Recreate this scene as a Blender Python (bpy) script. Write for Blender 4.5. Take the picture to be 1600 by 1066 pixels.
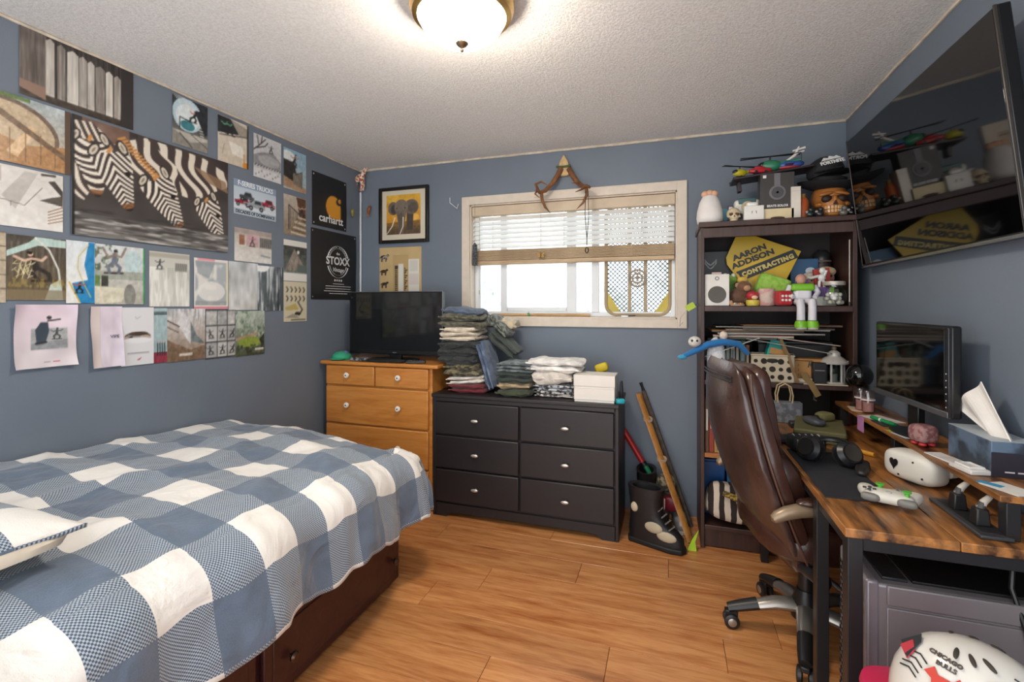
import bpy, bmesh, math, random
import numpy as np
from mathutils import Vector, Matrix, Euler, noise as mnoise
R = math.radians
rnd = random.Random(7)
scene = bpy.context.scene
COL = scene.collection
for o in list(bpy.data.objects):
    bpy.data.objects.remove(o)
# ------------------------------------------------------------------ camera
F = 742.0; CH = 1.35; YAW = R(18.3); HOR = 478.0
cam = bpy.data.cameras.new('camera'); cam.sensor_width = 36; cam.lens = F / 1600 * 36
cam.shift_y = -(533 - HOR) / 1600; cam.clip_start = .02
camo = bpy.data.objects.new('camera', cam); COL.objects.link(camo)
camo.location = (0, 0, CH); camo.rotation_euler = (R(90), 0, YAW); scene.camera = camo
# ------------------------------------------------------------------ world and light
world = bpy.data.worlds.new('world'); scene.world = world; world.use_nodes = True
world.node_tree.nodes['Background'].inputs[0].default_value = (.95, .975, 1, 1)
world.node_tree.nodes['Background'].inputs[1].default_value = 2.1
scene.view_settings.view_transform = 'Standard'; scene.view_settings.look = 'None'
scene.view_settings.gamma = 1; scene.view_settings.use_curve_mapping = False
scene.view_settings.exposure = 0.5
LAMP = 64.0        # ceiling lamp glass
# room extents (metres)
XL, XR, YB, YF, ZC = -2.363, .983, 3.25, -.42, 2.44
# photograph -> place helpers: a direction, met with a plane of the place
def ray(px, py):
    u = (px - 800) / F; v = (HOR - py) / F
    return Vector((-math.sin(YAW) + u * math.cos(YAW), math.cos(YAW) + u * math.sin(YAW), v))
def onY(px, py, Y):
    d = ray(px, py); t = Y / d.y; return Vector((d.x * t, Y, CH + d.z * t))
def onX(px, py, X):
    d = ray(px, py); t = X / d.x; return Vector((X, d.y * t, CH + d.z * t))
def onZ(px, py, Z):
    d = ray(px, py); t = (Z - CH) / d.z; return Vector((d.x * t, d.y * t, Z))
def xat(px, Y): return onY(px, 500, Y).x
# ------------------------------------------------------------------ materials
def lin(c):
    if isinstance(c, str):
        c = c.lstrip('#'); c = [int(c[i:i + 2], 16) / 255 for i in (0, 2, 4)]
    return tuple((x / 12.92 if x <= .04045 else ((x + .055) / 1.055) ** 2.4) for x in c[:3]) + (1,)
MATS = {}
def nmat(name):
    m = bpy.data.materials.new(name); m.use_nodes = True
    nt = m.node_tree; return m, nt, nt.nodes, nt.links, nt.nodes['Principled BSDF']
def mat(c, rough=.55, metal=0, var=.10, vs=9, bump=0, bs=60, trans=0, emit=0, spec=.5, coat=0, sheen=0, c2=None, cs=None, alpha=1):
    key = (c, rough, metal, var, vs, bump, bs, trans, emit, spec, coat, sheen, c2, cs, alpha)
    if key in MATS: return MATS[key]
    m, nt, N, L, p = nmat('surface_' + c.lstrip('#'))
    p.inputs['Roughness'].default_value = rough; p.inputs['Metallic'].default_value = metal
    p.inputs['Specular IOR Level'].default_value = spec
    if trans: p.inputs['Transmission Weight'].default_value = trans
    if coat: p.inputs['Coat Weight'].default_value = coat; p.inputs['Coat Roughness'].default_value = .12
    if sheen: p.inputs['Sheen Weight'].default_value = sheen
    if alpha < 1: p.inputs['Alpha'].default_value = alpha
    col = lin(c); tc = N.new('ShaderNodeTexCoord')
    nz = N.new('ShaderNodeTexNoise'); nz.inputs['Scale'].default_value = cs or vs; nz.inputs['Detail'].default_value = 4
    L.new(tc.outputs['Object'], nz.inputs['Vector'])
    if c2:
        rp = N.new('ShaderNodeValToRGB'); rp.color_ramp.elements[0].position = .44; rp.color_ramp.elements[1].position = .56
        rp.color_ramp.elements[0].color = col; rp.color_ramp.elements[1].color = lin(c2)
    else:
        rp = N.new('ShaderNodeValToRGB')
        rp.color_ramp.elements[0].position = .3; rp.color_ramp.elements[1].position = .7
        rp.color_ramp.elements[0].color = tuple(x * (1 - var) for x in col[:3]) + (1,)
        rp.color_ramp.elements[1].color = tuple(min(1, x * (1 + var)) for x in col[:3]) + (1,)
    L.new(nz.outputs['Fac'], rp.inputs['Fac']); L.new(rp.outputs[0], p.inputs['Base Color'])
    if emit:
        p.inputs['Emission Color'].default_value = col; p.inputs['Emission Strength'].default_value = emit
    if bump:
        nb = N.new('ShaderNodeTexNoise'); nb.inputs['Scale'].default_value = bs; nb.inputs['Detail'].default_value = 3
        L.new(tc.outputs['Object'], nb.inputs['Vector'])
        b = N.new('ShaderNodeBump'); b.inputs['Strength'].default_value = bump; b.inputs['Distance'].default_value = .01
        L.new(nb.outputs['Fac'], b.inputs['Height']); L.new(b.outputs[0], p.inputs['Normal'])
    MATS[key] = m; return m
def wood(c1, c2, stretch=(1, 12, 12), scale=4, rough=.4, knots=0, cknot='#4a2410', coat=0, rand=0, fine=.35):
    key = ('w', c1, c2, stretch, scale, rough, knots, cknot, coat, rand)
    if key in MATS: return MATS[key]
    m, nt, N, L, p = nmat('wood_' + c1.lstrip('#'))
    p.inputs['Roughness'].default_value = rough
    if coat: p.inputs['Coat Weight'].default_value = coat; p.inputs['Coat Roughness'].default_value = .2
    tc = N.new('ShaderNodeTexCoord'); mp = N.new('ShaderNodeMapping'); mp.inputs['Scale'].default_value = stretch
    src = tc.outputs['Object']
    if rand:
        oi = N.new('ShaderNodeObjectInfo'); ad = N.new('ShaderNodeVectorMath'); ad.operation = 'MULTIPLY_ADD'
        cm = N.new('ShaderNodeCombineXYZ'); 
        for i in range(3): L.new(oi.outputs['Random'], cm.inputs[i])
        ad.inputs[1].default_value = (37, 53, 71); L.new(cm.outputs[0], ad.inputs[0]); L.new(src, ad.inputs[2]); src = ad.outputs[0]
    L.new(src, mp.inputs['Vector'])
    n1 = N.new('ShaderNodeTexNoise'); n1.inputs['Scale'].default_value = scale; n1.inputs['Detail'].default_value = 6; n1.inputs['Distortion'].default_value = .6
    n2 = N.new('ShaderNodeTexNoise'); n2.inputs['Scale'].default_value = scale * 5; n2.inputs['Detail'].default_value = 5
    L.new(mp.outputs[0], n1.inputs['Vector']); L.new(mp.outputs[0], n2.inputs['Vector'])
    mx = N.new('ShaderNodeMath'); mx.operation = 'MULTIPLY_ADD'; mx.inputs[1].default_value = fine
    L.new(n2.outputs['Fac'], mx.inputs[0]); L.new(n1.outputs['Fac'], mx.inputs[2])
    rp = N.new('ShaderNodeValToRGB'); rp.color_ramp.elements[0].position = .45; rp.color_ramp.elements[1].position = .9
    rp.color_ramp.elements[0].color = lin(c1); rp.color_ramp.elements[1].color = lin(c2)
    L.new(mx.outputs[0], rp.inputs['Fac']); out = rp.outputs[0]
    if rand:
        hs = N.new('ShaderNodeHueSaturation'); mr = N.new('ShaderNodeMapRange'); mr.inputs[3].default_value = 1 - rand; mr.inputs[4].default_value = 1 + rand
        L.new(oi.outputs['Random'], mr.inputs[0]); L.new(mr.outputs[0], hs.inputs['Value']); L.new(out, hs.inputs['Color']); out = hs.outputs[0]
    if knots:
        mk = N.new('ShaderNodeMapping'); mk.inputs['Scale'].default_value = tuple((s / max(stretch) * 2.2 if s == min(stretch) else 1) * knots for s in stretch)
        L.new(src, mk.inputs['Vector'])
        vo = N.new('ShaderNodeTexVoronoi'); vo.inputs['Scale'].default_value = 1; L.new(mk.outputs[0], vo.inputs['Vector'])
        kr = N.new('ShaderNodeValToRGB'); kr.color_ramp.elements[0].position = .02; kr.color_ramp.elements[1].position = .13
        kr.color_ramp.elements[0].color = (1, 1, 1, 1); kr.color_ramp.elements[1].color = (0, 0, 0, 1)
        L.new(vo.outputs['Distance'], kr.inputs['Fac'])
        mm = N.new('ShaderNodeMix'); mm.data_type = 'RGBA'; L.new(kr.outputs[0], mm.inputs['Factor'])
        L.new(out, mm.inputs['A']); mm.inputs['B'].default_value = lin(cknot); out = mm.outputs['Result']
    L.new(out, p.inputs['Base Color'])
    b = N.new('ShaderNodeBump'); b.inputs['Strength'].default_value = .08; b.inputs['Distance'].default_value = .01
    L.new(mx.outputs[0], b.inputs['Height']); L.new(b.outputs[0], p.inputs['Normal'])
    MATS[key] = m; return m
def print_mat(rough=.32):
    key = ('print', rough)
    if key in MATS: return MATS[key]
    m, nt, N, L, p = nmat('printed_paper'); p.inputs['Roughness'].default_value = rough
    a = N.new('ShaderNodeVertexColor'); a.layer_name = 'Col'; L.new(a.outputs[0], p.inputs['Base Color'])
    MATS[key] = m; return m
def glass_mat(tint='#ffffff', gloss=.08):
    key = ('glass', tint, gloss)
    if key in MATS: return MATS[key]
    m, nt, N, L, p = nmat('clear_glass'); N.remove(p)
    tr = N.new('ShaderNodeBsdfTransparent'); tr.inputs[0].default_value = lin(tint)
    gl = N.new('ShaderNodeBsdfGlossy'); gl.inputs['Roughness'].default_value = .03
    mx = N.new('ShaderNodeMixShader'); mx.inputs[0].default_value = gloss
    L.new(tr.outputs[0], mx.inputs[1]); L.new(gl.outputs[0], mx.inputs[2]); L.new(mx.outputs[0], N['Material Output'].inputs[0])
    MATS[key] = m; return m
# ------------------------------------------------------------------ mesh builder
def rotm(r): return Euler(r).to_matrix() if r else Matrix.Identity(3)
class MB:
    def __init__(s): s.v = []; s.f = []
    def add(s, vs, fs):
        k = len(s.v); s.v += [tuple(x) for x in vs]; s.f += [tuple(i + k for i in f) for f in fs]; return s
    def box(s, c, d, rot=None, taper=1.0, tx=None):
        m = rotm(rot); c = Vector(c); vs = []
        for z in (-1, 1):
            k = taper if z > 0 else 1; kx = (tx if tx is not None else taper) if z > 0 else 1
            for x, y in ((-1, -1), (1, -1), (1, 1), (-1, 1)):
                vs.append(c + m @ Vector((x * d[0] / 2 * kx, y * d[1] / 2 * k, z * d[2] / 2)))
        return s.add(vs, [(3, 2, 1, 0), (4, 5, 6, 7), (0, 1, 5, 4), (1, 2, 6, 5), (2, 3, 7, 6), (3, 0, 4, 7)])
    def tube(s, pts, r, n=8, closed=False, caps=True, flat=None):
        pts = [Vector(p) for p in pts]; m = len(pts); rs = r if isinstance(r, (list, tuple)) else [r] * m
        vs = []; up = None
        for i, p in enumerate(pts):
            a = pts[(i - 1) % m] if (closed or i > 0) else p; b = pts[(i + 1) % m] if (closed or i < m - 1) else p
            t = (b - a); t = t.normalized() if t.length > 1e-9 else Vector((0, 0, 1))
            if up is None: up = Vector((0, 0, 1)) if abs(t.z) < .9 else Vector((1, 0, 0))
            x = t.cross(up); x = x.normalized() if x.length > 1e-6 else t.orthogonal().normalized()
            y = x.cross(t).normalized(); up = y
            for k in range(n):
                q = 2 * math.pi * k / n
                vs.append(p + x * math.cos(q) * rs[i] + y * math.sin(q) * rs[i] * (flat or 1))
        fs = []
        for i in range(m if closed else m - 1):
            j = (i + 1) % m
            for k in range(n):
                l = (k + 1) % n; fs.append((i * n + k, i * n + l, j * n + l, j * n + k))
        if caps and not closed:
            fs.append(tuple(reversed(range(n)))); fs.append(tuple((m - 1) * n + k for k in range(n)))
        return s.add(vs, fs)
    def cyl(s, p0, p1, r0, r1=None, n=16): return s.tube([p0, p1], [r0, r0 if r1 is None else r1], n)
    def lathe(s, prof, n=24, c=(0, 0, 0), rot=None, sx=1, sy=1, caps=True):
        m = rotm(rot); c = Vector(c); vs = []; fs = []
        for r, z in prof:
            for k in range(n):
                q = 2 * math.pi * k / n; vs.append(c + m @ Vector((r * math.cos(q) * sx, r * math.sin(q) * sy, z)))
        for i in range(len(prof) - 1):
            for k in range(n):
                l = (k + 1) % n; fs.append((i * n + k, i * n + l, (i + 1) * n + l, (i + 1) * n + k))
        if caps and prof[0][0] > 1e-6: fs.append(tuple(reversed(range(n))))
        if caps and prof[-1][0] > 1e-6: fs.append(tuple((len(prof) - 1) * n + k for k in range(n)))
        return s.add(vs, fs)
    def ell(s, c, r, e=(1, 1), nu=18, nv=10, rot=None, nz=0, ns=8, seed=0):
        m = rotm(rot); c = Vector(c); vs = []; fs = []
        def sp(x, p): return math.copysign(abs(x) ** p, x)
        for i in range(nv + 1):
            a = -math.pi / 2 + math.pi * i / nv
            for k in range(nu):
                b = 2 * math.pi * k / nu
                q = Vector((sp(math.cos(a), e[0]) * sp(math.cos(b), e[1]) * r[0], sp(math.cos(a), e[0]) * sp(math.sin(b), e[1]) * r[1], sp(math.sin(a), e[0]) * r[2]))
                if nz: q += mnoise.noise_vector(q * ns + Vector((seed * 3.7, seed, 0))) * nz
                vs.append(c + m @ q)
        for i in range(nv):
            for k in range(nu):
                l = (k + 1) % nu; fs.append((i * nu + k, i * nu + l, (i + 1) * nu + l, (i + 1) * nu + k))
        return s.add(vs, fs)
    def prism(s, poly, h, c=(0, 0, 0), rot=None):
        # polygon in local xy, extruded h along local z
        m = rotm(rot); c = Vector(c); n = len(poly)
        vs = [c + m @ Vector((x, y, 0)) for x, y in poly] + [c + m @ Vector((x, y, h)) for x, y in poly]
        return s.add(vs, [tuple(reversed(range(n))), tuple(range(n, 2 * n))] + [(i, (i + 1) % n, n + (i + 1) % n, n + i) for i in range(n)])
    def grid(s, fn, nu, nv):
        vs = [fn(i / nu, j / nv) for j in range(nv + 1) for i in range(nu + 1)]
        return s.add(vs, [(j * (nu + 1) + i, j * (nu + 1) + i + 1, (j + 1) * (nu + 1) + i + 1, (j + 1) * (nu + 1) + i) for j in range(nv) for i in range(nu)])
    def build(s, name, m, parent=None, bevel=0, loc=None, rz=0, rot=None, smooth=40, solid=0, subd=0, seg=2):
        me = bpy.data.meshes.new(name); me.from_pydata(s.v, [], s.f); me.validate(); me.update()
        bm = bmesh.new(); bm.from_mesh(me); bmesh.ops.remove_doubles(bm, verts=bm.verts, dist=1e-5)
        bmesh.ops.recalc_face_normals(bm, faces=bm.faces); bm.to_mesh(me); bm.free()
        if smooth:
            for q in me.polygons: q.use_smooth = True
            me.set_sharp_from_angle(angle=R(smooth))
        me.materials.append(m)
        o = bpy.data.objects.new(name, me); COL.objects.link(o); o.parent = parent
        if loc is not None: o.location = loc
        if rot: o.rotation_euler = rot
        elif rz: o.rotation_euler = (0, 0, rz)
        if solid:
            k = o.modifiers.new('thickness', 'SOLIDIFY'); k.thickness = solid; k.offset = 0
        if bevel:
            k = o.modifiers.new('bevel', 'BEVEL'); k.width = bevel; k.segments = seg; k.limit_method = 'ANGLE'; k.angle_limit = R(35)
        if subd:
            k = o.modifiers.new('smooth', 'SUBSURF'); k.levels = subd; k.render_levels = subd
        return o
def tag(o, label, cat, group=None):
    o['label'] = label; o['category'] = cat
    if group: o['group'] = group
    return o
def thing(name, label, cat, loc=(0, 0, 0), rz=0, group=None, rot=None):
    o = bpy.data.objects.new(name, None); COL.objects.link(o); o.location = loc
    o.rotation_euler = rot or (0, 0, rz); o.empty_display_size = .05
    return tag(o, label, cat, group)
def struct(o): o['kind'] = 'structure'; return o
def copy_part(o, parent, loc=None):
    c = o.copy(); COL.objects.link(c); c.parent = parent
    if loc is not None: c.location = loc
    return c
def box(name, c, d, m, parent=None, bevel=.003, rot=None, **k): return MB().box((0, 0, 0), d).build(name, m, parent, bevel, loc=c, rot=rot, **k)
FONT = {}
def text(s, size, m, parent, loc, rot=(R(90), 0, 0), ext=.0006, name='lettering', bold=0, shear=0, sx=1, space=1):
    cu = bpy.data.curves.new('txt', 'FONT'); cu.body = s; cu.size = size; cu.align_x = 'CENTER'; cu.align_y = 'CENTER'
    cu.extrude = ext; cu.offset = bold; cu.shear = shear; cu.resolution_u = 3; cu.space_character = space
    t = bpy.data.objects.new('txt', cu); COL.objects.link(t)
    me = bpy.data.meshes.new_from_object(t.evaluated_get(bpy.context.evaluated_depsgraph_get()))
    bpy.data.objects.remove(t); bpy.data.curves.remove(cu)
    me.materials.clear(); me.materials.append(m); me.name = name
    o = bpy.data.objects.new(name, me); COL.objects.link(o); o.parent = parent; o.location = loc; o.rotation_euler = rot; o.scale = (sx, 1, 1)
    return o
# ================================================================== THE ROOM
WALL = mat('#717b88', .55, var=.05, vs=3, bump=.05, bs=120, spec=.35)
def ceiling_mat():
    m, nt, N, L, p = nmat('popcorn_ceiling'); p.inputs['Roughness'].default_value = .9
    tc = N.new('ShaderNodeTexCoord'); v = N.new('ShaderNodeTexNoise'); v.inputs['Scale'].default_value = 95; v.inputs['Detail'].default_value = 5; v.inputs['Roughness'].default_value = .7
    L.new(tc.outputs['Object'], v.inputs['Vector'])
    r = N.new('ShaderNodeValToRGB'); r.color_ramp.elements[0].position = .35; r.color_ramp.elements[1].position = .6
    r.color_ramp.elements[0].color = lin('#e3e2e0'); r.color_ramp.elements[1].color = lin('#f6f5f3')
    L.new(v.outputs['Fac'], r.inputs['Fac']); L.new(r.outputs[0], p.inputs['Base Color'])
    b = N.new('ShaderNodeBump'); b.inputs['Strength'].default_value = .6; b.inputs['Distance'].default_value = .012
    L.new(v.outputs['Fac'], b.inputs['Height']); L.new(b.outputs[0], p.inputs['Normal']); return m
WHITE = mat('#ded8cf', .5, var=.03)
TRIMW = mat('#d6cabb', .5, var=.05, vs=20)
def solid_wall(name, c, d, m): return struct(box(name, c, d, m, bevel=0))
solid_wall('wall_left', (XL - .05, (YB + YF) / 2, ZC / 2), (.1, YB - YF + .2, ZC + .1), WALL)
solid_wall('wall_right', (XR + .05, (YB + YF) / 2, ZC / 2), (.1, YB - YF + .2, ZC + .1), WALL)
solid_wall('ceiling', ((XL + XR) / 2, (YB + YF) / 2, ZC + .05), (XR - XL + .2, YB - YF + .2, .1), ceiling_mat())
# window opening
WX0, WX1, WZ0, WZ1 = -1.405, .052, 1.262, 2.098
def wall_with_hole(name, y0, y1, x0, x1, hx0, hx1, hz0, hz1, m):
    b = MB(); ym = (y0 + y1) / 2; dy = y1 - y0
    b.box(((x0 + hx0) / 2, ym, ZC / 2), (hx0 - x0, dy, ZC)); b.box(((hx1 + x1) / 2, ym, ZC / 2), (x1 - hx1, dy, ZC))
    b.box(((hx0 + hx1) / 2, ym, (hz1 + ZC) / 2), (hx1 - hx0, dy, ZC - hz1))
    if hz0 > 0: b.box(((hx0 + hx1) / 2, ym, hz0 / 2), (hx1 - hx0, dy, hz0))
    return struct(b.build(name, m, smooth=0))
wall_with_hole('wall_back', YB, YB + .13, XL, XR, WX0, WX1, WZ0, WZ1, WALL)
# floor of laminate planks
flo = struct(box('floor', ((XL + XR) / 2, (YB + YF) / 2, -.035), (XR - XL + .2, YB - YF + .2, .05), mat('#3a2312', .8), bevel=0))
PL = wood('#a05c2e', '#d0935c', (1.1, 10, 10), 2.4, .26, knots=3.6, cknot='#6b3817', rand=.10, fine=.5)
pw, plen = .192, 1.285
pm = {}
def plank(x0, x1, y):
    w = round(x1 - x0, 3)
    if w not in pm:
        o = MB().box((0, 0, 0), (w - .0016, pw - .0016, .01)).build('plank', PL, flo, .0012, smooth=0, seg=1); pm[w] = o
    else: o = copy_part(pm[w], flo)
    o.location = Vector(((x0 + x1) / 2, y, -.005)) - flo.location
row = 0; y = YB - pw / 2
while y > YF - .1:
    off = [0, .43, .86, .21, .64, 1.07][row % 6]
    x = XL - off
    while x < XR:
        a, b_ = max(x, XL), min(x + plen, XR)
        if b_ - a > .02: plank(a, b_, y)
        x += plen
    y -= pw; row += 1
# thin painted beads where the walls meet the ceiling
BEAD = mat('#cfc3b2', .7, var=.25, vs=14, c2=None)
def bead(name, a, b, r=.006, n=40, sag=.004, m=BEAD):
    a = Vector(a); b = Vector(b)
    pts = [a.lerp(b, i / n) + mnoise.noise_vector(Vector((i * .7, len(name), r * 900))) * sag for i in range(n + 1)]
    return struct(MB().tube(pts, r, 6).build(name, m))
bead('trim_1', (XL, YB - .004, ZC - .006), (XR, YB - .004, ZC - .006), .009, sag=.003)
bead('trim_2', (XL + .004, YF, ZC - .006), (XL + .004, YB, ZC - .006), .007)
bead('trim_3', (XR - .004, YF, ZC - .006), (XR - .004, YB, ZC - .006), .007)
bead('trim_4', (XL + .012, YB - .012, 1.36), (XL + .012, YB - .012, 2.26), .009, sag=.001, m=mat('#c9ccd2', .45))
# ------------------------------------------------------------------ window
win = bpy.data.objects.new('window_1', None); COL.objects.link(win); struct(win); win.location = (0, YB, 0)
cw = .058
def wpart(name, x0, x1, z0, z1, y0, y1, m, parent=win, bevel=.004):
    return box(name, ((x0 + x1) / 2, (y0 + y1) / 2, (z0 + z1) / 2), (x1 - x0, y1 - y0, z1 - z0), m, parent, bevel)
for n_, a in (('casing', (WX0 - cw, WX0 + .004, WZ0 - cw, WZ1 + cw)), ('casing', (WX1 - .004, WX1 + cw, WZ0 - cw, WZ1 + cw)),
              ('casing', (WX0, WX1, WZ1 - .004, WZ1 + cw)), ('sill', (WX0, WX1, WZ0 - cw, WZ0 + .003))):
    wpart(n_, *a, -.02, .002, TRIMW)
for a in ((WX0, WX0 + .012, WZ0, WZ1), (WX1 - .012, WX1, WZ0, WZ1), (WX0, WX1, WZ1 - .012, WZ1), (WX0, WX1, WZ0, WZ0 + .012)):
    wpart('jamb', *a, 0, .125, TRIMW, bevel=0)
VIN = mat('#e3e8ec', .35, var=.02)
gx0, gx1, gz0, gz1 = WX0 + .012, WX1 - .012, WZ0 + .012, WZ1 - .012
for a in ((gx0, gx0 + .045, gz0, gz1), (gx1 - .03, gx1, gz0, gz1), (gx0 + .0455, gx1 - .0305, gz1 - .03, gz1), (gx0 + .0455, gx1 - .0305, gz0, gz0 + .035)):
    wpart('vinyl_frame', *a, .07, .12, VIN)
xm = xat(930, YB + .09)
wpart('meeting_stile', xm - .02, xm + .03, gz0 + .03, gz1 - .03, .06, .11, VIN)
for p0, p1 in ((783, 793), (886, 901)):
    wpart('sash_stile', xat(p0, YB + .09), xat(p1, YB + .09), gz0 + .03, gz1 - .03, .075, .115, VIN)
wpart('sash_rail', xat(793.3, YB + .09), xat(885.5, YB + .09), gz0 + .0355, gz0 + .065, .079, .111, VIN)
GL = glass_mat('#f4f8fa', .06)
for a, b_ in ((gx0 + .03, xat(787, YB + .09)), (xat(789, YB + .09), xat(890, YB + .09)), (xat(897, YB + .09), xm), (xm, gx1 - .02)):
    wpart('pane', a, b_, gz0 + .02, gz1 - .02, .092, .097, GL, bevel=0)
# ground, fence and pale bushes outdoors
og = struct(box('ground_outside', (-.6, 8.4, .15), (16, 10.0, .1), mat('#e6e8e6', .9, var=.05), bevel=0))
def bush(c, r, seed, label):
    g = random.Random(seed); b = MB()
    for i in range(900):
        d = Vector((g.gauss(0, 1), g.gauss(0, 1), g.gauss(0, 1))).normalized() * g.uniform(.55, 1)
        q = Vector((d.x * r[0], d.y * r[1], d.z * r[2])); s = g.uniform(.04, .08)
        u = Vector((g.gauss(0, 1), g.gauss(0, 1), g.gauss(0, 1))).normalized(); w = u.orthogonal().normalized()
        b.add([q - u * s, q + w * s * .45, q + u * s, q - w * s * .45], [(0, 1, 2, 3)])
    t = thing('bush', label, 'bush', (c[0], c[1], .2), group='bushes outside the window')
    b.build('foliage', mat('#e2e6e0', .8, var=.12), t, loc=(0, 0, c[2]), smooth=0)
    MB().cyl((0, 0, 0), (0, 0, c[2]), .05, .03, 8).build('stem', mat('#8b8378', .8), t)
bush((-3.0, 6.4, 1.3), (.7, .5, .6), 1, 'pale bush seen through the left end of the window')
bush((-1.2, 7.4, 1.1), (.8, .5, .45), 2, 'pale low bush seen through the middle of the window')
bush((.6, 6.2, 1.5), (.8, .5, .7), 3, 'pale bush seen through the mesh panel in the window')
# ================================================================== PRINTS (drawn by code, kept as vertex colours)
def srgb(c):
    if isinstance(c, str):
        c = c.lstrip('#'); c = [int(c[i:i + 2], 16) / 255 for i in (0, 2, 4)]
    return np.array(c[:3], float)
def vnoise(x, y, seed=0):
    xi = np.floor(x).astype(int); yi = np.floor(y).astype(int); fx = x - xi; fy = y - yi
    def h(a, b):
        n = (a * 374761393 + b * 668265263 + seed * 144269504) & 0xffffffff
        n = ((n ^ (n >> 13)) * 1274126177) & 0xffffffff
        return ((n ^ (n >> 16)) & 0xffff) / 65535.
    fx = fx * fx * (3 - 2 * fx); fy = fy * fy * (3 - 2 * fy)
    return (h(xi, yi) * (1 - fx) + h(xi + 1, yi) * fx) * (1 - fy) + (h(xi, yi + 1) * (1 - fx) + h(xi + 1, yi + 1) * fx) * fy
class Pic:
    def __init__(s, nw, nh, asp, base='#ffffff'):
        s.nw, s.nh = nw, nh
        s.S, s.T = np.meshgrid(np.linspace(0, 1, nw + 1), np.linspace(0, 1, nh + 1))
        s.asp = asp; s.c = np.ones((nh + 1, nw + 1, 3)) * srgb(base)
    def fill(s, m, col, a=1.0):
        m = (m.astype(float) * a)[..., None]; s.c = s.c * (1 - m) + (srgb(col) if not isinstance(col, np.ndarray) or col.ndim == 1 else col) * m; return s
    def rect(s, x0, y0, x1, y1, col, a=1): return s.fill((s.S >= x0) & (s.S <= x1) & (s.T >= y0) & (s.T <= y1), col, a)
    def emask(s, cx, cy, rx, ry, ang=0):
        dx = s.S - cx; dy = (s.T - cy); c, n = math.cos(ang), math.sin(ang)
        u = (dx * c + dy / s.asp * n); v = (-dx * n + dy / s.asp * c) * s.asp
        return (u / rx) ** 2 + (v / ry) ** 2
    def ell(s, cx, cy, rx, ry, col, a=1, ang=0): return s.fill(s.emask(cx, cy, rx, ry, ang) <= 1, col, a)
    def pmask(s, pts):
        m = np.zeros(s.S.shape, bool); n = len(pts)
        for i in range(n):
            x0, y0 = pts[i]; x1, y1 = pts[(i + 1) % n]
            if y0 == y1: continue
            c = ((s.T >= min(y0, y1)) & (s.T < max(y0, y1))) & (s.S < x0 + (s.T - y0) * (x1 - x0) / (y1 - y0)); m ^= c
        return m
    def poly(s, pts, col, a=1): return s.fill(s.pmask(pts), col, a)
    def line(s, pts, w, col, a=1):
        for (x0, y0), (x1, y1) in zip(pts[:-1], pts[1:]):
            k = 1 / s.asp; dx, dy = x1 - x0, (y1 - y0) * k; l2 = dx * dx + dy * dy + 1e-12
            t = np.clip(((s.S - x0) * dx + (s.T - y0) * k * dy) / l2, 0, 1)
            d = np.hypot(s.S - x0 - t * dx, (s.T - y0) * k - t * dy); s.fill(np.clip((w - d) / w * 2.5, 0, 1), col, a)
        return s
    def grad(s, top, bot, y0=0, y1=1, a=1):
        k = np.clip((s.T - y0) / (y1 - y0), 0, 1)[..., None]
        return s.fill((s.T >= y0) & (s.T <= y1), srgb(bot) * (1 - k) + srgb(top) * k, a)
    def noise(s, sx, sy, amt, seed=0, mask=None, col=None):
        n = vnoise(s.S * sx, s.T * sy, seed) * .6 + vnoise(s.S * sx * 2.3, s.T * sy * 2.3, seed + 5) * .4
        if col is not None: return s.fill(np.clip((n - .5) * 6, 0, 1) * (1 if mask is None else mask), col, amt)
        k = ((n - .5) * 2 * amt)[..., None]; m = 1 if mask is None else mask.astype(float)[..., None]
        s.c = np.clip(s.c + k * m, 0, 1); return s
    def skater(s, x, y, h, col='#2a2a2e', skin='#b58a6c', board='#3a2c22', lean=0, arms=1):
        # small figure riding a board: limbs drawn as thick strokes
        k = h / s.asp
        def q(a, b): return (x + (a + lean * b) * k, y + b * h)
        w = .055 * k
        s.line([q(-.32, 0), q(.32, .03)], w * .7, board)
        s.line([q(-.16, .03), q(-.2, .25), q(-.02, .42)], w * 1.3, col); s.line([q(.16, .04), q(.22, .24), q(.02, .42)], w * 1.3, col)
        s.line([q(0, .42), q(.04, .72)], w * 2, col)
        s.line([q(.04, .7), q(.26, .66), q(.42, .78 * arms)], w * .9, skin); s.line([q(.02, .7), q(-.2, .62), q(-.38, .74 * arms)], w * .9, skin)
        s.ell(*q(.06, .84), .07 * k, .075 * h, skin); s.ell(*q(.06, .88), .07 * k, .05 * h, '#22201f'); return s
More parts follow.
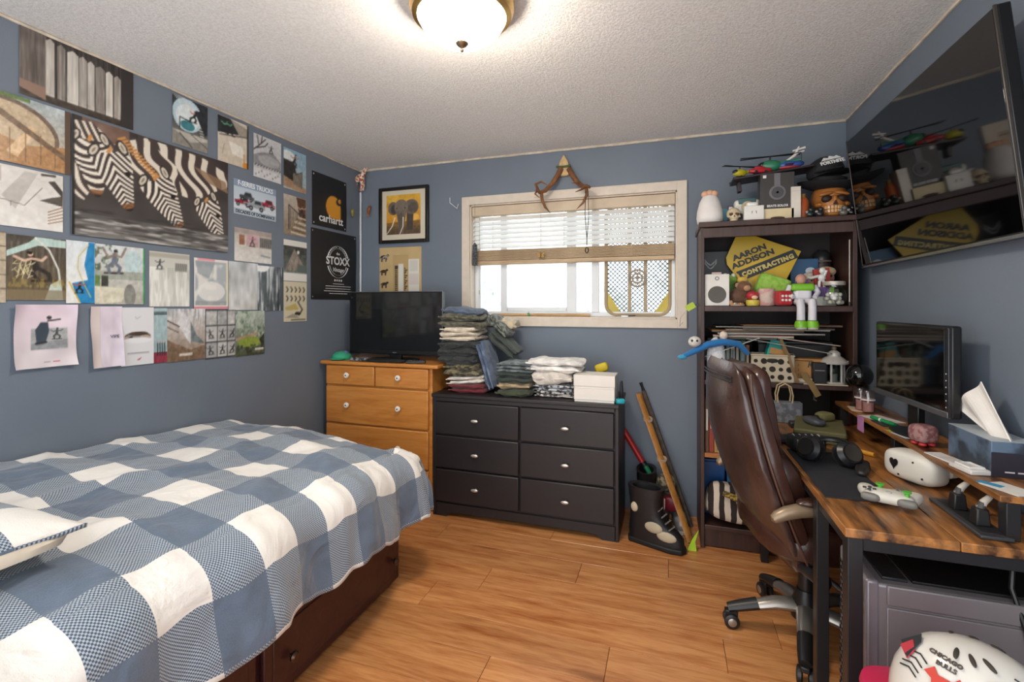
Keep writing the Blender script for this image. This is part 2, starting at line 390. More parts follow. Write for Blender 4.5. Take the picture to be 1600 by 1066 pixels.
def sheet(name, label, cat, cor, paint, base='#ffffff', wall='L', lift=.002, cell=1.6, curl=.0, rough=.32, group='posters and pictures taped to the left wall', wobble=.0012, thick=.0006):
    # cor: (left x, top y at left, bottom y at left, right x, top y at right, bottom y at right) read off the photograph and met with the wall
    lx, lt, lb, rx, rt, rb = cor
    if wall == 'L':
        P = XL + lift; a = onX(lx, lt, P); b = onX(lx, lb, P); c = onX(rx, rt, P); d = onX(rx, rb, P)
        u0, u1 = a.y, c.y
    else:
        P = YB - lift; a = onY(lx, lt, P); b = onY(lx, lb, P); c = onY(rx, rt, P); d = onY(rx, rb, P)
        u0, u1 = a.x, c.x
    z1 = (a.z + c.z) / 2; z0 = (b.z + d.z) / 2; w = u1 - u0; h = z1 - z0
    nw = max(8, min(170, int(abs(rx - lx) / cell * 1.3))); nh = max(8, min(150, int((abs(lb - lt) + abs(rb - rt)) / 2 / cell)))
    big = Pic(nw * 3, nh * 3, h and w / h, base); paint(big)                 # drawn finer, then averaged down to the sheet's own grid
    pic = Pic(nw, nh, 1); e_ = np.pad(big.c, ((1, 1), (1, 1), (0, 0)), 'edge')
    pic.c = sum(e_[a_:a_ + nh * 3 + 1, b_:b_ + nw * 3 + 1] for a_ in range(3) for b_ in range(3))[::3, ::3] / 9
    sd = sum(map(ord, label)) % 97
    i, j = np.meshgrid(np.arange(nw + 1), np.arange(nh + 1))
    S, T = pic.S, pic.T
    off = wobble * (vnoise(S * 3 + sd, T * 3, sd) ) + curl * (np.abs(S - .5) * 2) ** 4 * (.6 + .4 * np.sin(T * 5 + sd)) + curl * .8 * ((1 - T) ** 6)
    V = np.zeros((nh + 1, nw + 1, 3)); V[..., 0] = (S - .5) * w; V[..., 1] = -off - thick; V[..., 2] = T * h
    n = (nw + 1) * (nh + 1)
    idx = (j * (nw + 1) + i)
    fq = np.stack([idx[:-1, :-1], idx[:-1, 1:], idx[1:, 1:], idx[1:, :-1]], -1).reshape(-1, 4)
    Bk = V.copy(); Bk[..., 1] += thick
    edge = [(0, q) for q in range(nw)] + [(q, nw) for q in range(nh)] + [(nh, q) for q in range(nw, 0, -1)] + [(q, 0) for q in range(nh, 0, -1)]
    e = [int(idx[a_, b_]) for a_, b_ in edge]; m = len(e)
    verts = V.reshape(-1, 3).tolist() + Bk.reshape(-1, 3).tolist()
    faces = fq.tolist() + [(e[(q + 1) % m], e[q], n + e[q], n + e[(q + 1) % m]) for q in range(m)] + (fq[:, ::-1] + n).tolist()
    me = bpy.data.meshes.new(name); me.from_pydata(verts, [], faces); me.update()
    col = np.ones((len(verts), 4), np.float32); C = np.clip(pic.c.reshape(-1, 3), 0, 1)
    C = np.where(C <= .04045, C / 12.92, ((C + .055) / 1.055) ** 2.4)
    col[:n, :3] = C; col[n:, :3] = .8
    at = me.color_attributes.new('Col', 'FLOAT_COLOR', 'POINT'); at.data.foreach_set('color', col.ravel())
    me.materials.append(print_mat(rough))
    o = bpy.data.objects.new(name, me); COL.objects.link(o)
    if wall == 'L': o.location = (P, (u0 + u1) / 2, z0); o.rotation_euler = (0, 0, R(90))
    else: o.location = ((u0 + u1) / 2, P, z0)
    if label: tag(o, label, cat, group)
    o['w'] = w; o['h'] = h
    return o
def pin(o, m, w, h):
    for sx in (-1, 1):
        for z in (.018, h - .018):
            MB().lathe([(0, .003), (.005, .0022), (.006, 0)], 10, rot=(R(90), 0, 0)).build('pin', m, o, loc=((w / 2 - .018) * sx, -.0014, z))
def p_barn(p):
    p.grad('#3f3a38', '#2c2826'); p.rect(0, 0, .2, 1, '#6e6560'); p.noise(3, 4, .06, 1)
    for i, (a, b) in enumerate(((.2, .27), (.29, .36), (.375, .47), (.475, .545), (.55, .615), (.625, .715), (.72, .79), (.8, .87))):
        p.poly([(a, .1), (b, .08), (b, .9 - .02 * i), ((a + b) / 2, .95 - .02 * i), (a, .9 - .02 * i)], ('#b9b3ab', '#8a837c', '#cdc8c0', '#a59e96')[i % 4])
    p.noise(60, 3, .13, 2); p.rect(0, 0, 1, .10, '#3a3029'); p.noise(20, 12, .10, 3, p.T < .16); p.poly([(0, .1), (.2, .02), (.2, .2), (0, .22)], '#8d7263')
    p.rect(.88, 0, 1, 1, '#302c2b')
def p_arch(p):
    p.grad('#a9b4b8', '#c9b79d'); p.noise(7, 6, .10, 4); p.ell(.25, .45, .62, .5, '#6a5a4b'); p.ell(.25, .43, .57, .46, '#bda88c')
    p.poly([(0, 0), (0, .45), (.5, .3), (1, .42), (1, 0)], '#a87d51'); p.poly([(.3, .16), (.55, .6), (.62, .58), (.42, .1)], '#d0b088'); p.poly([(.1, .75), (.95, .18), (1, .24), (.14, .83)], '#6d553f')
    for x in (.06, .2, .34, .5, .66, .82): p.line([(x, .05), (x, .5)], .007, '#7a5c3e')
    p.rect(0, .94, .55, 1, '#5f7a45'); p.noise(30, 22, .10, 5); p.rect(.93, 0, 1, 1, '#55402f')
def p_whiteramp(p):
    p.grad('#cfcbc6', '#e4e1dc'); p.rect(.08, .72, .3, .97, '#b3aca6'); p.rect(.13, .77, .25, .93, '#7c756f'); p.poly([(.3, .5), (.55, .95), (.7, .95), (.45, .3)], '#bdb8b2')
    p.line([(0, .5), (.55, .38), (.75, .72)], .006, '#77716d'); p.line([(.2, .45), (.2, .38)], .005, '#77716d'); p.line([(.4, .42), (.4, .34)], .005, '#77716d')
    p.poly([(.72, .5), (1, .45), (1, .64), (.86, .58)], '#544d48'); p.poly([(.82, .85), (1, .6), (1, .72), (.9, .88)], '#3e3835'); p.line([(.75, .95), (.9, .97)], .02, '#3a3532')
    for i in range(5): p.line([(.82, .12 + .05 * i), (1, .2 + .06 * i)], .008, '#8b6b4f')
    p.noise(14, 12, .05, 6)
def zebra(p, head, cx, cy, L, ang, seed, neck):
    # one head drinking: neck sweep + tapered muzzle, striped across its axis, ears and brown nose
    c, n = math.cos(ang), math.sin(ang)
    X = (p.S - cx) * p.asp; Y = p.T - cy
    u = X * c + Y * n; v = -X * n + Y * c          # u runs from poll (0) to nose (L)
    k = np.clip(u / L, 0, 1); half = (.165 - .095 * k + .012 * np.sin(k * 6)) * L / .5
    face = (u > -.02) & (u < L) & (np.abs(v) < half * np.sqrt(np.clip(1 - ((k - .0) ** 7), 0, 1)))
    w = vnoise(p.S * 6, p.T * 6, seed) - .5
    st = np.sin((u * 95 + 8 * w + 150 * v * v / L) if not neck else (np.abs(v) * 115 - u * 62 * (1 + k) + 8 * w))
    col = np.where((st > -.05)[..., None], srgb('#e6dfd2'), srgb('#3b3130'))
    p.fill(face, col)
    p.fill(face & (u > L * .86), '#7d4e2c', .85); p.fill(face & (u > L * .95), '#2a2120')
    for sg in (-1, 1):
        ex, ey = cx + (-.05 * L * c - sg * .24 * L * n) / p.asp, cy + (-.05 * L * n + sg * .24 * L * c)
        p.ell(ex, ey + .05 * L, .055 * L, .14 * L, '#2f2725', 1, sg * .5); p.ell(ex, ey + .05 * L, .036 * L, .105 * L, '#cfc7b6', 1, sg * .5); p.ell(ex, ey + .05 * L, .012 * L, .06 * L, '#8a7d6e', 1, sg * .5)
    qx, qy = cx + (L * .36 * c - half.max() * .55 * n) / p.asp, cy + L * .36 * n + half.max() * .55 * c
    p.ell(qx, qy, .017, .022, '#1c1514')
    p.line([(cx - .02 * L / p.asp, cy + .02), (cx + (.03 * c) / p.asp, cy + .12 * L)], .012, '#c98f52')
def p_zebra(p):
    p.grad('#3d3533', '#4b4745'); p.noise(5, 5, .05, 7)
    p.rect(.05, .84, .3, 1, '#7b6356'); p.noise(12, 9, .10, 8, (p.T > .8) & (p.S < .35))
    body = [((.10, .98), (.0, .95), (-.02, .35), (.06, .30), (.16, .6), (.22, .84)), ((.22, .86), (.40, .99), (.62, .93), (.72, .72), (.56, .45), (.44, .42), (.34, .62)), ((.40, .99), (.80, .97), (1.02, .86), (1.02, .74), (.86, .62), (.74, .5), (.64, .52), (.60, .8))]
    for i, b in enumerate(body):
        m = p.pmask(list(b)); w = vnoise(p.S * 5, p.T * 5, 20 + i)
        st = np.sin(p.S * (80 if i else 130) * (1, .95, .85)[i] + p.T * (50, 24, 26)[i] + 9 * w)
        p.fill(m, np.where((st > .1)[..., None], srgb('#ddd5c6'), srgb('#453937')))
    p.poly([(.72, .86), (.98, .78), (1, .66), (.84, .72)], '#92745a', .8)
    for i in range(18):
        a = .24 + i * .016; p.line([(a, .9 - i * .02), (a + .035, .93 - i * .021)], .009, '#c58b4f')
    zebra(p, 0, .09, .80, .46, -1.45, 3, 0); zebra(p, 0, .19, .74, .50, -1.22, 4, 1); zebra(p, 0, .46, .60, .50, -1.02, 5, 1); zebra(p, 0, .82, .50, .44, -1.12, 6, 1)
    wt = p.T < .20; p.grad('#5d5a59', '#7c7976', 0, .19); p.noise(9, 42, .75, 11, wt, '#c9c6c1'); p.noise(7, 50, .6, 12, p.T < .25, '#302c2b')
    p.rect(0, 0, .012, 1, '#1b1817')
def p_dome(p):
    p.grad('#20242a', '#7d7a74'); p.ell(.42, .66, .42, .34, '#b7cfdb'); p.ell(.42, .62, .33, .26, '#dbe5e8')
    for a in range(9): p.line([(.02 + a * .04, 1), (.3 + .06 * a, .8)], .009, '#d6dde0')
    p.rect(0, 0, 1, .3, '#8b877f'); p.poly([(.0, .3), (.5, .12), (1, .24), (1, .3)], '#b9b5ac'); p.line([(.2, .25), (.55, .02)], .02, '#3c3a38'); p.line([(.5, .3), (1, .1)], .012, '#4a4744')
    p.ell(.42, .45, .2, .1, '#3c7c86'); p.line([(.2, .36), (.2, .58), (.55, .55)], .016, '#1d1f22'); p.skater(.55, .55, .3, '#1e1e22', '#c96a6a', lean=.3)
    for i in range(6): p.line([(.68 + .02 * i, .62 - .06 * i), (.88, .58 - .05 * i)], .012, '#e4e4e0')
    p.poly([(.6, .8), (1, .9), (1, .4), (.92, .35)], '#23282e'); p.noise(16, 14, .07, 13)
def p_ramp2(p):
    p.grad('#d9d0c4', '#cbbfae'); p.poly([(0, .62), (0, 1), (.45, 1), (.75, .72), (.35, .66)], '#23262a'); p.poly([(.4, 1), (1, .9), (1, .7), (.7, .68)], '#a39a8e'); p.skater(.4, .62, .34, '#1b1c20', '#5fae86', lean=-.4)
    p.line([(.06, .58), (.98, .72)], .02, '#5b5752'); p.poly([(.35, .5), (.8, .46), (.85, .2), (.45, .24)], '#e9e4db'); p.line([(.14, .18), (.2, .4)], .01, '#8d7f6d'); p.line([(.86, .0), (.84, .3)], .02, '#c9832f'); p.ell(.9, .06, .1, .07, '#d98d2f'); p.rect(.95, 0, 1, 1, '#2b2826'); p.noise(14, 14, .06, 14)
def p_snowtree(p):
    p.grad('#cdced1', '#b9b9bb'); p.poly([(0, .5), (.3, .62), (.7, .68), (1, .5), (1, .3), (0, .3)], '#8f9092'); p.ell(.55, .45, .4, .13, '#a9aaac')
    for q in (((.0, .62), (.18, .75), (.42, .95)), ((.18, .75), (.12, .98)), ((.1, .68), (.4, .78), (.5, .88)), ((.26, .82), (.3, 1))): p.line(list(q), .018, '#2b2a2c')
    p.skater(.62, .66, .2, '#333336', '#77777a'); p.rect(0, 0, 1, .22, '#d3d3d5')
    for i in range(9): p.ell(.08 + .1 * i, .07 + .05 * (i % 3), .02, .025, '#77777b')
    for i in range(10): p.line([(.04 + .1 * i, .27), (.09 + .1 * i, .31)], .016, '#47474a')
    p.noise(16, 16, .06, 15)
def p_blueskate(p):
    p.grad('#8fb3cb', '#a9b4b4'); p.ell(.2, .8, .3, .15, '#dfe5e6'); p.poly([(0, .1), (0, .72), (.45, .7), (.62, .3)], '#2a2725'); p.skater(.42, .58, .36, '#2b2a2b', '#b08d78', lean=.2); p.poly([(0, .3), (0, .05), (.7, 0), (1, 0), (1, .12)], '#a98a6e')
    p.poly([(.4, .16), (.8, .1), (.8, .5), (.4, .42)], '#7d7468'); p.line([(.8, .1), (.82, .52), (.5, .4)], .012, '#2c2826'); p.noise(14, 14, .08, 16)
def p_stairs(p):
    p.grad('#bfb6aa', '#8a7a66'); p.poly([(.55, 1), (1, 1), (1, .35), (.7, .5)], '#5b3c2e'); p.skater(.8, .5, .34, '#2b2625', '#bfa08a')
    for i in range(7): p.poly([(.3 + .05 * i, .06 + .07 * i), (1, .02 + .07 * i), (1, .055 + .07 * i), (.3 + .05 * i, .1 + .07 * i)], ('#d1c4ae', '#6c5a48')[i % 2])
    p.line([(.22, .12), (.22, .75), (.72, .55)], .022, '#2a2624'); p.line([(.22, .12), (.72, .42)], .022, '#8b7557')
    for i in range(6): p.line([(.28 + .08 * i, .2 + .06 * i), (.28 + .08 * i, .68 - .03 * i)], .009, '#38322e')
    p.noise(14, 18, .07, 17)
def truck(p, x, y, w, c1, c2):
    h = w * .5 * p.asp
    p.poly([(x, y + h * .3), (x, y + h * .62), (x + w * .3, y + h * .66), (x + w * .38, y + h), (x + w * .78, y + h), (x + w * .86, y + h * .6), (x + w, y + h * .55), (x + w, y + h * .2)], c1)
    p.poly([(x + w * .4, y + h * .64), (x + w * .44, y + h * .93), (x + w * .74, y + h * .93), (x + w * .8, y + h * .62)], '#2e3338'); p.rect(x + w * .55, y + h * .3, x + w * .97, y + h * .5, c2)
    for k in range(3): p.rect(x + w * .57, y + h * (.32 + .06 * k), x + w * .95, y + h * (.345 + .06 * k), '#33373b')
    for k in (.2, .78): p.ell(x + w * k, y + h * .2, w * .11, h * .22, '#1c1c1e'); p.ell(x + w * k, y + h * .2, w * .05, h * .1, '#9a9c9e')
def p_trucks(p):
    p.grad('#b5c6d6', '#d5dce2'); p.rect(0, .8, 1, 1, '#64799a', .55); p.rect(0, 0, 1, .17, '#aab8c4')
    truck(p, .02, .25, .36, '#8f2b3c', '#b8bcc0'); truck(p, .6, .32, .38, '#a3263a', '#b8bcc0'); truck(p, .12, .42, .34, '#42474d', '#777c80'); truck(p, .3, .2, .42, '#98a0a8', '#cdd2d6')
def p_gallery(p):
    p.grad('#b9b2ab', '#dddbd7'); p.rect(0, .84, 1, 1, '#a99c98'); p.rect(.12, .5, .26, .8, '#9a6a52'); p.rect(.3, .48, .62, .86, '#c3a2a5'); p.rect(.66, .48, 1, .8, '#7d7975')
    for i in range(6): p.rect(.68 + .055 * i, .5, .7 + .055 * i, .78, '#4c4947')
    p.skater(.46, .48, .34, '#4b4247', '#b97a8d'); p.line([(.7, .24), (.95, .2)], .02, '#8a9298'); p.noise(12, 10, .07, 18)
def p_strip(p):
    p.rect(0, 0, 1, 1, '#e2e0da'); p.grad('#3a3a37', '#66736b', .2, .86); p.ell(.62, .72, .05, .05, '#e9e9e4'); p.poly([(.05, .25), (.45, .8), (.7, .55), (1, .25)], '#8f857a'); p.noise(14, 14, .12, 19, (p.T > .2) & (p.T < .86)); p.poly([(.55, .24), (.6, .42), (1, .4), (1, .22)], '#5c6b66')
def p_bones(p):
    p.rect(0, 0, 1, 1, '#d3cbb2')
    for r in range(2):
        for i in range(5): p.line([(.12 + .18 * i, .86 - .22 * r), (.18 + .18 * i, .8 - .22 * r), (.13 + .18 * i, .74 - .22 * r)], .028, '#3c3a33')
    p.poly([(.05, .35), (.5, .46), (.65, .3), (.1, .28)], '#c2b06c'); p.line([(.6, .5), (.8, .3), (.65, .16)], .03, '#3b372f'); p.ell(.6, .2, .14, .04, '#2f2c27'); p.poly([(.05, .1), (.4, .2), (.7, .08)], '#9f9a86'); p.rect(.3, .03, .95, .055, '#4b483f')
def p_plank(p):
    p.rect(0, 0, 1, 1, '#b9ab96')
    for i in range(5): p.rect(0, .19 + .2 * i, 1, .205 + .2 * i, '#6e5f4d')
    p.noise(4, 20, .08, 21)
def p_fisheye(p):
    p.grad('#4c4640', '#6d5e47'); 
    for i in range(9): p.rect(.06 + .1 * i, .35, .1 + .1 * i, .9, '#756b60', .6)
    p.poly([(0, .75), (.35, .9), (.48, 1), (1, .98), (1, .86), (.5, .86), (0, .66)], '#b9cfc8'); p.line([(.46, .98), (.7, .8), (.86, .5), (.93, .0)], .022, '#d8d9d2'); p.poly([(.62, 0), (.95, .0), (.9, .35), (.72, .25)], '#c3d2c9')
    p.skater(.62, .3, .5, '#35302e', '#d3b39c', lean=-.5); 
    for i in range(22): p.line([(.08 + .015 * i, .45 + .12 * math.sin(i)), (.15 + .015 * i, .5 + .12 * math.sin(i * 1.3))], .007, '#e6d9a8')
    p.noise(22, 10, .5, 22, (p.T > .2) & (p.T < .34), '#b7a15a'); p.noise(40, 10, .07, 23); p.rect(0, 0, 1, .16, '#8a7b60', .7)
def p_blueboard(p):
    p.grad('#d7dfe4', '#eceae6'); p.poly([(.78, 1), (1, 1), (1, 0), (.5, 0), (.3, .18), (.2, .32), (.75, .38), (.62, .62)], '#2e86bd'); p.line([(.78, .95), (.42, .75), (.4, .55), (.62, .3), (.85, .1)], .02, '#cfc06b'); p.line([(.1, .34), (.45, .02)], .03, '#d9b53f'); p.skater(.45, .16, .2, '#23262b', '#c25b4c'); p.noise(10, 14, .06, 24)
def p_concrete(p):
    p.grad('#d2d8da', '#b6b2a6'); p.noise(14, 14, .8, 25, p.emask(.12, .82, .34, .26) < 1, '#4d5b43'); p.ell(.75, .72, .18, .22, '#bcd0d4'); p.rect(0, .42, 1, .56, '#a4aaa0'); p.skater(.36, .52, .44, '#6d7383', '#8f8177', arms=1.3)
    p.rect(.12, .3, .25, .48, '#3f423c'); p.rect(0, .3, .1, .48, '#6e8a55'); p.poly([(0, .04), (.1, .0), (.5, .04), (.62, .2), (.55, .28), (0, .3)], '#d6d1bd'); p.ell(.68, .15, .12, .2, '#8a8a84'); p.rect(.965, 0, 1, 1, '#3f9a63'); p.noise(16, 16, .08, 26)
def p_falls(p):
    p.grad('#c3c3bb', '#dcdcd6'); p.noise(20, 2.2, .7, 27, p.T < .72, '#f2f2ee'); p.noise(16, 3, .4, 28, p.T < .72, '#a9a9a0'); p.rect(0, .9, 1, .98, '#9c968a', .6); p.skater(.24, .68, .2, '#44474c', '#5b5b5b'); p.rect(.62, .66, .94, .82, '#8f8f88', .8)
    for i in range(6): p.line([(.64 + .05 * i, .68), (.66 + .05 * i, .8)], .012, '#5f5f5a')
def p_pinkfog(p):
    p.rect(0, 0, 1, 1, '#e2dcd9'); p.rect(.03, .07, .95, .95, '#a9b1b6'); p.noise(5, 4, 1, 29, (p.T > .07) & (p.T < .9), '#dedcd8'); p.ell(.5, .35, .4, .2, '#e8e6e2', .8); p.rect(.03, .07, .95, .16, '#8e938f', .6); p.rect(0, .0, 1, .055, '#d98c97'); p.rect(.1, .955, .6, 1, '#df9aa2'); p.rect(.95, .1, 1, .95, '#e6dfa8', .7); p.poly([(.05, .94), (.6, .94), (.42, .6), (.1, .7)], '#8d979e', .7)
def p_fog(p): p.grad('#b9bec2', '#cfd0ce'); p.noise(4, 3, .16, 30); p.noise(14, 2.5, .05, 31)
def p_darkfalls(p):
    p.grad('#4a5258', '#5c6366'); p.noise(16, 1.5, 1, 32, None, '#c3ccd0'); p.noise(24, 1.3, .8, 33, p.S > .5, '#30373c'); p.ell(.15, .98, .3, .12, '#e9ecec'); p.noise(10, 8, .08, 34)
def p_pinkskater(p):
    p.grad('#d9c6d2', '#d8cfd2'); p.noise(3, 3, .07, 35); p.rect(.27, .28, .86, .62, '#a5a6a8'); p.poly([(.27, .28), (.86, .3), (.86, .44), (.27, .38)], '#8c8f92'); p.noise(20, 22, .07, 36, (p.S > .27) & (p.S < .86) & (p.T > .28) & (p.T < .62)); p.skater(.68, .44, .2, '#3d4043', '#55585c')
    p.poly([(.36, .38), (.33, .6), (.42, .72), (.54, .72), (.56, .58), (.5, .4)], '#3b4652'); p.line([(.54, .74), (.74, .76)], .02, '#4a4446'); p.ell(.56, .79, .045, .028, '#3a3638'); p.line([(.36, .38), (.5, .4)], .03, '#2a2d33'); p.rect(.6, .075, .72, .088, '#c65a66'); p.rect(.45, .075, .56, .086, '#8b8088')
def p_pinkfold(p): p.grad('#d8cbd8', '#d3c9d4'); p.noise(4, 4, .06, 37); p.rect(0, 0, .3, 1, '#d9cbc9'); p.rect(.3, 0, .315, 1, '#c0b1bb')
def p_shoe(p):
    p.rect(0, 0, 1, 1, '#dedfe3'); p.ell(.5, .5, .4, .075, '#6d5a4b'); p.ell(.5, .47, .41, .06, '#b7a89b'); p.ell(.38, .5, .2, .05, '#8d8a88'); p.ell(.52, .545, .3, .035, '#4a3a30'); p.ell(.3, .47, .06, .035, '#3b3634'); p.ell(.5, .43, .44, .05, '#e9e9ec')
    p.rect(.18, .2, .85, .22, '#8f9094'); p.poly([(.46, .09), (.56, .115), (.62, .13), (.55, .085)], '#b9323c'); p.line([(.42, .84), (.46, .8), (.58, .84)], .012, '#aeb0b6')
def p_teal(p):
    p.grad('#a8bfc2', '#9db4b8'); p.rect(0, .88, 1, .94, '#5d6c70'); p.rect(0, 0, 1, .2, '#8c3444'); p.noise(12, 14, .08, 38)
    for i in range(4): p.line([(.32 + .17 * i, .14), (.3 + .17 * i, .36)], .05, '#27303a'); p.ell(.31 + .17 * i, .38, .04, .018, '#b58a75')
def p_ramp3(p):
    p.grad('#dcdcdf', '#8c7663'); p.noise(22, 3, .7, 39, p.T > .6, '#8f9494'); p.poly([(0, .42), (.6, .2), (1, .28), (1, 0), (0, 0)], '#7b6451'); p.poly([(.6, .76), (.62, .36), (1, .3), (.75, .5)], '#6c7a7c'); p.poly([(.25, .72), (.6, .3), (.58, .78), (.4, .95)], '#d6d6d8'); p.line([(0, .78), (.3, .66)], .02, '#4d3b30'); p.line([(0, .66), (.28, .55)], .014, '#5b4638'); p.rect(.3, .1, .65, .145, '#e1ddd6', .9); p.noise(18, 18, .09, 40)
def p_nine(p):
    p.rect(0, 0, 1, 1, '#47484a')
    for r in range(3):
        for c in range(3):
            x0, x1 = ((.03, .37), (.4, .7), (.73, .98))[c]; y0, y1 = ((.03, .33), (.36, .66), (.69, .98))[r]
            p.rect(x0, y0, x1, y1, ('#a7a8a8', '#c1c1bf', '#b3b3b1')[(r + c) % 3])
            if r < 2: p.skater((x0 + x1) / 2, y0 + .06, .2, '#2b2b2c', '#6b6b6b', lean=.3 * (c - 1))
            else: p.noise(10, 12, .12, 41 + c, (p.S > x0) & (p.S < x1) & (p.T > y0))
    p.noise(16, 16, .06, 44)
def p_forest(p):
    p.grad('#b6c1b5', '#4c5640'); p.noise(9, 8, .9, 45, p.T > .45, '#58735a'); p.noise(14, 9, .7, 46, p.T > .4, '#c6d0c4'); p.poly([(0, .4), (.75, .52), (.75, .44), (0, .34)], '#a98f77'); p.ell(.5, .3, .42, .12, '#8a9a45'); p.noise(14, 12, .8, 47, p.T < .24, '#34372b'); p.rect(.65, .1, .97, .15, '#d9d6cc', .9); p.poly([(.8, .35), (1, .5), (1, .2), (.86, .25)], '#3c3f33'); p.noise(20, 18, .08, 48)
G1 = 'posters and pictures taped to the left wall'
SH = [
 ('wide print of weathered wooden fence boards on dark ground, below the ceiling', (30, 33, 150, 208, 113, 200), p_barn, .003),
 ('photo of a wooden skate ramp under an arch, above the white ramp photo', (-42, 128, 238, 110, 176, 276), p_arch, .006),
 ('pale photo of a white skate ramp and railing, left of the zebras', (-46, 238, 338, 98, 282, 370), p_whiteramp, .003),
 ('large poster of striped zebras drinking at dark water', (112, 176, 363, 356, 256, 397), p_zebra, .0095),
 ('photo of a skater in front of a blue dome, topmost right of the fence print', (269, 143, 221, 324, 170, 242), p_dome, .003),
 ('photo of a skater dropping into a beige ramp with an orange corner', (340, 177, 248, 388, 198, 267), p_ramp2, .003),
 ('grey photo of a bare tree over a snowy skate spot', (396, 207, 275, 439, 225, 288), p_snowtree, .003),
 ('photo of a skater against blue sky beside a brown ramp', (443, 228, 291, 478, 244, 305), p_blueskate, .003),
 ('photo of a handrail and wooden stairs, left of the orange logo banner', (443, 300, 366, 478, 314, 371), p_stairs, .003),
 ('poster of red and grey pickup trucks with lettering above and below', (365, 278, 333, 431, 297, 347), p_trucks, .003),
 ('small photo of a skater on a white floor, under the truck poster', (366, 352, 406, 424, 367, 414), p_gallery, .003),
 ('narrow photo with a dark tree and white bands, above the tan chart', (443, 373, 438, 479, 380, 441), p_strip, .003),
 ('narrow tan chart of small dark bone shapes', (443, 439, 502, 479, 442, 503), p_bones, .003),
 ('narrow print of pale wooden planks at the left edge', (-12, 359, 473, 9, 364, 473), p_plank, .003),
 ('dark fisheye photo of a skater with golden highlights', (10, 363, 468, 103, 377, 470), p_fisheye, .0045),
 ('white and bright blue snowboard photo', (103, 374, 473, 148, 380, 475), p_blueboard, .003),
 ('skate photo on pale concrete with a green right border', (148, 381, 475, 226, 388, 476), p_concrete, .0045),
 ('whitish picture of a waterfall with a tiny figure at upper left', (233, 391, 479, 296, 399, 479), p_falls, .003),
 ('pale misty picture with pink bands at top and bottom', (303, 403, 482, 356, 407, 484), p_pinkfog, .0045),
 ('plain pale grey fog picture between the pink-banded and dark waterfall pictures', (357, 407, 484, 403, 413, 485), p_fog, .003),
 ('dark streaked waterfall picture beside the tan chart', (402, 413, 485, 442, 420, 486), p_darkfalls, .0048),
 ('white advert with a brown shoe in its middle', (189, 480, 573, 240, 481, 568), p_shoe, .006),
 ('narrow teal picture of four figures standing on red', (239, 482, 568, 261, 482, 566), p_teal, .003),
 ('brown and white ramp photo in the bottom row', (261, 482, 566, 320, 483, 561), p_ramp3, .0048),
 ('sheet of nine small black and white skate photos', (320, 484, 562, 368, 485, 557), p_nine, .003),
 ('green forest photo at the right end of the bottom row', (368, 485, 557, 413, 487, 553), p_forest, .0048),
]
for lab, cor, fn, lf in SH:
    o = sheet('poster', lab, 'poster', cor, fn, lift=lf)
    if fn is p_trucks:
        w, h = o['w'], o['h']
        text('F-SERIES TRUCKS', w * .128, mat('#eceef0', .5), o, (0, -.0022, h * .9), bold=.0006, sx=.86); text('DECADES OF DOMINANCE', w * .088, mat('#3c4a58', .5), o, (0, -.0022, h * .085), sx=.86, bold=.0004)
for lab, cor, fn in (('pink paper with a printed grey photo of two skaters, corners curling', (19, 474, 582, 117, 478, 566), p_pinkskater),
                     ('plain pink folded paper next to the white shoe advert', (140, 478, 575, 189, 480, 572), p_pinkfold)):
    o = sheet('poster', lab, 'poster', cor, fn, lift=.003, curl=.016, rough=.6, wobble=.006)
    if fn is p_pinkfold: text('VIPE', .02, mat('#5b5266', .6), o, (.03, -.012, o['h'] * .5))
# black banners
BLK = mat('#17181b', .45, var=.15)
def banner(label, cor, paint):
    o = sheet('banner', label, 'banner', cor, paint, '#191a1d', lift=.003, rough=.42, wobble=.004, group='black cloth logo banners near the corner')
    pin(o, mat('#d4d6d8', .3, metal=1), o['w'], o['h']); return o, o['w'], o['h']
def p_c(p):
    p.noise(4, 4, .015, 50)
    m = (p.emask(.60, .42, .215, .225) < 1) | p.pmask([(.60, .2), (.815, .2), (.815, .46), (.60, .46)])
    p.fill(m, '#d9972f'); p.fill(p.emask(.76, .545, .085, .06) < 1, '#191a1d'); p.fill(p.emask(.80, .575, .065, .045) < 1, '#d9972f'); p.rect(.815, 0, 1, 1, '#191a1d')
o, w, h = banner('black banner with orange curled emblem and white lettering', (487, 264, 350, 541, 288, 363), p_c)
text('carhartt', w * .215, mat('#e6e6e6', .5), o, (w * .02, -.008, h * .165), bold=.0012)
def p_s(p): p.noise(3, 5, .03, 51)
o, w, h = banner('black banner with round white badge and lettering, above the small television', (485, 353, 466, 556, 372, 470), p_s)
SW = mat('#e2e2e2', .5)
def arc(r, a0, a1, n=26, c=(0, 0)): return [(c[0] + r * math.cos(R(a0 + (a1 - a0) * i / n)), -.007, c[1] + r * math.sin(R(a0 + (a1 - a0) * i / n))) for i in range(n + 1)]
cc = (w * .06, h * .56); rr = w * .235
for r_, wd in ((rr, .0045), (rr * .84, .002)):
    for a0, a1 in ((18, 162), (198, 342)): MB().tube(arc(r_, a0, a1, c=cc), wd, 6, flat=.3).build('badge_ring', SW, o)
for k in range(15):
    a = R(155 - k * 9.3); 
    if k != 7: MB().box((0, 0, 0), (.006, .001, .006)).build('badge_stroke', SW, o, loc=(cc[0] + rr * .92 * math.cos(a), -.0065, cc[1] + rr * .92 * math.sin(a)), rot=(0, -(a - R(90)), 0))
text('the', w * .06, SW, o, (cc[0], -.0075, cc[1] + rr * .52)); text('STOXX', w * .158, SW, o, (cc[0], -.0075, cc[1] + .004), bold=.0022, sx=1.0); text('Vintage', w * .085, SW, o, (cc[0], -.0075, cc[1] - rr * .5), shear=.3)
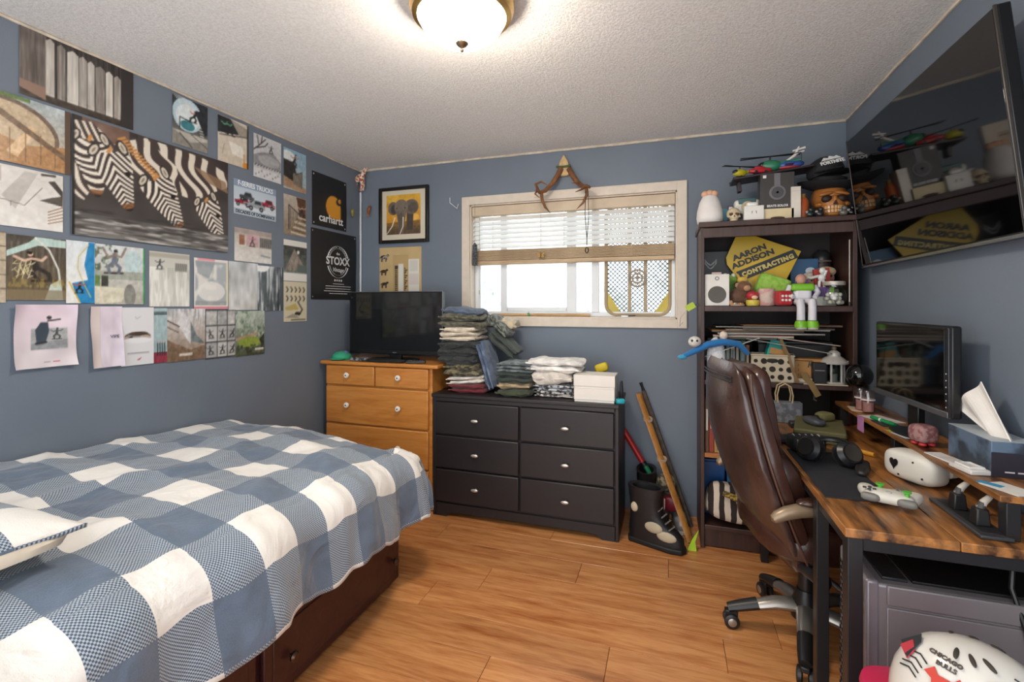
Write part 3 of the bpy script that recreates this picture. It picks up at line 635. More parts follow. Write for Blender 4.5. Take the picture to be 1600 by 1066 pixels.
for k in range(4): MB().box((cc[0] - .036 + .024 * k, -.0075, h * .285), (.014, .001, .014)).build('badge_icon', SW, o, .003)
q_ = random.Random(5)
for k, hw in enumerate((.07, .17, .17, .19, .12)):       # tiny unreadable print
    b = MB(); x = -hw * w * 1.6
    while x < hw * w * 1.6:
        l = q_.uniform(.006, .016); b.box((cc[0] + x + l / 2, -.0075, h * (.232 - .036 * k)), (l, .0008, .0042)); x += l + .003
    b.build('small_print', SW, o)
# ================================================================== LARGE FURNITURE
# ---- ceiling lamp
lm = thing('ceiling_lamp', 'brass flush ceiling lamp with a lit frosted glass bowl', 'lamp', (-.70, 1.55, ZC))
BR = mat('#c9a569', .28, metal=1, var=.1)
MB().lathe([(.09, 0), (.178, 0), (.186, -.012), (.178, -.028), (.186, -.036), (.176, -.058), (.158, -.066), (.150, -.058), (.10, -.03), (.09, 0)], 48).build('ring', BR, lm)
lg = nmat('lit_glass'); lp = lg[4]; lp.inputs['Base Color'].default_value = lin('#fff4e0'); lp.inputs['Roughness'].default_value = .3
lp.inputs['Emission Color'].default_value = (1, .885, .74, 1); lp.inputs['Emission Strength'].default_value = LAMP
MB().lathe([(.157, -.05), (.154, -.072), (.135, -.105), (.10, -.133), (.05, -.152), (0, -.158)], 40).build('glass_bowl', lg[0], lm)
MB().lathe([(0, -.186), (.006, -.184), (.008, -.178), (.004, -.172), (.018, -.164), (.024, -.156), (.018, -.148), (0, -.146)], 20).build('finial', mat('#9c8a74', .3, metal=1), lm)
# ---- bed
DK = wood('#33171a', '#4a2521', (1, 8, 8), 3, .38)
bed = thing('bed', 'dark brown bed with storage drawers under a blue checked duvet', 'bed', (XL + .02, 0, 0))
BW, BL = 1.10, 2.06
BY0 = -.02
box('base', (BW / 2 - .01, (BL + BY0) / 2, .17), (BW - .05, BL - BY0 - .02, .30), DK, bed, .004)
for y0, y1 in ((.36, 1.19), (1.22, 2.035)):
    d = box('drawer', (BW - .024, (y0 + y1) / 2, .155), (.022, y1 - y0, .265), DK, bed, .006)
    box('panel_moulding', (.012, 0, 0), (.006, y1 - y0 - .07, .195), DK, d, .004)
    for y in (y0 + .105, y1 - .065): MB().lathe([(.006, 0), (.006, .012), (.016, .018), (.018, .026), (.012, .033), (0, .034)], 18, rot=(0, R(90), 0)).build('knob', mat('#5d4a3e', .3, metal=.9), d, loc=(.012, y - (y0 + y1) / 2, -.02))
box('mattress', (BW / 2, (BL + BY0) / 2, .45), (BW - .05, BL - BY0 - .06, .26), mat('#cfcac0', .8), bed, .05, seg=4)
def plaid(cu, cv, name='buffalo_check', su=0, sv=0):
    m, nt, N, L, p = nmat(name); p.inputs['Roughness'].default_value = .85; p.inputs['Sheen Weight'].default_value = .25
    uv = N.new('ShaderNodeUVMap'); sp = N.new('ShaderNodeSeparateXYZ'); L.new(uv.outputs[0], sp.inputs[0])
    def math_(op, a, b=None, c=None):
        n = N.new('ShaderNodeMath'); n.operation = op
        for i, q in enumerate((a, b, c)):
            if q is None: continue
            if isinstance(q, (int, float)): n.inputs[i].default_value = q
            else: L.new(q, n.inputs[i])
        return n.outputs[0]
    def par(o, c, sh): return math_('GREATER_THAN', math_('FRACT', math_('MULTIPLY_ADD', o, 1 / (2 * c), sh)), .5)
    a = par(sp.outputs[0], cu, su); b = par(sp.outputs[1], cv, sv)
    fine = par(math_('ADD', math_('MULTIPLY', par(sp.outputs[0], .0044, 0), .0044), sp.outputs[1]), .0044, 0)
    n = N.new('ShaderNodeTexNoise'); n.inputs['Scale'].default_value = 14; n.inputs['Detail'].default_value = 6; L.new(uv.outputs[0], n.inputs['Vector'])
    n2 = N.new('ShaderNodeTexNoise'); n2.inputs['Scale'].default_value = 260; L.new(uv.outputs[0], n2.inputs['Vector'])
    def mix(f, A, B):
        k = N.new('ShaderNodeMix'); k.data_type = 'RGBA'
        if isinstance(f, (int, float)): k.inputs['Factor'].default_value = f
        else: L.new(f, k.inputs['Factor'])
        for nm, q in (('A', A), ('B', B)):
            if isinstance(q, str): k.inputs[nm].default_value = lin(q)
            else: L.new(q, k.inputs[nm])
        return k.outputs['Result']
    dark = mix(n.outputs['Fac'], '#38475a', '#62738a'); dark = mix(math_('MULTIPLY', n2.outputs['Fac'], .35), dark, '#8795a6')
    mid = mix(fine, '#a6b0b8', '#43536a'); white = '#e6e3de'
    c0 = mix(b, white, mid); c1 = mix(b, mid, dark); L.new(mix(a, c0, c1), p.inputs['Base Color'])
    bp = N.new('ShaderNodeBump'); bp.inputs['Strength'].default_value = .25; bp.inputs['Distance'].default_value = .004
    L.new(math_('ADD', n2.outputs['Fac'], math_('MULTIPLY', n.outputs['Fac'], 3)), bp.inputs['Height']); n3 = N.new('ShaderNodeTexNoise'); n3.inputs['Scale'].default_value = 5; n3.inputs['Detail'].default_value = 3; n3.inputs['Distortion'].default_value = 1.6; L.new(uv.outputs[0], n3.inputs['Vector'])
    b3 = N.new('ShaderNodeBump'); b3.inputs['Strength'].default_value = .5; b3.inputs['Distance'].default_value = .03; L.new(n3.outputs['Fac'], b3.inputs['Height']); L.new(b3.outputs[0], bp.inputs['Normal'])
    L.new(bp.outputs[0], p.inputs['Normal']); return m
PLAID = plaid(.150, .185, su=.30, sv=.16)
def cloth(name, fn, nu, nv, m, parent, solid=.012):
    vs = []; uv = []
    for j in range(nv + 1):
        for i in range(nu + 1):
            q, w_ = fn(i / nu, j / nv); vs.append(q); uv.append(w_)
    fs = [(j * (nu + 1) + i, j * (nu + 1) + i + 1, (j + 1) * (nu + 1) + i + 1, (j + 1) * (nu + 1) + i) for j in range(nv) for i in range(nu)]
    me = bpy.data.meshes.new(name); me.from_pydata([tuple(v) for v in vs], [], fs); me.update()
    l = me.uv_layers.new(name='UVMap'); li = np.zeros(len(me.loops), int); me.loops.foreach_get('vertex_index', li)
    l.data.foreach_set('uv', np.array(uv, np.float32)[li].ravel())
    for q in me.polygons: q.use_smooth = True
    me.materials.append(m); o = bpy.data.objects.new(name, me); COL.objects.link(o); o.parent = parent
    if solid:
        k = o.modifiers.new('thickness', 'SOLIDIFY'); k.thickness = solid; k.offset = -1
    return o
def duv(a, b):
    s = .12 + a * (BL - .12 + .31); r = b * (BW + .335)                       # metres along the bed / across it
    x, y = min(r, BW - .02), min(s, BL - .02); ox, oy = max(0, r - BW + .02), max(0, s - BL + .02)
    l = math.hypot(ox, oy); N = mnoise.noise
    top = .685 + .055 * math.exp(-((x) / .5) ** 2) * (1 - .5 * s / BL) + .03 * math.exp(-((s - .95) / .5) ** 2) - .02 * (x / BW)
    top += .022 * N(Vector((x * 3.2, s * 2.6, 1))) + .012 * N(Vector((x * 9, s * 6, 4))) + .018 * (1 - abs(N(Vector((x * 2.2 + s * 1.4, s * 2.0 - x, 12))))) ** 7 + .005 * N(Vector((x * 22, s * 15, 4)))
    # long soft creases running across the top
    top += .010 * max(0, math.sin(s * 14 + x * 9 + 3 * N(Vector((x * 2, s * 2, 8))))) ** 3 * (x / BW)
    if l <= 0: return Vector((x, y, top - .045 * max(0, (x - BW + .30) / .30) ** 2 - .04 * max(0, (y - BL + .25) / .25) ** 2)), (s, r)
    nx, ny = ox / l, oy / l
    along = s * nx + x * ny
    rad = .10; q = l / rad
    if q < 1.35: out = rad * math.sin(q) ; dz = rad * (1 - math.cos(q))
    else: out = rad * math.sin(1.35) + (l - rad * 1.35) * .10; dz = rad * (1 - math.cos(1.35)) + (l - rad * 1.35) * .99
    k = min(1, l / .3)
    fold = .040 * k * (math.sin(along * 13 + 2.2 * N(Vector((along * 2.3, 0, 3)))) * .6 + N(Vector((along * 6, l * 2, 5)))) + .012 * N(Vector((along * 16, l * 7, 5))) * k
    out = out + fold + .015 * k - (.012 if nx > .5 else 0)
    fold += .03 * k * ((1 - abs(N(Vector((along * 3.1 - l * 2.2, l * 1.6, 15))))) ** 6)
    hem = 1 + .16 * N(Vector((along * 3, 2, 9)))
    return Vector((x + nx * max(out, .004), y + ny * max(out, .004), top - .045 * nx * nx - .04 * ny * ny - dz * hem * (1 - .30 * (2 * nx * ny) ** 2))), (s, r)
cloth('duvet', duv, 170, 120, PLAID, bed)
pil = thing('pillow', 'checked pillow with cream edge lying on the duvet at left', 'pillow', (-1.69, .55, .757))
def pl(a, b):
    x = (a - .5) * .60; y = (b - .5) * .50; ed = max(0, 1 - (abs(a - .5) * 2) ** 5) * max(0, 1 - (abs(b - .5) * 2) ** 5)
    return Vector((x, y, .045 + .055 * ed + .008 * mnoise.noise(Vector((x * 9, y * 9, 2))))), (y + .1, x + .2)
cloth('cover', pl, 30, 24, PLAID, pil, .01)
MB().ell((0, 0, .03), (.305, .255, .034), (.5, .35), 40, 10, nz=.008, ns=14).build('lining', mat('#ded3c0', .85, var=.08, vs=30), pil)
# ---- pine chest
PINE = wood('#b5702f', '#d08f48', (1.2, 9, 11), 2.6, .36, knots=3.2, cknot='#5f2a10', coat=.2)
ch = thing('pine_chest', 'orange pine chest of drawers with white knobs in the corner', 'chest of drawers', (-1.90, 2.77, 0))
CX0, CX1 = -.405, .43
box('body', ((CX0 + CX1) / 2, .225, .475), (CX1 - CX0, .42, .93), PINE, ch, .004)
box('top', ((CX0 + CX1) / 2 + .012, .215, .953), (CX1 - CX0 + .085, .47, .026), PINE, ch, .009, seg=3)
KN = mat('#ece9e2', .25, var=.03); SCR = mat('#6a6a68', .3, metal=1)
def drawer(parent, x0, x1, z0, z1, m, knobs, y=0, kind='knob'):
    d = box('drawer', ((x0 + x1) / 2, y, (z0 + z1) / 2), (x1 - x0 - .006, .022, z1 - z0 - .006), m, parent, .006)
    for kx in knobs:
        if kind == 'knob':
            k = MB().lathe([(.007, 0), (.008, .012), (.017, .017), (.0195, .024), (.015, .031), (0, .032)], 20, rot=(R(90), 0, 0)).build('knob', KN, d, loc=(kx - (x0 + x1) / 2, -.011, .004))
            MB().lathe([(.0055, .03), (.005, .0335), (0, .0337)], 12, rot=(R(90), 0, 0)).build('knob_screw', SCR, k)
        else:
            MB().ell((0, -.022, 0), (.0245, .007, .0105), (1, .9), 20, 10).cyl((0, 0, 0), (0, -.02, 0), .006).build('handle', mat('#cfcac2', .3, metal=.7), d, loc=(0, -.011, 0))
    return d
k1, k2 = xat(543, 2.75) + 1.90, xat(623, 2.75) + 1.90
drawer(ch, CX0 + .012, .005, .80, .938, PINE, [k1]); drawer(ch, .008, CX1 - .016, .80, .938, PINE, [k2])
for z0, z1 in ((.535, .795), (.275, .53), (.03, .27)): drawer(ch, CX0 + .012, CX1 - .016, z0, z1, PINE, [k1, k2])
box('plinth', ((CX0 + CX1) / 2, .23, .0125), (CX1 - CX0, .40, .025), PINE, ch, .003)
# ---- dark dresser
BLD = mat('#262224', .42, var=.10, vs=3, bump=.02, bs=200)
dr = thing('dresser', 'wide black-brown dresser with six drawers and oval metal pulls', 'dresser', (-.862, 2.755, 0))
DW = .588
box('body', (0, .215, .425), (DW * 2 - .01, .40, .69), BLD, dr, .002)
box('top', (0, .205, .775), (DW * 2 + .012, .435, .022), BLD, dr, .004)
for s_ in (-1, 1): box('side_panel', (s_ * (DW - .008), .212, .38), (.018, .416, .765), BLD, dr, .002)
bb = MB(); pts = [(-DW + .02, .0), (-DW + .09, .0), (-DW + .12, .022), (-DW + .17, .03), (0, .032), (DW - .17, .03), (DW - .12, .022), (DW - .09, 0), (DW - .02, 0), (DW - .02, .085), (-DW + .02, .085)]
bb.prism(pts, .018, (0, .022, 0), (R(90), 0, 0)).build('plinth', BLD, dr, .001)
for x0, x1 in ((-DW + .02, -.002), (.002, DW - .02)):
    for z0, z1 in ((.527, .738), (.312, .523), (.097, .308)): drawer(dr, x0, x1, z0, z1, BLD, [0], .001, 'pull')
box('rail', (0, .006, .752), (DW * 2 - .04, .02, .025), BLD, dr, .002)
# ---- bookcase
WAL = wood('#33201b', '#4a3029', (9, 9, 1), 3, .42)
bc = thing('bookcase', 'tall dark walnut bookcase crowded with toys, books and boxes', 'bookcase', (.54, 2.85, 0))
BH = .3725
for s_ in (-1, 1): box('side_panel', (s_ * (BH - .01), .19, .90), (.02, .38, 1.80), WAL, bc, .002)
box('back_panel', (0, .374, .93), (BH * 2 - .04, .008, 1.74), mat('#241a19', .6), bc, 0)
box('top', (0, .185, 1.8), (BH * 2 + .02, .40, .03), WAL, bc, .004)
box('top_fascia', (0, .006, 1.7555), (BH * 2 - .03, .014, .055), WAL, bc, .003)
SHZ = {2: 1.35, 3: .936, 4: .53, 5: .13}
for k, z in SHZ.items(): box('shelf', (0, .187, z - .0125), (BH * 2 - .04, .372, .025), WAL if k != 4 else wood('#8f5526', '#b87a3c', (2, 9, 9), 3, .35), bc, .003)  # one shelf gets orange wood, its sunlit reflection put into the colour
box('shelf_lip', (0, .002, 1.333), (BH * 2 - .038, .012, .03), WAL, bc, .003)
box('plinth', (0, .03, .055), (BH * 2 - .04, .02, .10), WAL, bc, .003)
# ---- desk
RUS = wood('#2e1a12', '#c58446', (7, 1.1, 7), 3.4, .34, knots=0, coat=.12, fine=.28)
MET = mat('#2b2a2c', .38, metal=.35, var=.05)
dk = thing('desk', 'rustic wood topped desk with black metal frame and a raised rear shelf', 'desk', (.452, 1.50, 0))
DL = 1.335; DD = XR - .452 - .012
box('desk_board', (.125, DL / 2, .7375), (.25, DL, .025), RUS, dk, .0025)
box('desk_board', (.252 + (DD - .252) / 2, DL / 2, .7375), (DD - .252, DL, .025), RUS, dk, .0025)
LG = {}
for x in (.026, DD - .03):
    for y in (.03, .315, DL - .03): MB().box((0, 0, .362), (.036, .042, .724)).build('leg', MET, dk, .002, loc=(x, y, 0))
for y in (.03, DL - .03): box('cross_rail', (DD / 2, y, .706), (DD - .09, .03, .036), MET, dk, .002)
for x in (.026, DD - .03):
    box('side_rail', (x, .172, .706), (.03, .238, .036), MET, dk, .002); box('side_rail', (x, .82, .706), (.03, .96, .036), MET, dk, .002)
RX0 = .352
box('riser_shelf', (RX0 + (DD - RX0) / 2, .045 + (DL - .06) / 2, .856), (DD - RX0, DL - .06, .018), RUS, dk, .002)
for y in (.063, .70, 1.29): 
    for x in (RX0 + .028, DD - .02): box('riser_leg', (x, y, .7985), (.03, .034, .097), MET, dk, .002)
# ---- wall television
tv = thing('television', 'large flat black television tilted down on the right wall', 'television', (.895, 2.26, 1.865))
TA = math.atan2(.072, .65)
TW, TH = 1.165, .655
tvr = Euler((0, 0, 0))
def tvp(name, c, d, m, bevel=.003): 
    o = box(name, (0, 0, 0), d, m, tv, bevel); e = Matrix.Rotation(-TA, 3, 'Y'); o.location = e @ Vector(c); o.rotation_euler = (0, -TA, 0); return o
PB = mat('#0d0d0f', .35, var=.05)
tvp('body', (.022, 0, 0), (.034, TW, TH), PB, .005); 
tvp('screen', (.0025, 0, .004), (.005, TW - .02, TH - .026), mat('#050506', .05, var=.02, spec=.75), .001)
tvp('bottom_bezel', (.002, 0, -TH / 2 + .006), (.012, TW, .012), mat('#8f9194', .25, metal=.8), .002)
for s_ in (-1, 1): tvp('side_bezel', (.003, s_ * (TW / 2 - .003), 0), (.01, .006, TH), mat('#55504c', .3, metal=.7), .002)
box('wall_plate', (.072, 0, .02), (.012, .36, .30), PB, tv, .002)
for s_ in (-1, 1): box('bracket_arm', (.058, s_ * .12, .02), (.03, .03, .34), PB, tv, .002)
# ================================================================== CHAIR, COMPUTER, SMALL TELEVISION
LEA = mat('#3d251e', .26, var=.22, vs=7, bump=.10, bs=55, spec=.6)
LEA_GREY = mat('#45332f', .24, var=.4, vs=6, bump=.12, bs=40, spec=.7)  # greyer, more mottled brown leather for the rear shell
ac = thing('office_chair', 'worn brown leather executive chair pulled up to the desk', 'chair', (.53, 2.21, 0), R(12))
SIL = mat('#a9a49d', .3, metal=.75, var=.06); BLP = mat('#1c1b1c', .4)
# backrest: horizontal sections stacked up a reclined curve; local +x is the direction the sitter faces
def back_curve(t): return Vector((-.10 - .22 * t - .055 * math.sin(t * math.pi) + .04 * max(0, t - .72), 0, .36 + .77 * t))
def sec(t0, t1, n, wf, tf, xf, e=.55, nu=28, crease=None):
    b = MB(); vs = []; fs = []
    for j in range(n + 1):
        q = j / n; t = t0 + (t1 - t0) * q; c = back_curve(t); cap = math.sqrt(max(0, 1 - (abs(q - .5) * 2) ** 6)) * .98 + .02
        for k in range(nu):
            a = 2 * math.pi * k / nu; ca, sa = math.cos(a), math.sin(a)
            x = math.copysign(abs(ca) ** e, ca) * tf(t) / 2 * cap + xf(t); y = math.copysign(abs(sa) ** e, sa) * wf(t) / 2 * (cap * .35 + .65)
            y_ = y; x += .03 * (abs(y_) / .25) ** 2.2                        # wings curl forward
            p = c + Vector((x, y, 0)); p += mnoise.noise_vector(p * 14) * .0035; vs.append(p)
    for j in range(n):
        for k in range(nu):
            l = (k + 1) % nu; fs.append((j * nu + k, j * nu + l, (j + 1) * nu + l, (j + 1) * nu + k))
    fs.append(tuple(reversed(range(nu)))); fs.append(tuple(n * nu + k for k in range(nu)))
    b.add(vs, fs); return b
wid = lambda t: .47 + .08 * math.sin(min(1, t * 1.15) * math.pi) - .05 * max(0, t - .75) * 3
sec(-.02, 1, 30, wid, lambda t: .05, lambda t: -.03).build('back_shell', LEA_GREY, ac)
sec(.02, .985, 30, lambda t: wid(t) * .99, lambda t: .09, lambda t: .015).build('back_padding', LEA, ac)
sec(.58, .99, 16, lambda t: wid(t) * .88, lambda t: .085, lambda t: .055).build('head_cushion', LEA, ac)
sec(.06, .585, 18, lambda t: wid(t) * .88, lambda t: .10 + .05 * math.sin((t - .06) / .53 * math.pi), lambda t: .07).build('lumbar_cushion', LEA, ac)
for s_ in (-1, 1):   # welt seams
    MB().tube([back_curve(t) + Vector((-.012 + .03 * (wid(t) / .5) ** 2.2, s_ * wid(t) * .502, 0)) for t in [i / 24 for i in range(1, 24)]], .004, 6).build('seam', mat('#5c4034', .4), ac)
for dx in (0, .02): MB().tube([back_curve(.93 - dx) + Vector((-.0535 + .03 * abs(y / .25) ** 2.2, y, 0)) for y in [(-.17 + .34 * i / 14) for i in range(15)]], .0035, 6).build('stitch_line', mat('#1d1719', .5), ac)
MB().ell((.06, 0, .47), (.29, .27, .075), (.5, .55), 32, 12, nz=.008, ns=7).build('seat', LEA, ac)
MB().box((.03, 0, .385), (.30, .26, .04)).build('seat_mechanism', BLP, ac, .01)
for s_ in (-1, 1):
    MB().tube([(-.26, s_ * .30, .595), (-.22, s_ * .302, .63), (-.12, s_ * .305, .648), (.06, s_ * .305, .65), (.18, s_ * .30, .64), (.21, s_ * .29, .58), (.15, s_ * .28, .48), (.08, s_ * .26, .42)], [.02, .026, .027, .026, .026, .024, .022, .022], 10).build('armrest', mat('#8d7a63', .35, metal=.35, var=.1), ac, subd=1)
    MB().ell((-.01, s_ * .305, .668), (.17, .036, .016), (.7, .8), 20, 8).build('arm_pad', LEA, ac)
MB().cyl((-.12, -.22, .40), (-.10, -.30, .40), .018, .022, 12).cyl((-.1, -.30, .40), (-.095, -.325, .40), .026, .026, 14).build('tilt_knob', mat('#3b3a3c', .3, metal=.6), ac)
MB().tube([(-.06, -.2, .385), (-.02, -.27, .36), (.04, -.30, .35)], [.01, .012, .018], 8, flat=.5).build('lever', mat('#77787c', .35, metal=.7), ac)
MB().lathe([(.03, .20), (.03, .37), (.024, .38)], 16).lathe([(.055, .085), (.055, .14), (.035, .2), (.03, .2)], 20).build('gas_column', BLP, ac)
leg = None
for k in range(5):
    a = R(172 + 72 * k)
    o = MB().tube([(.03, 0, .13), (.12, 0, .125), (.19, 0, .105), (.27, 0, .082)], [.036, .033, .027, .02], 10, flat=.75).build('base_leg', SIL, ac, rz=a)
    MB().tube([(.18, 0, .112), (.25, 0, .092), (.295, 0, .078)], [.030, .027, .022], 10, flat=.8).build('leg_cap', BLP, o)
    MB().cyl((.28, 0, .08), (.28, 0, .045), .01).box((.282, 0, .062), (.05, .03, .02)).build('caster_fork', BLP, o, .004)
    for s_ in (-1, 1): MB().lathe([(0, -.01), (.024, -.01), (.030, -.006), (.030, .006), (.024, .01), (0, .01)], 20, (.282, s_ * .018, .0305), (R(90), 0, 0)).build('caster_wheel', BLP, o)
    for s_ in (-1, 1): MB().lathe([(0, 0), (.017, 0), (.013, .002), (0, .002)], 16, (.282, s_ * .0285, .0305), (R(-90) * s_, 0, 0)).build('wheel_hub', SIL, o)
# ---- computer tower
pc = thing('computer_tower', 'large grey computer tower with mesh front standing under the desk', 'computer', (.515, 1.555, 0))
CAS = mat('#8b8587', .4, metal=.25, var=.05); BKM = mat('#131314', .5, var=.1)
box('case', (.235, .105, .30), (.44, .205, .57), CAS, pc, .008)
box('side_panel', (.25, .0, .275), (.40, .008, .50), CAS, pc, .002)
box('side_top_strip', (.25, .0, .559), (.40, .01, .054), CAS, pc, .004)
box('front_panel', (.018, .105, .30), (.034, .21, .585), mat('#938d93', .35, metal=.3), pc, .008)
box('top_grille', (.28, .11, .589), (.32, .16, .008), BKM, pc, .002)
box('control_strip', (.08, .11, .589), (.06, .16, .009), mat('#2c2c30', .25), pc, .002)
g = MB()
for iz in range(30):
    for iy in range(10): g.lathe([(0, .0012), (.006, .0012), (.0075, 0)], 6, (-.001, .02 + .0185 * iy + (.009 if iz % 2 else 0), .04 + .0175 * iz), (0, R(-90), 0))
o = g.build('front_mesh', BKM, pc); o['kind'] = 'stuff'
for x in (.06, .42):
    for y in (.035, .175): MB().cyl((x, y, 0), (x, y, .018), .016, .018, 12).build('foot', BKM, pc)
# ---- small television on the chest
st = thing('small_television', 'black flat television standing on the pine chest', 'television', (-1.84, 2.93, .967))
box('screen_body', (0, .01, .262), (.755, .035, .445), PB, st, .005)
box('screen', (0, -.0085, .272), (.725, .003, .405), mat('#08090b', .08, spec=.6, var=.02), st, .001)
MB().prism([(.155 * math.cos(a) * 1.25, .09 * math.sin(a)) for a in [2 * math.pi * i / 28 for i in range(28)]], .012).build('stand_base', mat('#101012', .2), st, .003)
box('stand_neck', (0, .018, .03), (.09, .03, .05), PB, st, .004)
box('maker_badge', (0, -.0085, .053), (.03, .002, .007), mat('#9fa1a5', .3, metal=1), st, 0)
for a, b_ in (((.755, .004, .004), (0, -.009, .4835)), ((.004, .004, .445), (.3765, -.009, .262))): box('edge_trim', b_, a, mat('#8b8e93', .3, metal=.8), st, .001)
# ---- monitor on the riser
mo = thing('monitor', 'black computer monitor on the raised desk shelf against the wall', 'monitor', (.862, 2.175, .866), R(-90 + 3))
box('back_case', (0, .012, .265), (.515, .034, .305), mat('#17171a', .3), mo, .008)
box('screen', (-.006, -.0065, .272), (.47, .003, .27), mat('#0a0a0b', .07, spec=.7, var=.02), mo, .001)
box('chin', (0, -.007, .125), (.51, .012, .022), mat('#6c6e72', .25, metal=.6), mo, .003)
box('side_bezel', (.247, -.005, .265), (.02, .012, .295), mat('#202024', .2), mo, .003)
for k in range(6): MB().lathe([(.0025, 0), (.002, .001), (0, .001)], 8, rot=(R(90), 0, 0)).build('button', mat('#c3c6cc', .4), mo, loc=(.247, -.0115, .15 + .022 * k))
box('stand_neck', (0, .022, .065), (.07, .025, .12), PB, mo, .004)
MB().prism([(.10 * math.cos(a), .05 * math.sin(a)) for a in [2 * math.pi * i / 28 for i in range(28)]], .01).build('stand_base', PB, mo, .002)
# ================================================================== BACK WALL, WINDOW DRESSING
wb = YB - .002
def solo(b, name, label, cat, m, loc=(0, 0, 0), rz=0, group=None, bevel=0, **k):
    return tag(b.build(name, m, None, bevel, loc=loc, rz=rz, **k), label, cat, group)
# venetian blind in the window recess
bl = thing('venetian_blind', 'half-raised venetian blind with white slats and tan lower stack', 'blind', ((WX0 + WX1) / 2, YB + .035, WZ1 - .014))
bw = WX1 - WX0 - .03
TAN = wood('#a98e6d', '#cdb491', (1, 9, 9), 4, .5); SLT = mat('#eff0ee', .45, var=.02)
box('headrail', (0, 0, -.036), (bw, .05, .07), mat('#c9b79e', .5), bl, .003)
sl = None
for k in range(7):
    z = -.094 - .0335 * k
    if sl is None: sl = MB().box((0, 0, 0), (bw - .01, .044, .0035), (R(48), 0, 0)).build('slat', SLT, bl, 0, loc=(0, 0, z), smooth=0)
    else: copy_part(sl, bl, (0, 0, z))
sl2 = None
for k in range(9):
    z = -.328 - .0085 * k
    if sl2 is None: sl2 = MB().box((0, 0, 0), (bw - .01, .048, .006)).build('stacked_slat', TAN, bl, .001, loc=(0, 0, z), smooth=0)
    else: copy_part(sl2, bl, (0, .001 * (k % 2), z))
box('bottom_rail', (0, 0, -.418), (bw - .008, .052, .030), TAN, bl, .004)
for x in (-.55, -.02, .5): MB().cyl((x, -.028, -.07), (x, -.028, -.33), .0016, n=6).build('ladder_cord', SLT, bl)
MB().cyl((-bw / 2 + .06, -.03, -.07), (-bw / 2 + .06, -.03, -.62), .0014, n=6).lathe([(0, -.65), (.007, -.645), (.005, -.62), (0, -.615)], 8, (-bw / 2 + .06, -.03, 0)).build('pull_cord', mat('#b9ac9a', .6), bl)
# mesh panel standing outside the right half of the window
mp = thing('mesh_panel', 'tan framed mesh panel with round emblem standing in the right window half', 'panel', (xat(996, YB + .076), YB + .076, WZ0 + .0125))
TF = mat('#a8977b', .55); pw_, pz0, pz1 = .21, .0145, .755
def rrect(w, z0, z1, r, n=6):
    o = []
    for cx, cz, a0 in ((w - r, z1 - r, 0), (-w + r, z1 - r, 90), (-w + r, z0 + r, 180), (w - r, z0 + r, 270)):
        o += [(cx + r * math.cos(R(a0 + 90 * i / n)), 0, cz + r * math.sin(R(a0 + 90 * i / n))) for i in range(n + 1)]
    return o
MB().tube(rrect(pw_, pz0, pz1, .07), .013, 8, closed=True).build('frame', TF, mp)
for x in (-.052, .052): MB().box((x, 0, (pz0 + pz1) / 2), (.022, .01, pz1 - pz0)).build('upright_bar', TF, mp, .003)
e = MB()
for r0, r1 in ((.050, .062), (.026, .038)): e.lathe([(r0, -.005), (r1, -.005), (r1, .005), (r0, .005), (r0, -.005)], 32, (0, -.012, .262), (R(90), 0, 0), caps=False)
for k in range(10): e.box((.044 * math.cos(k * .6283), -.012, .262 + .044 * math.sin(k * .6283)), (.016, .007, .006), (0, -k * .6283, 0))
e.lathe([(0, -.005), (.012, -.005), (.012, .005), (0, .005)], 18, (0, -.012, .262), (R(90), 0, 0))
for k in range(4): e.box((.019 * math.cos(k * 1.5708), -.012, .262 + .019 * math.sin(k * 1.5708)), (.018, .007, .006), (0, -k * 1.5708, 0))
e.build('emblem', mat('#8d7f6c', .5), mp)
for s_ in (-1, 1): MB().prism([(s_ * pw_, pz0 + .17), (s_ * pw_ * .97, pz0 + .05), (s_ * pw_ * .75, pz0 + .01), (s_ * .10, pz0)][::s_], .006, (0, .003, 0), (R(90), 0, 0)).build('corner_plate', mat('#c3b04a', .5), mp)
g = MB(); st_ = .021
for dgn in (1, -1):
    for k in range(-20, 62):
        pts = []
        for i in range(2):
            pass
        c0 = k * st_ * 1.414
        # line x*dgn + z = c0 clipped to the frame
        zs = sorted(((c0 - pw_ * 1), (c0 + pw_ * 1))); z0_, z1_ = max(zs[0], 0), min(zs[1], pz1 - pz0)
        if z1_ - z0_ > .02: g.tube([((c0 - z0_) * dgn, 0, pz0 + z0_), ((c0 - z1_) * dgn, 0, pz0 + z1_)], .0026, 4, caps=False)
o = g.build('wire_mesh', mat('#3b3a37', .5, metal=.3), mp); o['kind'] = 'stuff'
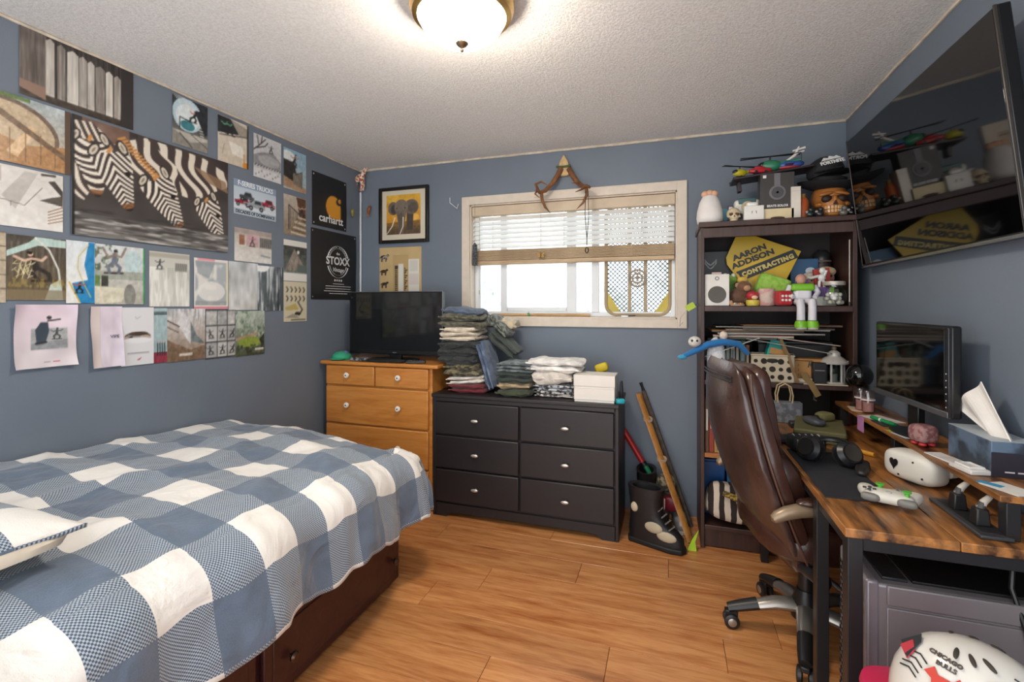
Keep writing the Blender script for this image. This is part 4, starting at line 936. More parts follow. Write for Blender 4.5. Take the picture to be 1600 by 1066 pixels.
# antlers over the window
an = thing('antler_mount', 'brown antlers with plaster skull plate hung above the window', 'antlers', onY(882, 262, wb))
def A(px, py, dy): return onY(px, py, wb - dy) - an.location
MB().prism([(-.045, -.05), (-.028, .03), (0, .075), (.028, .03), (.045, -.05), (.03, -.075), (-.03, -.075)], .03, (0, -.002, .01), (R(90), 0, 0)).build('skull_plate', mat('#c9ab7c', .7, var=.2, vs=30), an, .008)
MB().tube([(-.05, -.034, .0), (0, -.037, -.004), (.05, -.034, .0)], .008, 8).build('cord_band', mat('#4c5a34', .7), an)
ANT = mat('#7d5334', .5, var=.45, vs=18, bump=.4, bs=50)
l = MB().tube([A(877, 264, .03), A(871, 275, .05), A(862, 288, .08), A(852, 298, .12), A(843, 301, .15), A(838, 296, .17)], [.019, .018, .016, .014, .012, .008], 10)
l.tube([A(846, 301, .13), A(847, 312, .15), A(852, 324, .16), A(860, 333, .16)], [.012, .011, .008, .002], 8).tube([A(842, 300, .14), A(837, 288, .17), A(846, 284, .2), A(855, 289, .2)], [.01, .009, .007, .002], 8).tube([A(840, 297, .15), A(836, 303, .19), A(843, 309, .2)], [.008, .006, .002], 8).tube([A(868, 280, .06), A(871, 285, .06)], [.008, .002], 6)
l.build('antler', ANT, an)
r_ = MB().tube([A(889, 264, .03), A(895, 275, .05), A(903, 286, .08), A(911, 292, .12), A(917, 291, .15), A(922, 293, .16)], [.019, .018, .016, .014, .012, .008], 10)
r_.tube([A(916, 292, .13), A(917, 304, .15), A(911, 317, .16), A(901, 327, .16)], [.012, .011, .008, .002], 8).tube([A(912, 290, .12), A(902, 286, .18), A(893, 286, .21)], [.010, .007, .002], 8).tube([A(914, 293, .13), A(907, 297, .18), A(899, 300, .2)], [.009, .006, .002], 8)
r_.build('antler', ANT, an)
# strap, pendant and tags hanging by the window
sp_ = thing('strap', 'black webbing strap with metal ring hanging from the right antler', 'strap', onY(916, 300, wb - .16))
def Q(t, px, py, dy): return onY(px, py, wb - dy) - t.location
MB().tube([Q(sp_, 915, 299, .16), Q(sp_, 914, 335, .16), Q(sp_, 917, 374, .16)], .007, 8, flat=.3).tube([Q(sp_, 919, 299, .155), Q(sp_, 920, 338, .155), Q(sp_, 917, 374, .155)], .006, 8, flat=.3).build('webbing', mat('#23262e', .7), sp_)
MB().cyl(Q(sp_, 917, 374, .158), Q(sp_, 917, 384, .158), .003, n=6).tube([Q(sp_, 917, 391, .158) + Vector((.010 * math.cos(a), 0, .017 * math.sin(a))) for a in [2 * math.pi * i / 16 for i in range(16)]], .004, 6, closed=True).build('ring', mat('#5d5349', .35, metal=.8), sp_)
bt = thing('butterfly_pendant', 'small brass butterfly on a pale cord in front of the blind', 'pendant', onY(845, 398, wb - .03))
MB().cyl((0, 0, .005), Q(bt, 845, 314, .03), .0012, n=6).cyl((-.05, 0, .405), (.05, 0, .412), .0015, n=6).build('cord', mat('#b8a88e', .6), bt)
for s_ in (-1, 1): MB().prism([(0, 0), (.024 * s_, .022), (.03 * s_, .008), (.018 * s_, 0), (.026 * s_, -.014), (.012 * s_, -.022), (0, -.01)][::s_], .003, (0, .0015, 0), (R(90), 0, 0)).build('wing', mat('#8a6a3a', .35, metal=.7), bt, .0008)
MB().ell((0, -.001, 0), (.004, .004, .02)).build('body', mat('#6b4f2b', .35, metal=.7), bt)
tg = thing('hanging_tag', 'black patterned pointed tag hanging at the left window jamb', 'tag', onY(742, 397, wb - .03))
MB().prism([(-.019, -.085), (.019, -.085), (.019, .062), (0, .085), (-.019, .062)], .005, (0, .0025, 0), (R(90), 0, 0)).build('plate', mat('#16171a', .4, c2='#55585c', cs=120), tg, .001)
MB().cyl((0, 0, .08), (0, 0, .37), .001, n=6).build('cord', mat('#6b6a68', .6), tg)
hk = solo(MB().tube([Q(camo, 703, 310, .004) + Vector((0, 0, 0)) if False else onY(703, 309, wb - .004), onY(703, 317, wb - .006), onY(714, 326, wb - .03), onY(716, 319, wb - .045)], .0035, 8), 'wall_hook', 'white wire hook on the back wall left of the window', 'hook', mat('#d9dde2', .35))
# rod, green figurine and latch on the sill
SY = YB + .03; SZ = WZ0 + .012
solo(MB().tube([(-.56, 0, .011), (.0, 0, .0115), (.13, 0, .011)], .0105, 10), 'wooden_rod', 'pale wooden rod lying along the window sill', 'rod', wood('#a37a48', '#d2b083', (1, 9, 9), 5, .5), (xat(893, SY), SY, SZ))
gf = thing('green_figurine', 'tiny green and white figurine on the window sill', 'figurine', (xat(826, SY - .025), SY - .026, SZ))
MB().ell((0, 0, .014), (.009, .007, .014)).build('body', mat('#3f8f5c', .4), gf); MB().ell((0, 0, .034), (.008, .008, .008)).build('head', mat('#dfe6df', .4), gf)
lt = thing('clip_tool', 'small silver and black clip lying at right end of the sill', 'clip', (xat(976, SY - .02), SY - .02, SZ))
MB().box((0, 0, .006), (.05, .012, .01)).build('jaw', mat('#b9bcc0', .3, metal=.8), lt, .002); MB().cyl((.02, 0, .008), (.07, .0, .012), .004).build('grip', mat('#222326', .5), lt)
# giraffe ornament and small corner ornaments
gi = thing('giraffe_ornament', 'small spotted giraffe ornament at the top of the corner', 'ornament', onY(563, 284, YB - .05))
GIR = mat('#eadfce', .5, c2='#b5552e', cs=55)
def G(px, py, dy=.05): return onY(px, py, YB - dy) - gi.location
b = MB().ell(G(562, 278), (.048, .024, .028), rot=(0, R(-28), 0))
b.tube([G(566, 275), G(570, 267), G(573, 260)], [.02, .014, .011], 8).ell(G(575, 258), (.018, .011, .011), rot=(0, R(12), 0)).cyl(G(572, 258), G(571, 254), .003, n=6).cyl(G(573.5, 258), G(574, 254), .003, n=6)
for px, py, qx, qy, dy in ((554, 283, 551, 297, .06), (556, 284, 556, 298, .04), (565, 283, 563, 299, .06), (567, 282, 567, 298, .04)): b.tube([G(px, py - 3, dy), G((px + qx) / 2 + 1, (py + qy) / 2, dy), G(qx, qy, dy)], [.013, .009, .008], 8)
b.tube([G(552, 278), G(550, 283)], [.004, .003], 6).build('body', GIR, gi)
MB().cyl(G(573, 258), G(572, 249), .001, n=5).build('hanging_thread', mat('#9a9a98', .6), gi)
o1 = thing('leaf_ornament', 'small yellow-green ornament hanging beside the corner', 'ornament', onX(551, 332, XL + .03))
MB().ell((0, 0, 0), (.012, .016, .034), nz=.006, ns=40).build('body', mat('#8a8040', .5, var=.4, vs=60), o1); MB().cyl((0, 0, .03), (0, 0, .12), .0008, n=5).build('hanging_thread', mat('#77787a', .6), o1)
o2 = thing('fish_ornament', 'small orange-brown ornament hanging between corner and elephant picture', 'ornament', onY(576, 328, YB - .03))
MB().ell((0, 0, 0), (.017, .012, .036), rot=(0, R(14), 0), nz=.006, ns=40).build('body', mat('#8d4a2b', .45, var=.4, vs=60), o2); MB().prism([(0, 0), (.016, -.022), (-.012, -.02)], .006, (-.006, .003, -.028), (R(90), 0, 0)).build('tail', mat('#a5683c', .5), o2); MB().cyl((.004, 0, .033), (.004, 0, .13), .0008, n=5).build('hanging_thread', mat('#77787a', .6), o2)
# framed elephant picture
def p_eleph(p):
    p.grad('#d9a93f', '#c98a2c', .1, 1); p.noise(4, 5, .10, 60); p.noise(6, 7, .35, 61, p.T > .5, '#e8c766'); p.ell(.82, .42, .14, .09, '#e9b75a'); p.rect(0, 0, 1, .2, '#5d4a36'); p.poly([(0, .3), (1, .34), (1, .12), (0, .16)], '#6d5433', .8); p.noise(18, 16, .07, 62, p.T < .36)
    E, D = '#6d6258', '#4b423d'
    p.poly([(.6, .68), (.8, .6), (.78, .1), (.6, .1)], D); p.ell(.20, .66, .15, .17, E, 1, .1); p.ell(.22, .63, .09, .12, D); p.ell(.74, .68, .21, .19, E, 1, -.2); p.ell(.78, .66, .14, .13, '#5b5149', 1, -.2)
    p.ell(.44, .68, .2, .2, '#7a6e63'); p.poly([(.28, .6), (.6, .6), (.54, .3), (.5, .02), (.38, .02), (.34, .3)], '#6f645a'); p.poly([(.34, .5), (.46, .55), (.44, .05), (.38, .05)], '#5a5049', .7)
    for i in range(9): p.line([(.38, .1 + .05 * i), (.5, .09 + .05 * i)], .006, D, .7)
    p.ell(.31, .66, .018, .014, '#1e1917'); p.ell(.55, .66, .018, .014, '#1e1917'); p.noise(20, 20, .05, 63, (p.T > .2) & (p.S < .95))
fr = thing('framed_elephant_picture', 'black framed picture of an elephant in sunset light on the back wall', 'picture', (0, 0, 0))
a, d_ = onY(592, 295, YB - .012), onY(670, 378, YB - .012); a2 = onY(670, 289, YB - .012); b2 = onY(594, 381, YB - .012)
fx0, fx1 = (a.x + b2.x) / 2, d_.x; fz1 = (a.z + a2.z) / 2; fz0 = (d_.z + b2.z) / 2; fw, fh = fx1 - fx0, fz1 - fz0
fr.location = ((fx0 + fx1) / 2, YB, fz0)
FB = mat('#15120f', .35)
for x in (-fw / 2 + .0125, fw / 2 - .0125): box('frame_rail', (x, -.014, fh / 2), (.025, .026, fh), FB, fr, .004)
for z in (.0125, fh - .0125): box('frame_rail', (0, -.014, z), (fw - .05, .026, .025), FB, fr, .004)
box('mat_board', (0, -.008, fh / 2), (fw - .04, .006, fh - .04), mat('#d3cbb6', .7, var=.03), fr, 0)
ep = sheet('elephant_print', '', '', (604, 305, 368, 657, 303, 364), p_eleph, '#c99a3f', wall='B', lift=.0125, wobble=0, cell=1.0)
ep.parent = fr; ep.location = Vector(ep.location) - Vector(fr.location)
for (x0, z0, x1, z1) in ((-.085, fh * .46, -.155, fh * .15), (-.012, fh * .46, -.04, fh * .12)):
    MB().tube([(x0 + .01, -.0145, z0), ((x0 + x1) / 2 + .022, -.0155, (z0 + z1) / 2), (x1, -.0155, z1)], [.009, .0085, .003], 8, flat=.4).build('painted_tusk', mat('#e9e2d2', .5), fr)
# tan board with animals
def p_board(p):
    p.rect(0, 0, 1, 1, '#c2a877'); p.noise(5, 6, .03, 64); p.rect(.33, .06, .69, .86, '#b0966a'); p.rect(.345, .07, .68, .845, '#b99d6c')
    p.rect(.46, .1, .58, .7, '#dcd8cf'); p.rect(.7, .12, .95, .78, '#ddd9d0'); p.rect(.73, .56, .92, .76, '#cfcbc2'); p.rect(.71, .32, .94, .52, '#d3c9c2')
    for i in range(16): p.rect(.37, .12 + .032 * i, .44, .138 + .032 * i, '#22201e'); p.rect(.6, .12 + .036 * i * .9, .6 + .05 * (1 + (i * 7) % 3) * .5, .14 + .036 * i * .9, '#22201e')
    p.rect(.37, .62, .45, .67, '#3b3733')
ab = sheet('animal_board', 'tan board with animal cut-outs and white paper strips under the elephant picture', 'board', (594, 388, 476, 659, 385, 470), p_board, wall='B', lift=.002, thick=.008, wobble=0, group=None, cell=.9, rough=.6)
def quad(name, m, x, z, s):
    b = MB().ell((0, -.004, 0), (.024 * s, .004, .012 * s)).ell((.026 * s, -.004, .009 * s), (.011 * s, .004, .008 * s))
    for k in (-.018, -.012, .012, .018): b.tube([(k * s, -.004, -.006 * s), ((k - .001) * s, -.004, -.03 * s)], [.0035 * s, .002 * s], 6)
    b.tube([(-.022 * s, -.004, .004 * s), (-.032 * s, -.004, -.008 * s)], .0018 * s, 5); return b.build(name, m, ab, loc=(x, -.008, z))
aw, ah = ab['w'], ab['h']
quad('animal_cutout', mat('#241d1b', .5, c2='#9a8f86', cs=60), -aw * .38, ah * .83, 1.25); quad('animal_cutout', mat('#4a2f1c', .5), -aw * .39, ah * .57, 1.1); quad('animal_cutout', mat('#5d4a35', .5, c2='#2b2119', cs=70), -aw * .38, ah * .34, 1.1)
# ================================================================== ON THE CHEST
cp = thing('baseball_cap', 'teal green cap lying left of the small television', 'cap', (-2.255, 2.83, .9675))
CPM = mat('#2f9c77', .7, var=.15)
MB().lathe([(.066, 0), (.07, .012), (.062, .034), (.04, .052), (0, .058)], 22, (.02, .03, 0)).build('crown', CPM, cp); MB().ell((.035, -.035, .008), (.055, .045, .006), (.8, .9)).build('brim', CPM, cp)
MB().ell((.05, .03, .04), (.026, .026, .022)).build('crown_panel', mat('#4c6a86', .7), cp)
solo(MB().ell((0, 0, .012), (.09, .035, .013), (.6, .8), 26, 8, nz=.008, ns=30), 'grey_cloth', 'crumpled grey patterned cloth in front of the small television stand', 'cloth', mat('#8d9092', .8, c2='#2c2d30', cs=45), (-2.03, 2.805, .967))
solo(MB().ell((0, 0, .01), (.15, .04, .011), (.5, .6), 30, 8, nz=.006, ns=14), 'black_cloth', 'flat black cloth on the front edge of the pine chest', 'cloth', mat('#151416', .8), (-1.83, 2.80, .967))
rc = thing('remote_control', 'small black remote control beside the television base on the chest', 'remote', (-1.60, 2.80, .967), R(20)); box('shell', (0, 0, .009), (.13, .035, .018), BLP, rc, .004); 
for k in range(6): box('button', (-.045 + .018 * k, 0, .019), (.009, .018, .003), mat('#5c5c60', .5), rc, .001)
# ================================================================== ON THE DRESSER
DZ = .7865
def garment(label, x, y, z, w, d, h, c, c2=None, cs=30, n=2, rz=0, tilt=0, seed=1, g='clothes piled on the dresser', name='folded_garment', cat='clothes', e=.55):
    b = MB(); lay = h / n
    for k in range(n):
        q = random.Random(seed * 31 + k)
        b.ell((q.uniform(-.01, .01), q.uniform(-.012, .006), lay * (k + .5)), (w / 2 * q.uniform(.93, 1), d / 2 * q.uniform(.95, 1), lay * .56), (e, .38), 36, 8, rot=(0, q.uniform(-.03, .03), 0), nz=min(.03, lay * .5), ns=15, seed=seed + k)
        b.tube([(-w / 2 * .92 + w * .92 * i / 12, -d / 2 * .985 + .006 * mnoise.noise(Vector((i * .8, seed, k))), lay * (k + .5) + lay * .25 * mnoise.noise(Vector((i * .5, k, seed)))) for i in range(13)], lay * .16, 6)
    o = b.build(name, mat(c, .85, var=.25, vs=26, bump=.35, bs=90, c2=c2, cs=cs, sheen=.2), loc=(x, y, z), rot=(0, tilt, rz)); return tag(o, label, cat, g)
gz = DZ
PILE = [('maroon folded trousers at the bottom of the tall pile', .27, .26, .055, '#6d2226', None, 2, 0, .03),
        ('white folded trousers on the maroon ones', .275, .24, .05, '#d8d2c8', None, 2, -.10, .0),
        ('camouflage folded trousers in the tall pile', .27, .27, .085, '#7b7358', '#3b382b', 2, -.03, -.03),
        ('charcoal folded sweater in the middle of the tall pile', .30, .27, .15, '#2e3132', None, 3, 0, -.02),
        ('cream folded trousers high in the tall pile', .27, .27, .09, '#d4c9b6', None, 3, 0, -.02),
        ('olive knitted garment near the top of the tall pile', .31, .27, .085, '#4a4a3c', '#6a6858', 2, .03, -.01),
        ('blue-grey folded top on the tall pile', .28, .25, .04, '#566479', None, 1, .10, .0)]
for i, (lab, w, d, h, c, c2, n, tl, dx) in enumerate(PILE):
    garment(lab, (-1.262 if i < 3 else -1.295) + dx * .5, 2.945, gz, w, d, h, c, c2, n=n, tilt=tl, seed=i + 3); gz += h * .985
garment('blue denim jeans slumping down the right side of the tall pile', -1.135, 2.915, DZ + .17, .32, .22, .05, '#4d5f7d', '#6c7d98', 18, 2, tilt=R(72), seed=21)
garment('dark green trousers leaning on the right of the tall pile', -1.06, 3.03, DZ + .285, .24, .2, .065, '#3c4640', None, n=2, tilt=R(40), seed=22)
garment('grey camouflage trousers folded over the right of the tall pile', -1.10, 3.05, DZ + .41, .20, .2, .06, '#7d837c', '#454a45', 40, 2, tilt=R(42), seed=23)
garment('beige canvas garment sticking out near the window sill', -1.03, 3.08, DZ + .42, .12, .14, .05, '#c0b299', None, n=1, tilt=R(24), seed=24)
MID = [('olive green folded shirt under the middle pile', .242, .28, .04, '#3b4230', None, 1), ('tan folded shirt in the middle pile', .23, .24, .045, '#a89373', None, 1),
       ('dark green thick folded trousers in the middle pile', .242, .26, .065, '#2f3a35', None, 2), ('grey striped folded shirt on the middle pile', .242, .25, .06, '#4f5a5c', '#7c8789', 3)]
gz = DZ
for i, (lab, w, d, h, c, c2, n) in enumerate(MID): garment(lab, -.925 + .002 * i, 2.93, gz, w, d, h, c, c2, n=n, seed=40 + i, cs=26); gz += h * .98
gz = DZ
RGT = [('black and white patterned cloth at the bottom of the right pile', .26, .22, .04, '#cfcac4', '#1f1d20', 2, 40), ('dark patterned cloth with blue dots in the right pile', .27, .23, .04, '#2f2e36', '#c9cdd2', 2, 34),
       ('cream fleece folded in the right pile', .26, .24, .08, '#cfc8bf', None, 1, 20), ('thick white towel on top of the right pile', .36, .26, .075, '#e6e4e0', None, 2, 20)]
for i, (lab, w, d, h, c, c2, n, cs) in enumerate(RGT): garment(lab, -.672 - .002 * i, 2.945, gz, w, d, h, c, c2, n=n, seed=60 + i, cs=cs, e=.7 if i > 1 else .5); gz += h * .97
WBX = mat('#e4dfd7', .45, var=.02)
for z, lab, wd in ((DZ, 'lower of two white cardboard boxes on the dresser', .236), (DZ + .079, 'upper of two white cardboard boxes on the dresser', .24)):
    t = thing('white_box', lab, 'box', (-.415, 2.86, z), group='white boxes on the dresser'); box('tray', (0, 0, .006), (wd - .006, .164, .012), WBX, t, .001); box('lid', (0, 0, .0455), (wd, .17, .066), WBX, t, .002)
t = thing('yellow_torch', 'yellow topped tool standing behind the white boxes', 'tool', (-.405, 3.03, DZ)); box('handle_block', (0, 0, .075), (.05, .05, .15), mat('#2c2b2a', .5), t, .008); MB().ell((0, 0, .172), (.042, .024, .028), (.5, .5), 20, 8, rot=(0, R(-20), 0)).build('yellow_head', mat('#d3b81f', .5), t)
solo(MB().ell((0, 0, .013), (.026, .02, .014), (.4, .4), 16, 8), 'teal_packet', 'small bright teal packet right of the white boxes', 'packet', mat('#2ea5b5', .4), (-.268, 2.80, DZ), rz=.4)
solo(MB().prism([(-.012, 0), (.012, 0), (.006, .11), (-.006, .11)], .05, (0, 0, 0), (R(90), 0, 0)), 'black_case', 'narrow black case standing behind the teal packet', 'case', BLP, (-.272, 2.95, DZ), bevel=.004)
# ================================================================== CORNER BETWEEN DRESSER AND BOOKCASE
def boot(label, loc, rot, g='snowboard boots beside the dresser'):
    t = thing('snowboard_boot', label, 'boot', loc, rot=rot, group=g); K = mat('#1b1a1c', .45, bump=.1, bs=60)
    MB().prism([(-.13, -.045), (.0, -.052), (.11, -.056), (.17, -.04), (.185, 0), (.17, .04), (.11, .056), (0, .052), (-.13, .045), (-.15, 0)], .03).build('sole', mat('#0e0e0f', .6), t, .008)
    vs = []; fs = []; n = 20
    for z, x0, x1, w in ((.03, -.14, .175, .05), (.07, -.142, .172, .052), (.105, -.138, .14, .052), (.135, -.132, .085, .052), (.18, -.13, .055, .054), (.24, -.132, .05, .058), (.30, -.14, .06, .06), (.325, -.145, .068, .06)):
        for k in range(n):
            a = 2 * math.pi * k / n; vs.append(((x0 + x1) / 2 + (x1 - x0) / 2 * math.copysign(abs(math.cos(a)) ** .8, math.cos(a)), w * math.copysign(abs(math.sin(a)) ** .8, math.sin(a)), z))
    # inner lip down into the boot
    for z, s_ in ((.32, .78), (.24, .7)):
        for k in range(n):
            a = 2 * math.pi * k / n; vs.append((-.038 + .106 * s_ * math.cos(a), .06 * s_ * math.sin(a), z))
    for j in range(9):
        for k in range(n): fs.append((j * n + k, j * n + (k + 1) % n, (j + 1) * n + (k + 1) % n, (j + 1) * n + k))
    fs.append(tuple(9 * n + k for k in range(n))); MB().add(vs, fs).build('shell', K, t)
    for c, r in (((.09, -.048, .085), (.055, .012, .028)), ((-.09, -.05, .21), (.022, .012, .028)), ((.02, -.052, .12), (.05, .01, .03))): MB().ell(c, r).build('cream_patch', mat('#b9ad94', .6), t)
    for k in range(4): MB().tube([(.10 - .02 * k, -.036, .118 + .03 * k), (.12 - .022 * k, 0, .132 + .03 * k), (.10 - .02 * k, .036, .118 + .03 * k)], .004, 6).build('lace', mat('#77706a', .6), t)
    return t
boot('black snowboard boot with cream patches standing by the dresser', (-.085, 2.80, 0), (0, 0, R(-18)))
boot('black snowboard boot leaning behind the nearer one', (-.135, 3.07, .0), (0, 0, R(-90)))
rp = thing('red_pole', 'red pole with green end leaning behind the dresser corner', 'pole', onY(985, 690, 3.16))
pz = lambda px, py, y: onY(px, py, y) - rp.location
MB().cyl(pz(972, 668, 3.20), pz(1004, 722, 3.17), .019).build('red_tube', mat('#b3201f', .4), rp); MB().cyl(pz(1004, 722, 3.17), pz(1008, 728, 3.168), .021).build('black_collar', BLP, rp)
MB().tube([pz(1008, 728, 3.168), pz(1018, 745, 3.16), pz(1062, 812, 3.13)], .016, 10).build('green_tube', mat('#2b8f5f', .4), rp)
bp = thing('bamboo_slat', 'long pale wooden slat with cord bindings leaning on the wall beside the bookcase', 'slat', (.118, 2.885, 0))
tp = onY(998, 615, 3.215) - bp.location
MB().tube([(0, 0, .004), tp * .5, tp], .024, 8, flat=.35).build('slat', wood('#8f5a24', '#c48c47', (6, 6, 1), 4, .45), bp)
for f in (.52, .80): MB().tube([tp * f + Vector((.027 * math.cos(a), .014 * math.sin(a), .010 * math.sin(a * 1.0) + .006 * k)) for k in range(3) for a in [2 * math.pi * i / 10 for i in range(10)]], .003, 5).build('cord_binding', mat('#a58f7a', .7), bp)
ro = thing('dark_rod', 'dark carved rod leaning on the wall behind the wooden slat', 'rod', (.128, 3.10, 0)); tq = onY(1001, 598, 3.235) - ro.location
MB().tube([(0, 0, .0), tq * .3, tq * .94], [.014, .016, .013], 8).build('shaft', mat('#4d4239', .6, var=.4, vs=40), ro); MB().tube([tq * .94, tq * .97, tq], [.012, .008, .011], 8).build('tip', BLP, ro)
gg = thing('maroon_goggles', 'maroon goggles with grey strap behind the boot', 'goggles', (-.012, 3.03, .13))
MB().ell((.03, -.01, .03), (.05, .036, .045), (.5, .6)).build('lens', mat('#6d1728', .4), gg); MB().box((-.045, 0, .03), (.09, .07, .06)).build('strap_pad', mat('#4a1f26', .7), gg, .015); 
for k in range(4): MB().tube([(-.08 + .022 * k, -.038, .0), (-.08 + .022 * k, -.042, .03), (-.08 + .022 * k, -.036, .062)], .004, 6).build('stitch', mat('#c9b8b0', .6), gg)
MB().box((-.03, .0, -.065), (.09, .09, .13)).build('pouch', mat('#2b2427', .7), gg, .02)
sn = thing('silver_shoe', 'silver and white sneaker behind the wooden slat', 'shoe', (.06, 3.08, 0), R(-85))
MB().ell((0, 0, .045), (.12, .042, .045), (.8, .7), 24, 10).build('upper', mat('#b6b6b8', .35, metal=.3, var=.25, vs=40), sn); MB().prism([(-.12, -.03), (0, -.04), (.11, -.036), (.128, 0), (.11, .036), (0, .04), (-.12, .03)], .022).build('sole', mat('#dcdad4', .5), sn, .006)
solo(MB().ell((0, 0, .05), (.06, .05, .05), (.8, .8), 20, 10, nz=.01, ns=20), 'camo_beanie', 'camouflage knit hat resting on the boots', 'hat', mat('#8b8168', .8, c2='#3f3a2c', cs=40), (-.02, 3.085, .207))
# ================================================================== BOOKCASE: TOP
TZ = 1.8155
def at(px, Y, z, name, label, cat, rz=0, group=None, rot=None): return thing(name, label, cat, (xat(px, Y), Y, z), rz, group, rot)
def el(t, name, c, r, col, **k):
    kk = {q: k.pop(q) for q in ('rough', 'metal', 'var', 'vs', 'c2', 'cs', 'bump', 'sheen') if q in k}
    return MB().ell(c, r, **k).build(name, mat(col, kk.pop('rough', .7), **kk), t)
t = at(1109, 2.96, TZ, 'white_plush', 'white bottle-shaped plush with peach top on the bookcase top', 'plush')
MB().lathe([(0, 0), (.055, 0), (.068, .012), (.072, .04), (.068, .08), (.056, .13), (.038, .165), (.0, .178)], 28).build('body', mat('#e3dedb', .7, bump=.1, bs=90), t); 
for s_ in (-1, 0, 1): el(t, 'peach_tuft', (.024 * s_, 0, .182 - .004 * abs(s_)), (.022, .022, .02), '#d9a98a')
t = at(1131, 3.0, TZ, 'teal_disc', 'small teal disc standing behind the white plush', 'disc'); MB().lathe([(0, -.008), (.036, -.008), (.04, 0), (.036, .008), (0, .008)], 24, (0, 0, .06), (R(80), 0, 0)).build('disc', mat('#5f9fae', .4), t); box('foot', (0, 0, .012), (.03, .03, .024), mat('#4d8796', .5), t)
t = at(1141, 2.99, TZ, 'small_tin', 'small purple and white box on the bookcase top', 'box'); box('carton', (0, 0, .055), (.025, .03, .11), mat('#4b4260', .4), t); box('label_patch', (0, -.016, .075), (.018, .002, .05), mat('#d6d0d8', .5), t, 0)
def skull(t, s, c, teeth=True):
    m = mat(c[0], .4, var=.35, vs=14 / s * .1, bump=.3, bs=40); D = mat(c[1], .6)
    b = MB().ell((0, .02 * s, .125 * s), (.085 * s, .10 * s, .085 * s), nz=.006 * s, ns=8 / s).ell((0, -.045 * s, .075 * s), (.062 * s, .055 * s, .055 * s))
    for q in (-1, 1): b.ell((.06 * q * s, -.045 * s, .075 * s), (.022 * s, .03 * s, .016 * s)).ell((.036 * q * s, -.078 * s, .128 * s), (.036 * s, .014 * s, .010 * s), rot=(0, R(12) * q, 0))
    b.ell((0, -.09 * s, .098 * s), (.011 * s, .014 * s, .02 * s)); b.build('cranium', m, t)
    for q in (-1, 1): MB().ell((.034 * q * s, -.08 * s, .100 * s), (.026 * s, .02 * s, .021 * s)).build('eye_socket', D, t)
    MB().prism([(-.012 * s, 0), (.012 * s, 0), (0, .024 * s)], .012 * s, (0, -.092 * s, .066 * s), (R(90), 0, 0)).build('nose_hole', D, t)
    MB().ell((0, -.048 * s, .022 * s), (.052 * s, .05 * s, .022 * s)).build('jaw', m, t)
    if teeth:
        for r_ in (0, 1):
            for k in range(7):
                a = R(-90 + (k - 3) * 16); MB().box((0, 0, 0), (.0135 * s, .010 * s, .018 * s)).build('tooth', mat('#c99b6b', .3, var=.2), t, .002 * s, loc=(.052 * s * math.cos(a), -.048 * s + .053 * s * math.sin(a), (.034 + .019 * r_) * s), rz=a + R(90))
t = at(1146, 2.92, TZ, 'small_skull', 'small cream skull ornament beside the white earbud box', 'skull'); skull(t, .42, ('#cdbd9f', '#5b3f2a'), False)
t = at(1166, 2.99, TZ, 'toy_truck', 'white toy truck with round lamps and yellow ring under the tray', 'toy')
box('body', (0, 0, .085), (.13, .07, .10), mat('#d2d2cb', .45, var=.2, vs=30), t, .015); box('windscreen', (0, -.033, .125), (.09, .012, .035), mat('#3d5f60', .15), t, .006)
for q in (-1, 1): MB().lathe([(0, -.01), (.026, -.01), (.03, 0), (.026, .01), (0, .01)], 20, (.042 * q, 0, .03), (R(90), 0, 0)).build('wheel', mat('#2b2927', .6), t, loc=(0, -.035, 0))
MB().lathe([(.014, -.008), (.028, -.008), (.032, 0), (.028, .008), (.014, .008)], 24, (.0, -.05, .09), (R(90), 0, 0)).build('round_lamp', mat('#b9ac8e', .4), t); el(t, 'yellow_ring', (.05, -.05, .07), (.025, .01, .022), '#c9a93c')
box('bumper', (0, -.04, .012), (.13, .02, .024), mat('#77726a', .5), t)
t = at(1177, 2.90, TZ, 'earbud_box', 'small white square box with faint earbud print', 'box'); box('carton', (0, 0, .041), (.098, .05, .082), mat('#e2dfd9', .4), t, .002)
for q in (-1, 1): MB().tube([(.012 * q, -.0255, .038), (.010 * q, -.0255, .052)], [.002, .004], 6).build('printed_earbud', mat('#bdbab5', .4), t)
t = at(1175, 2.905, TZ + .0825, 'earbud_case', 'white rounded earbud case on the small white box', 'case'); MB().ell((0, 0, .011), (.03, .02, .011), (.5, .6)).build('shell', mat('#e9e7e3', .25), t); box('seam_line', (0, -.019, .014), (.03, .002, .001), mat('#aaa7a2', .4), t, 0)
t = at(1212, 2.94, TZ, 'cream_box', 'flat cream box under the black headphone box', 'box'); box('carton', (0, 0, .031), (.158, .10, .062), mat('#d8c79f', .5), t, .002); MB().ell((0, -.05, .004), (.035, .004, .008)).build('printed_mark', mat('#4a3226', .6), t, loc=(0, 0, .006))
t = at(1212, 2.945, TZ + .0625, 'headphone_box', 'black box with printed grey headphones on the bookcase top', 'box'); HB = mat('#3b3836', .35, var=.04)
box('carton', (0, 0, .098), (.165, .085, .196), HB, t, .002); HG = mat('#6f6d70', .35, var=.06)
MB().lathe([(.0, -.003), (.040, -.003), (.040, .003), (0, .003)], 28, (.0, -.043, .088), (R(90), 0, 0)).box((.0, -.0435, .155), (.03, .003, .078)).build('printed_headphone', HG, t, .001)
MB().lathe([(.021, -.002), (.030, -.002), (.030, .002), (.021, .002)], 28, (.0, -.047, .088), (R(90), 0, 0)).lathe([(0, -.002), (.006, -.002), (.006, .002), (0, .002)], 16, (0, -.047, .088), (R(90), 0, 0)).build('printed_ring', mat('#4b4a4c', .35), t)
text('BEATS SOLO3', .0165, mat('#e8e6e2', .5), t, (.0, -.0435, .016), bold=.0005); MB().box((-.062, -.043, .178), (.016, .002, .016)).build('printed_logo', mat('#d9d6d2', .5), t)
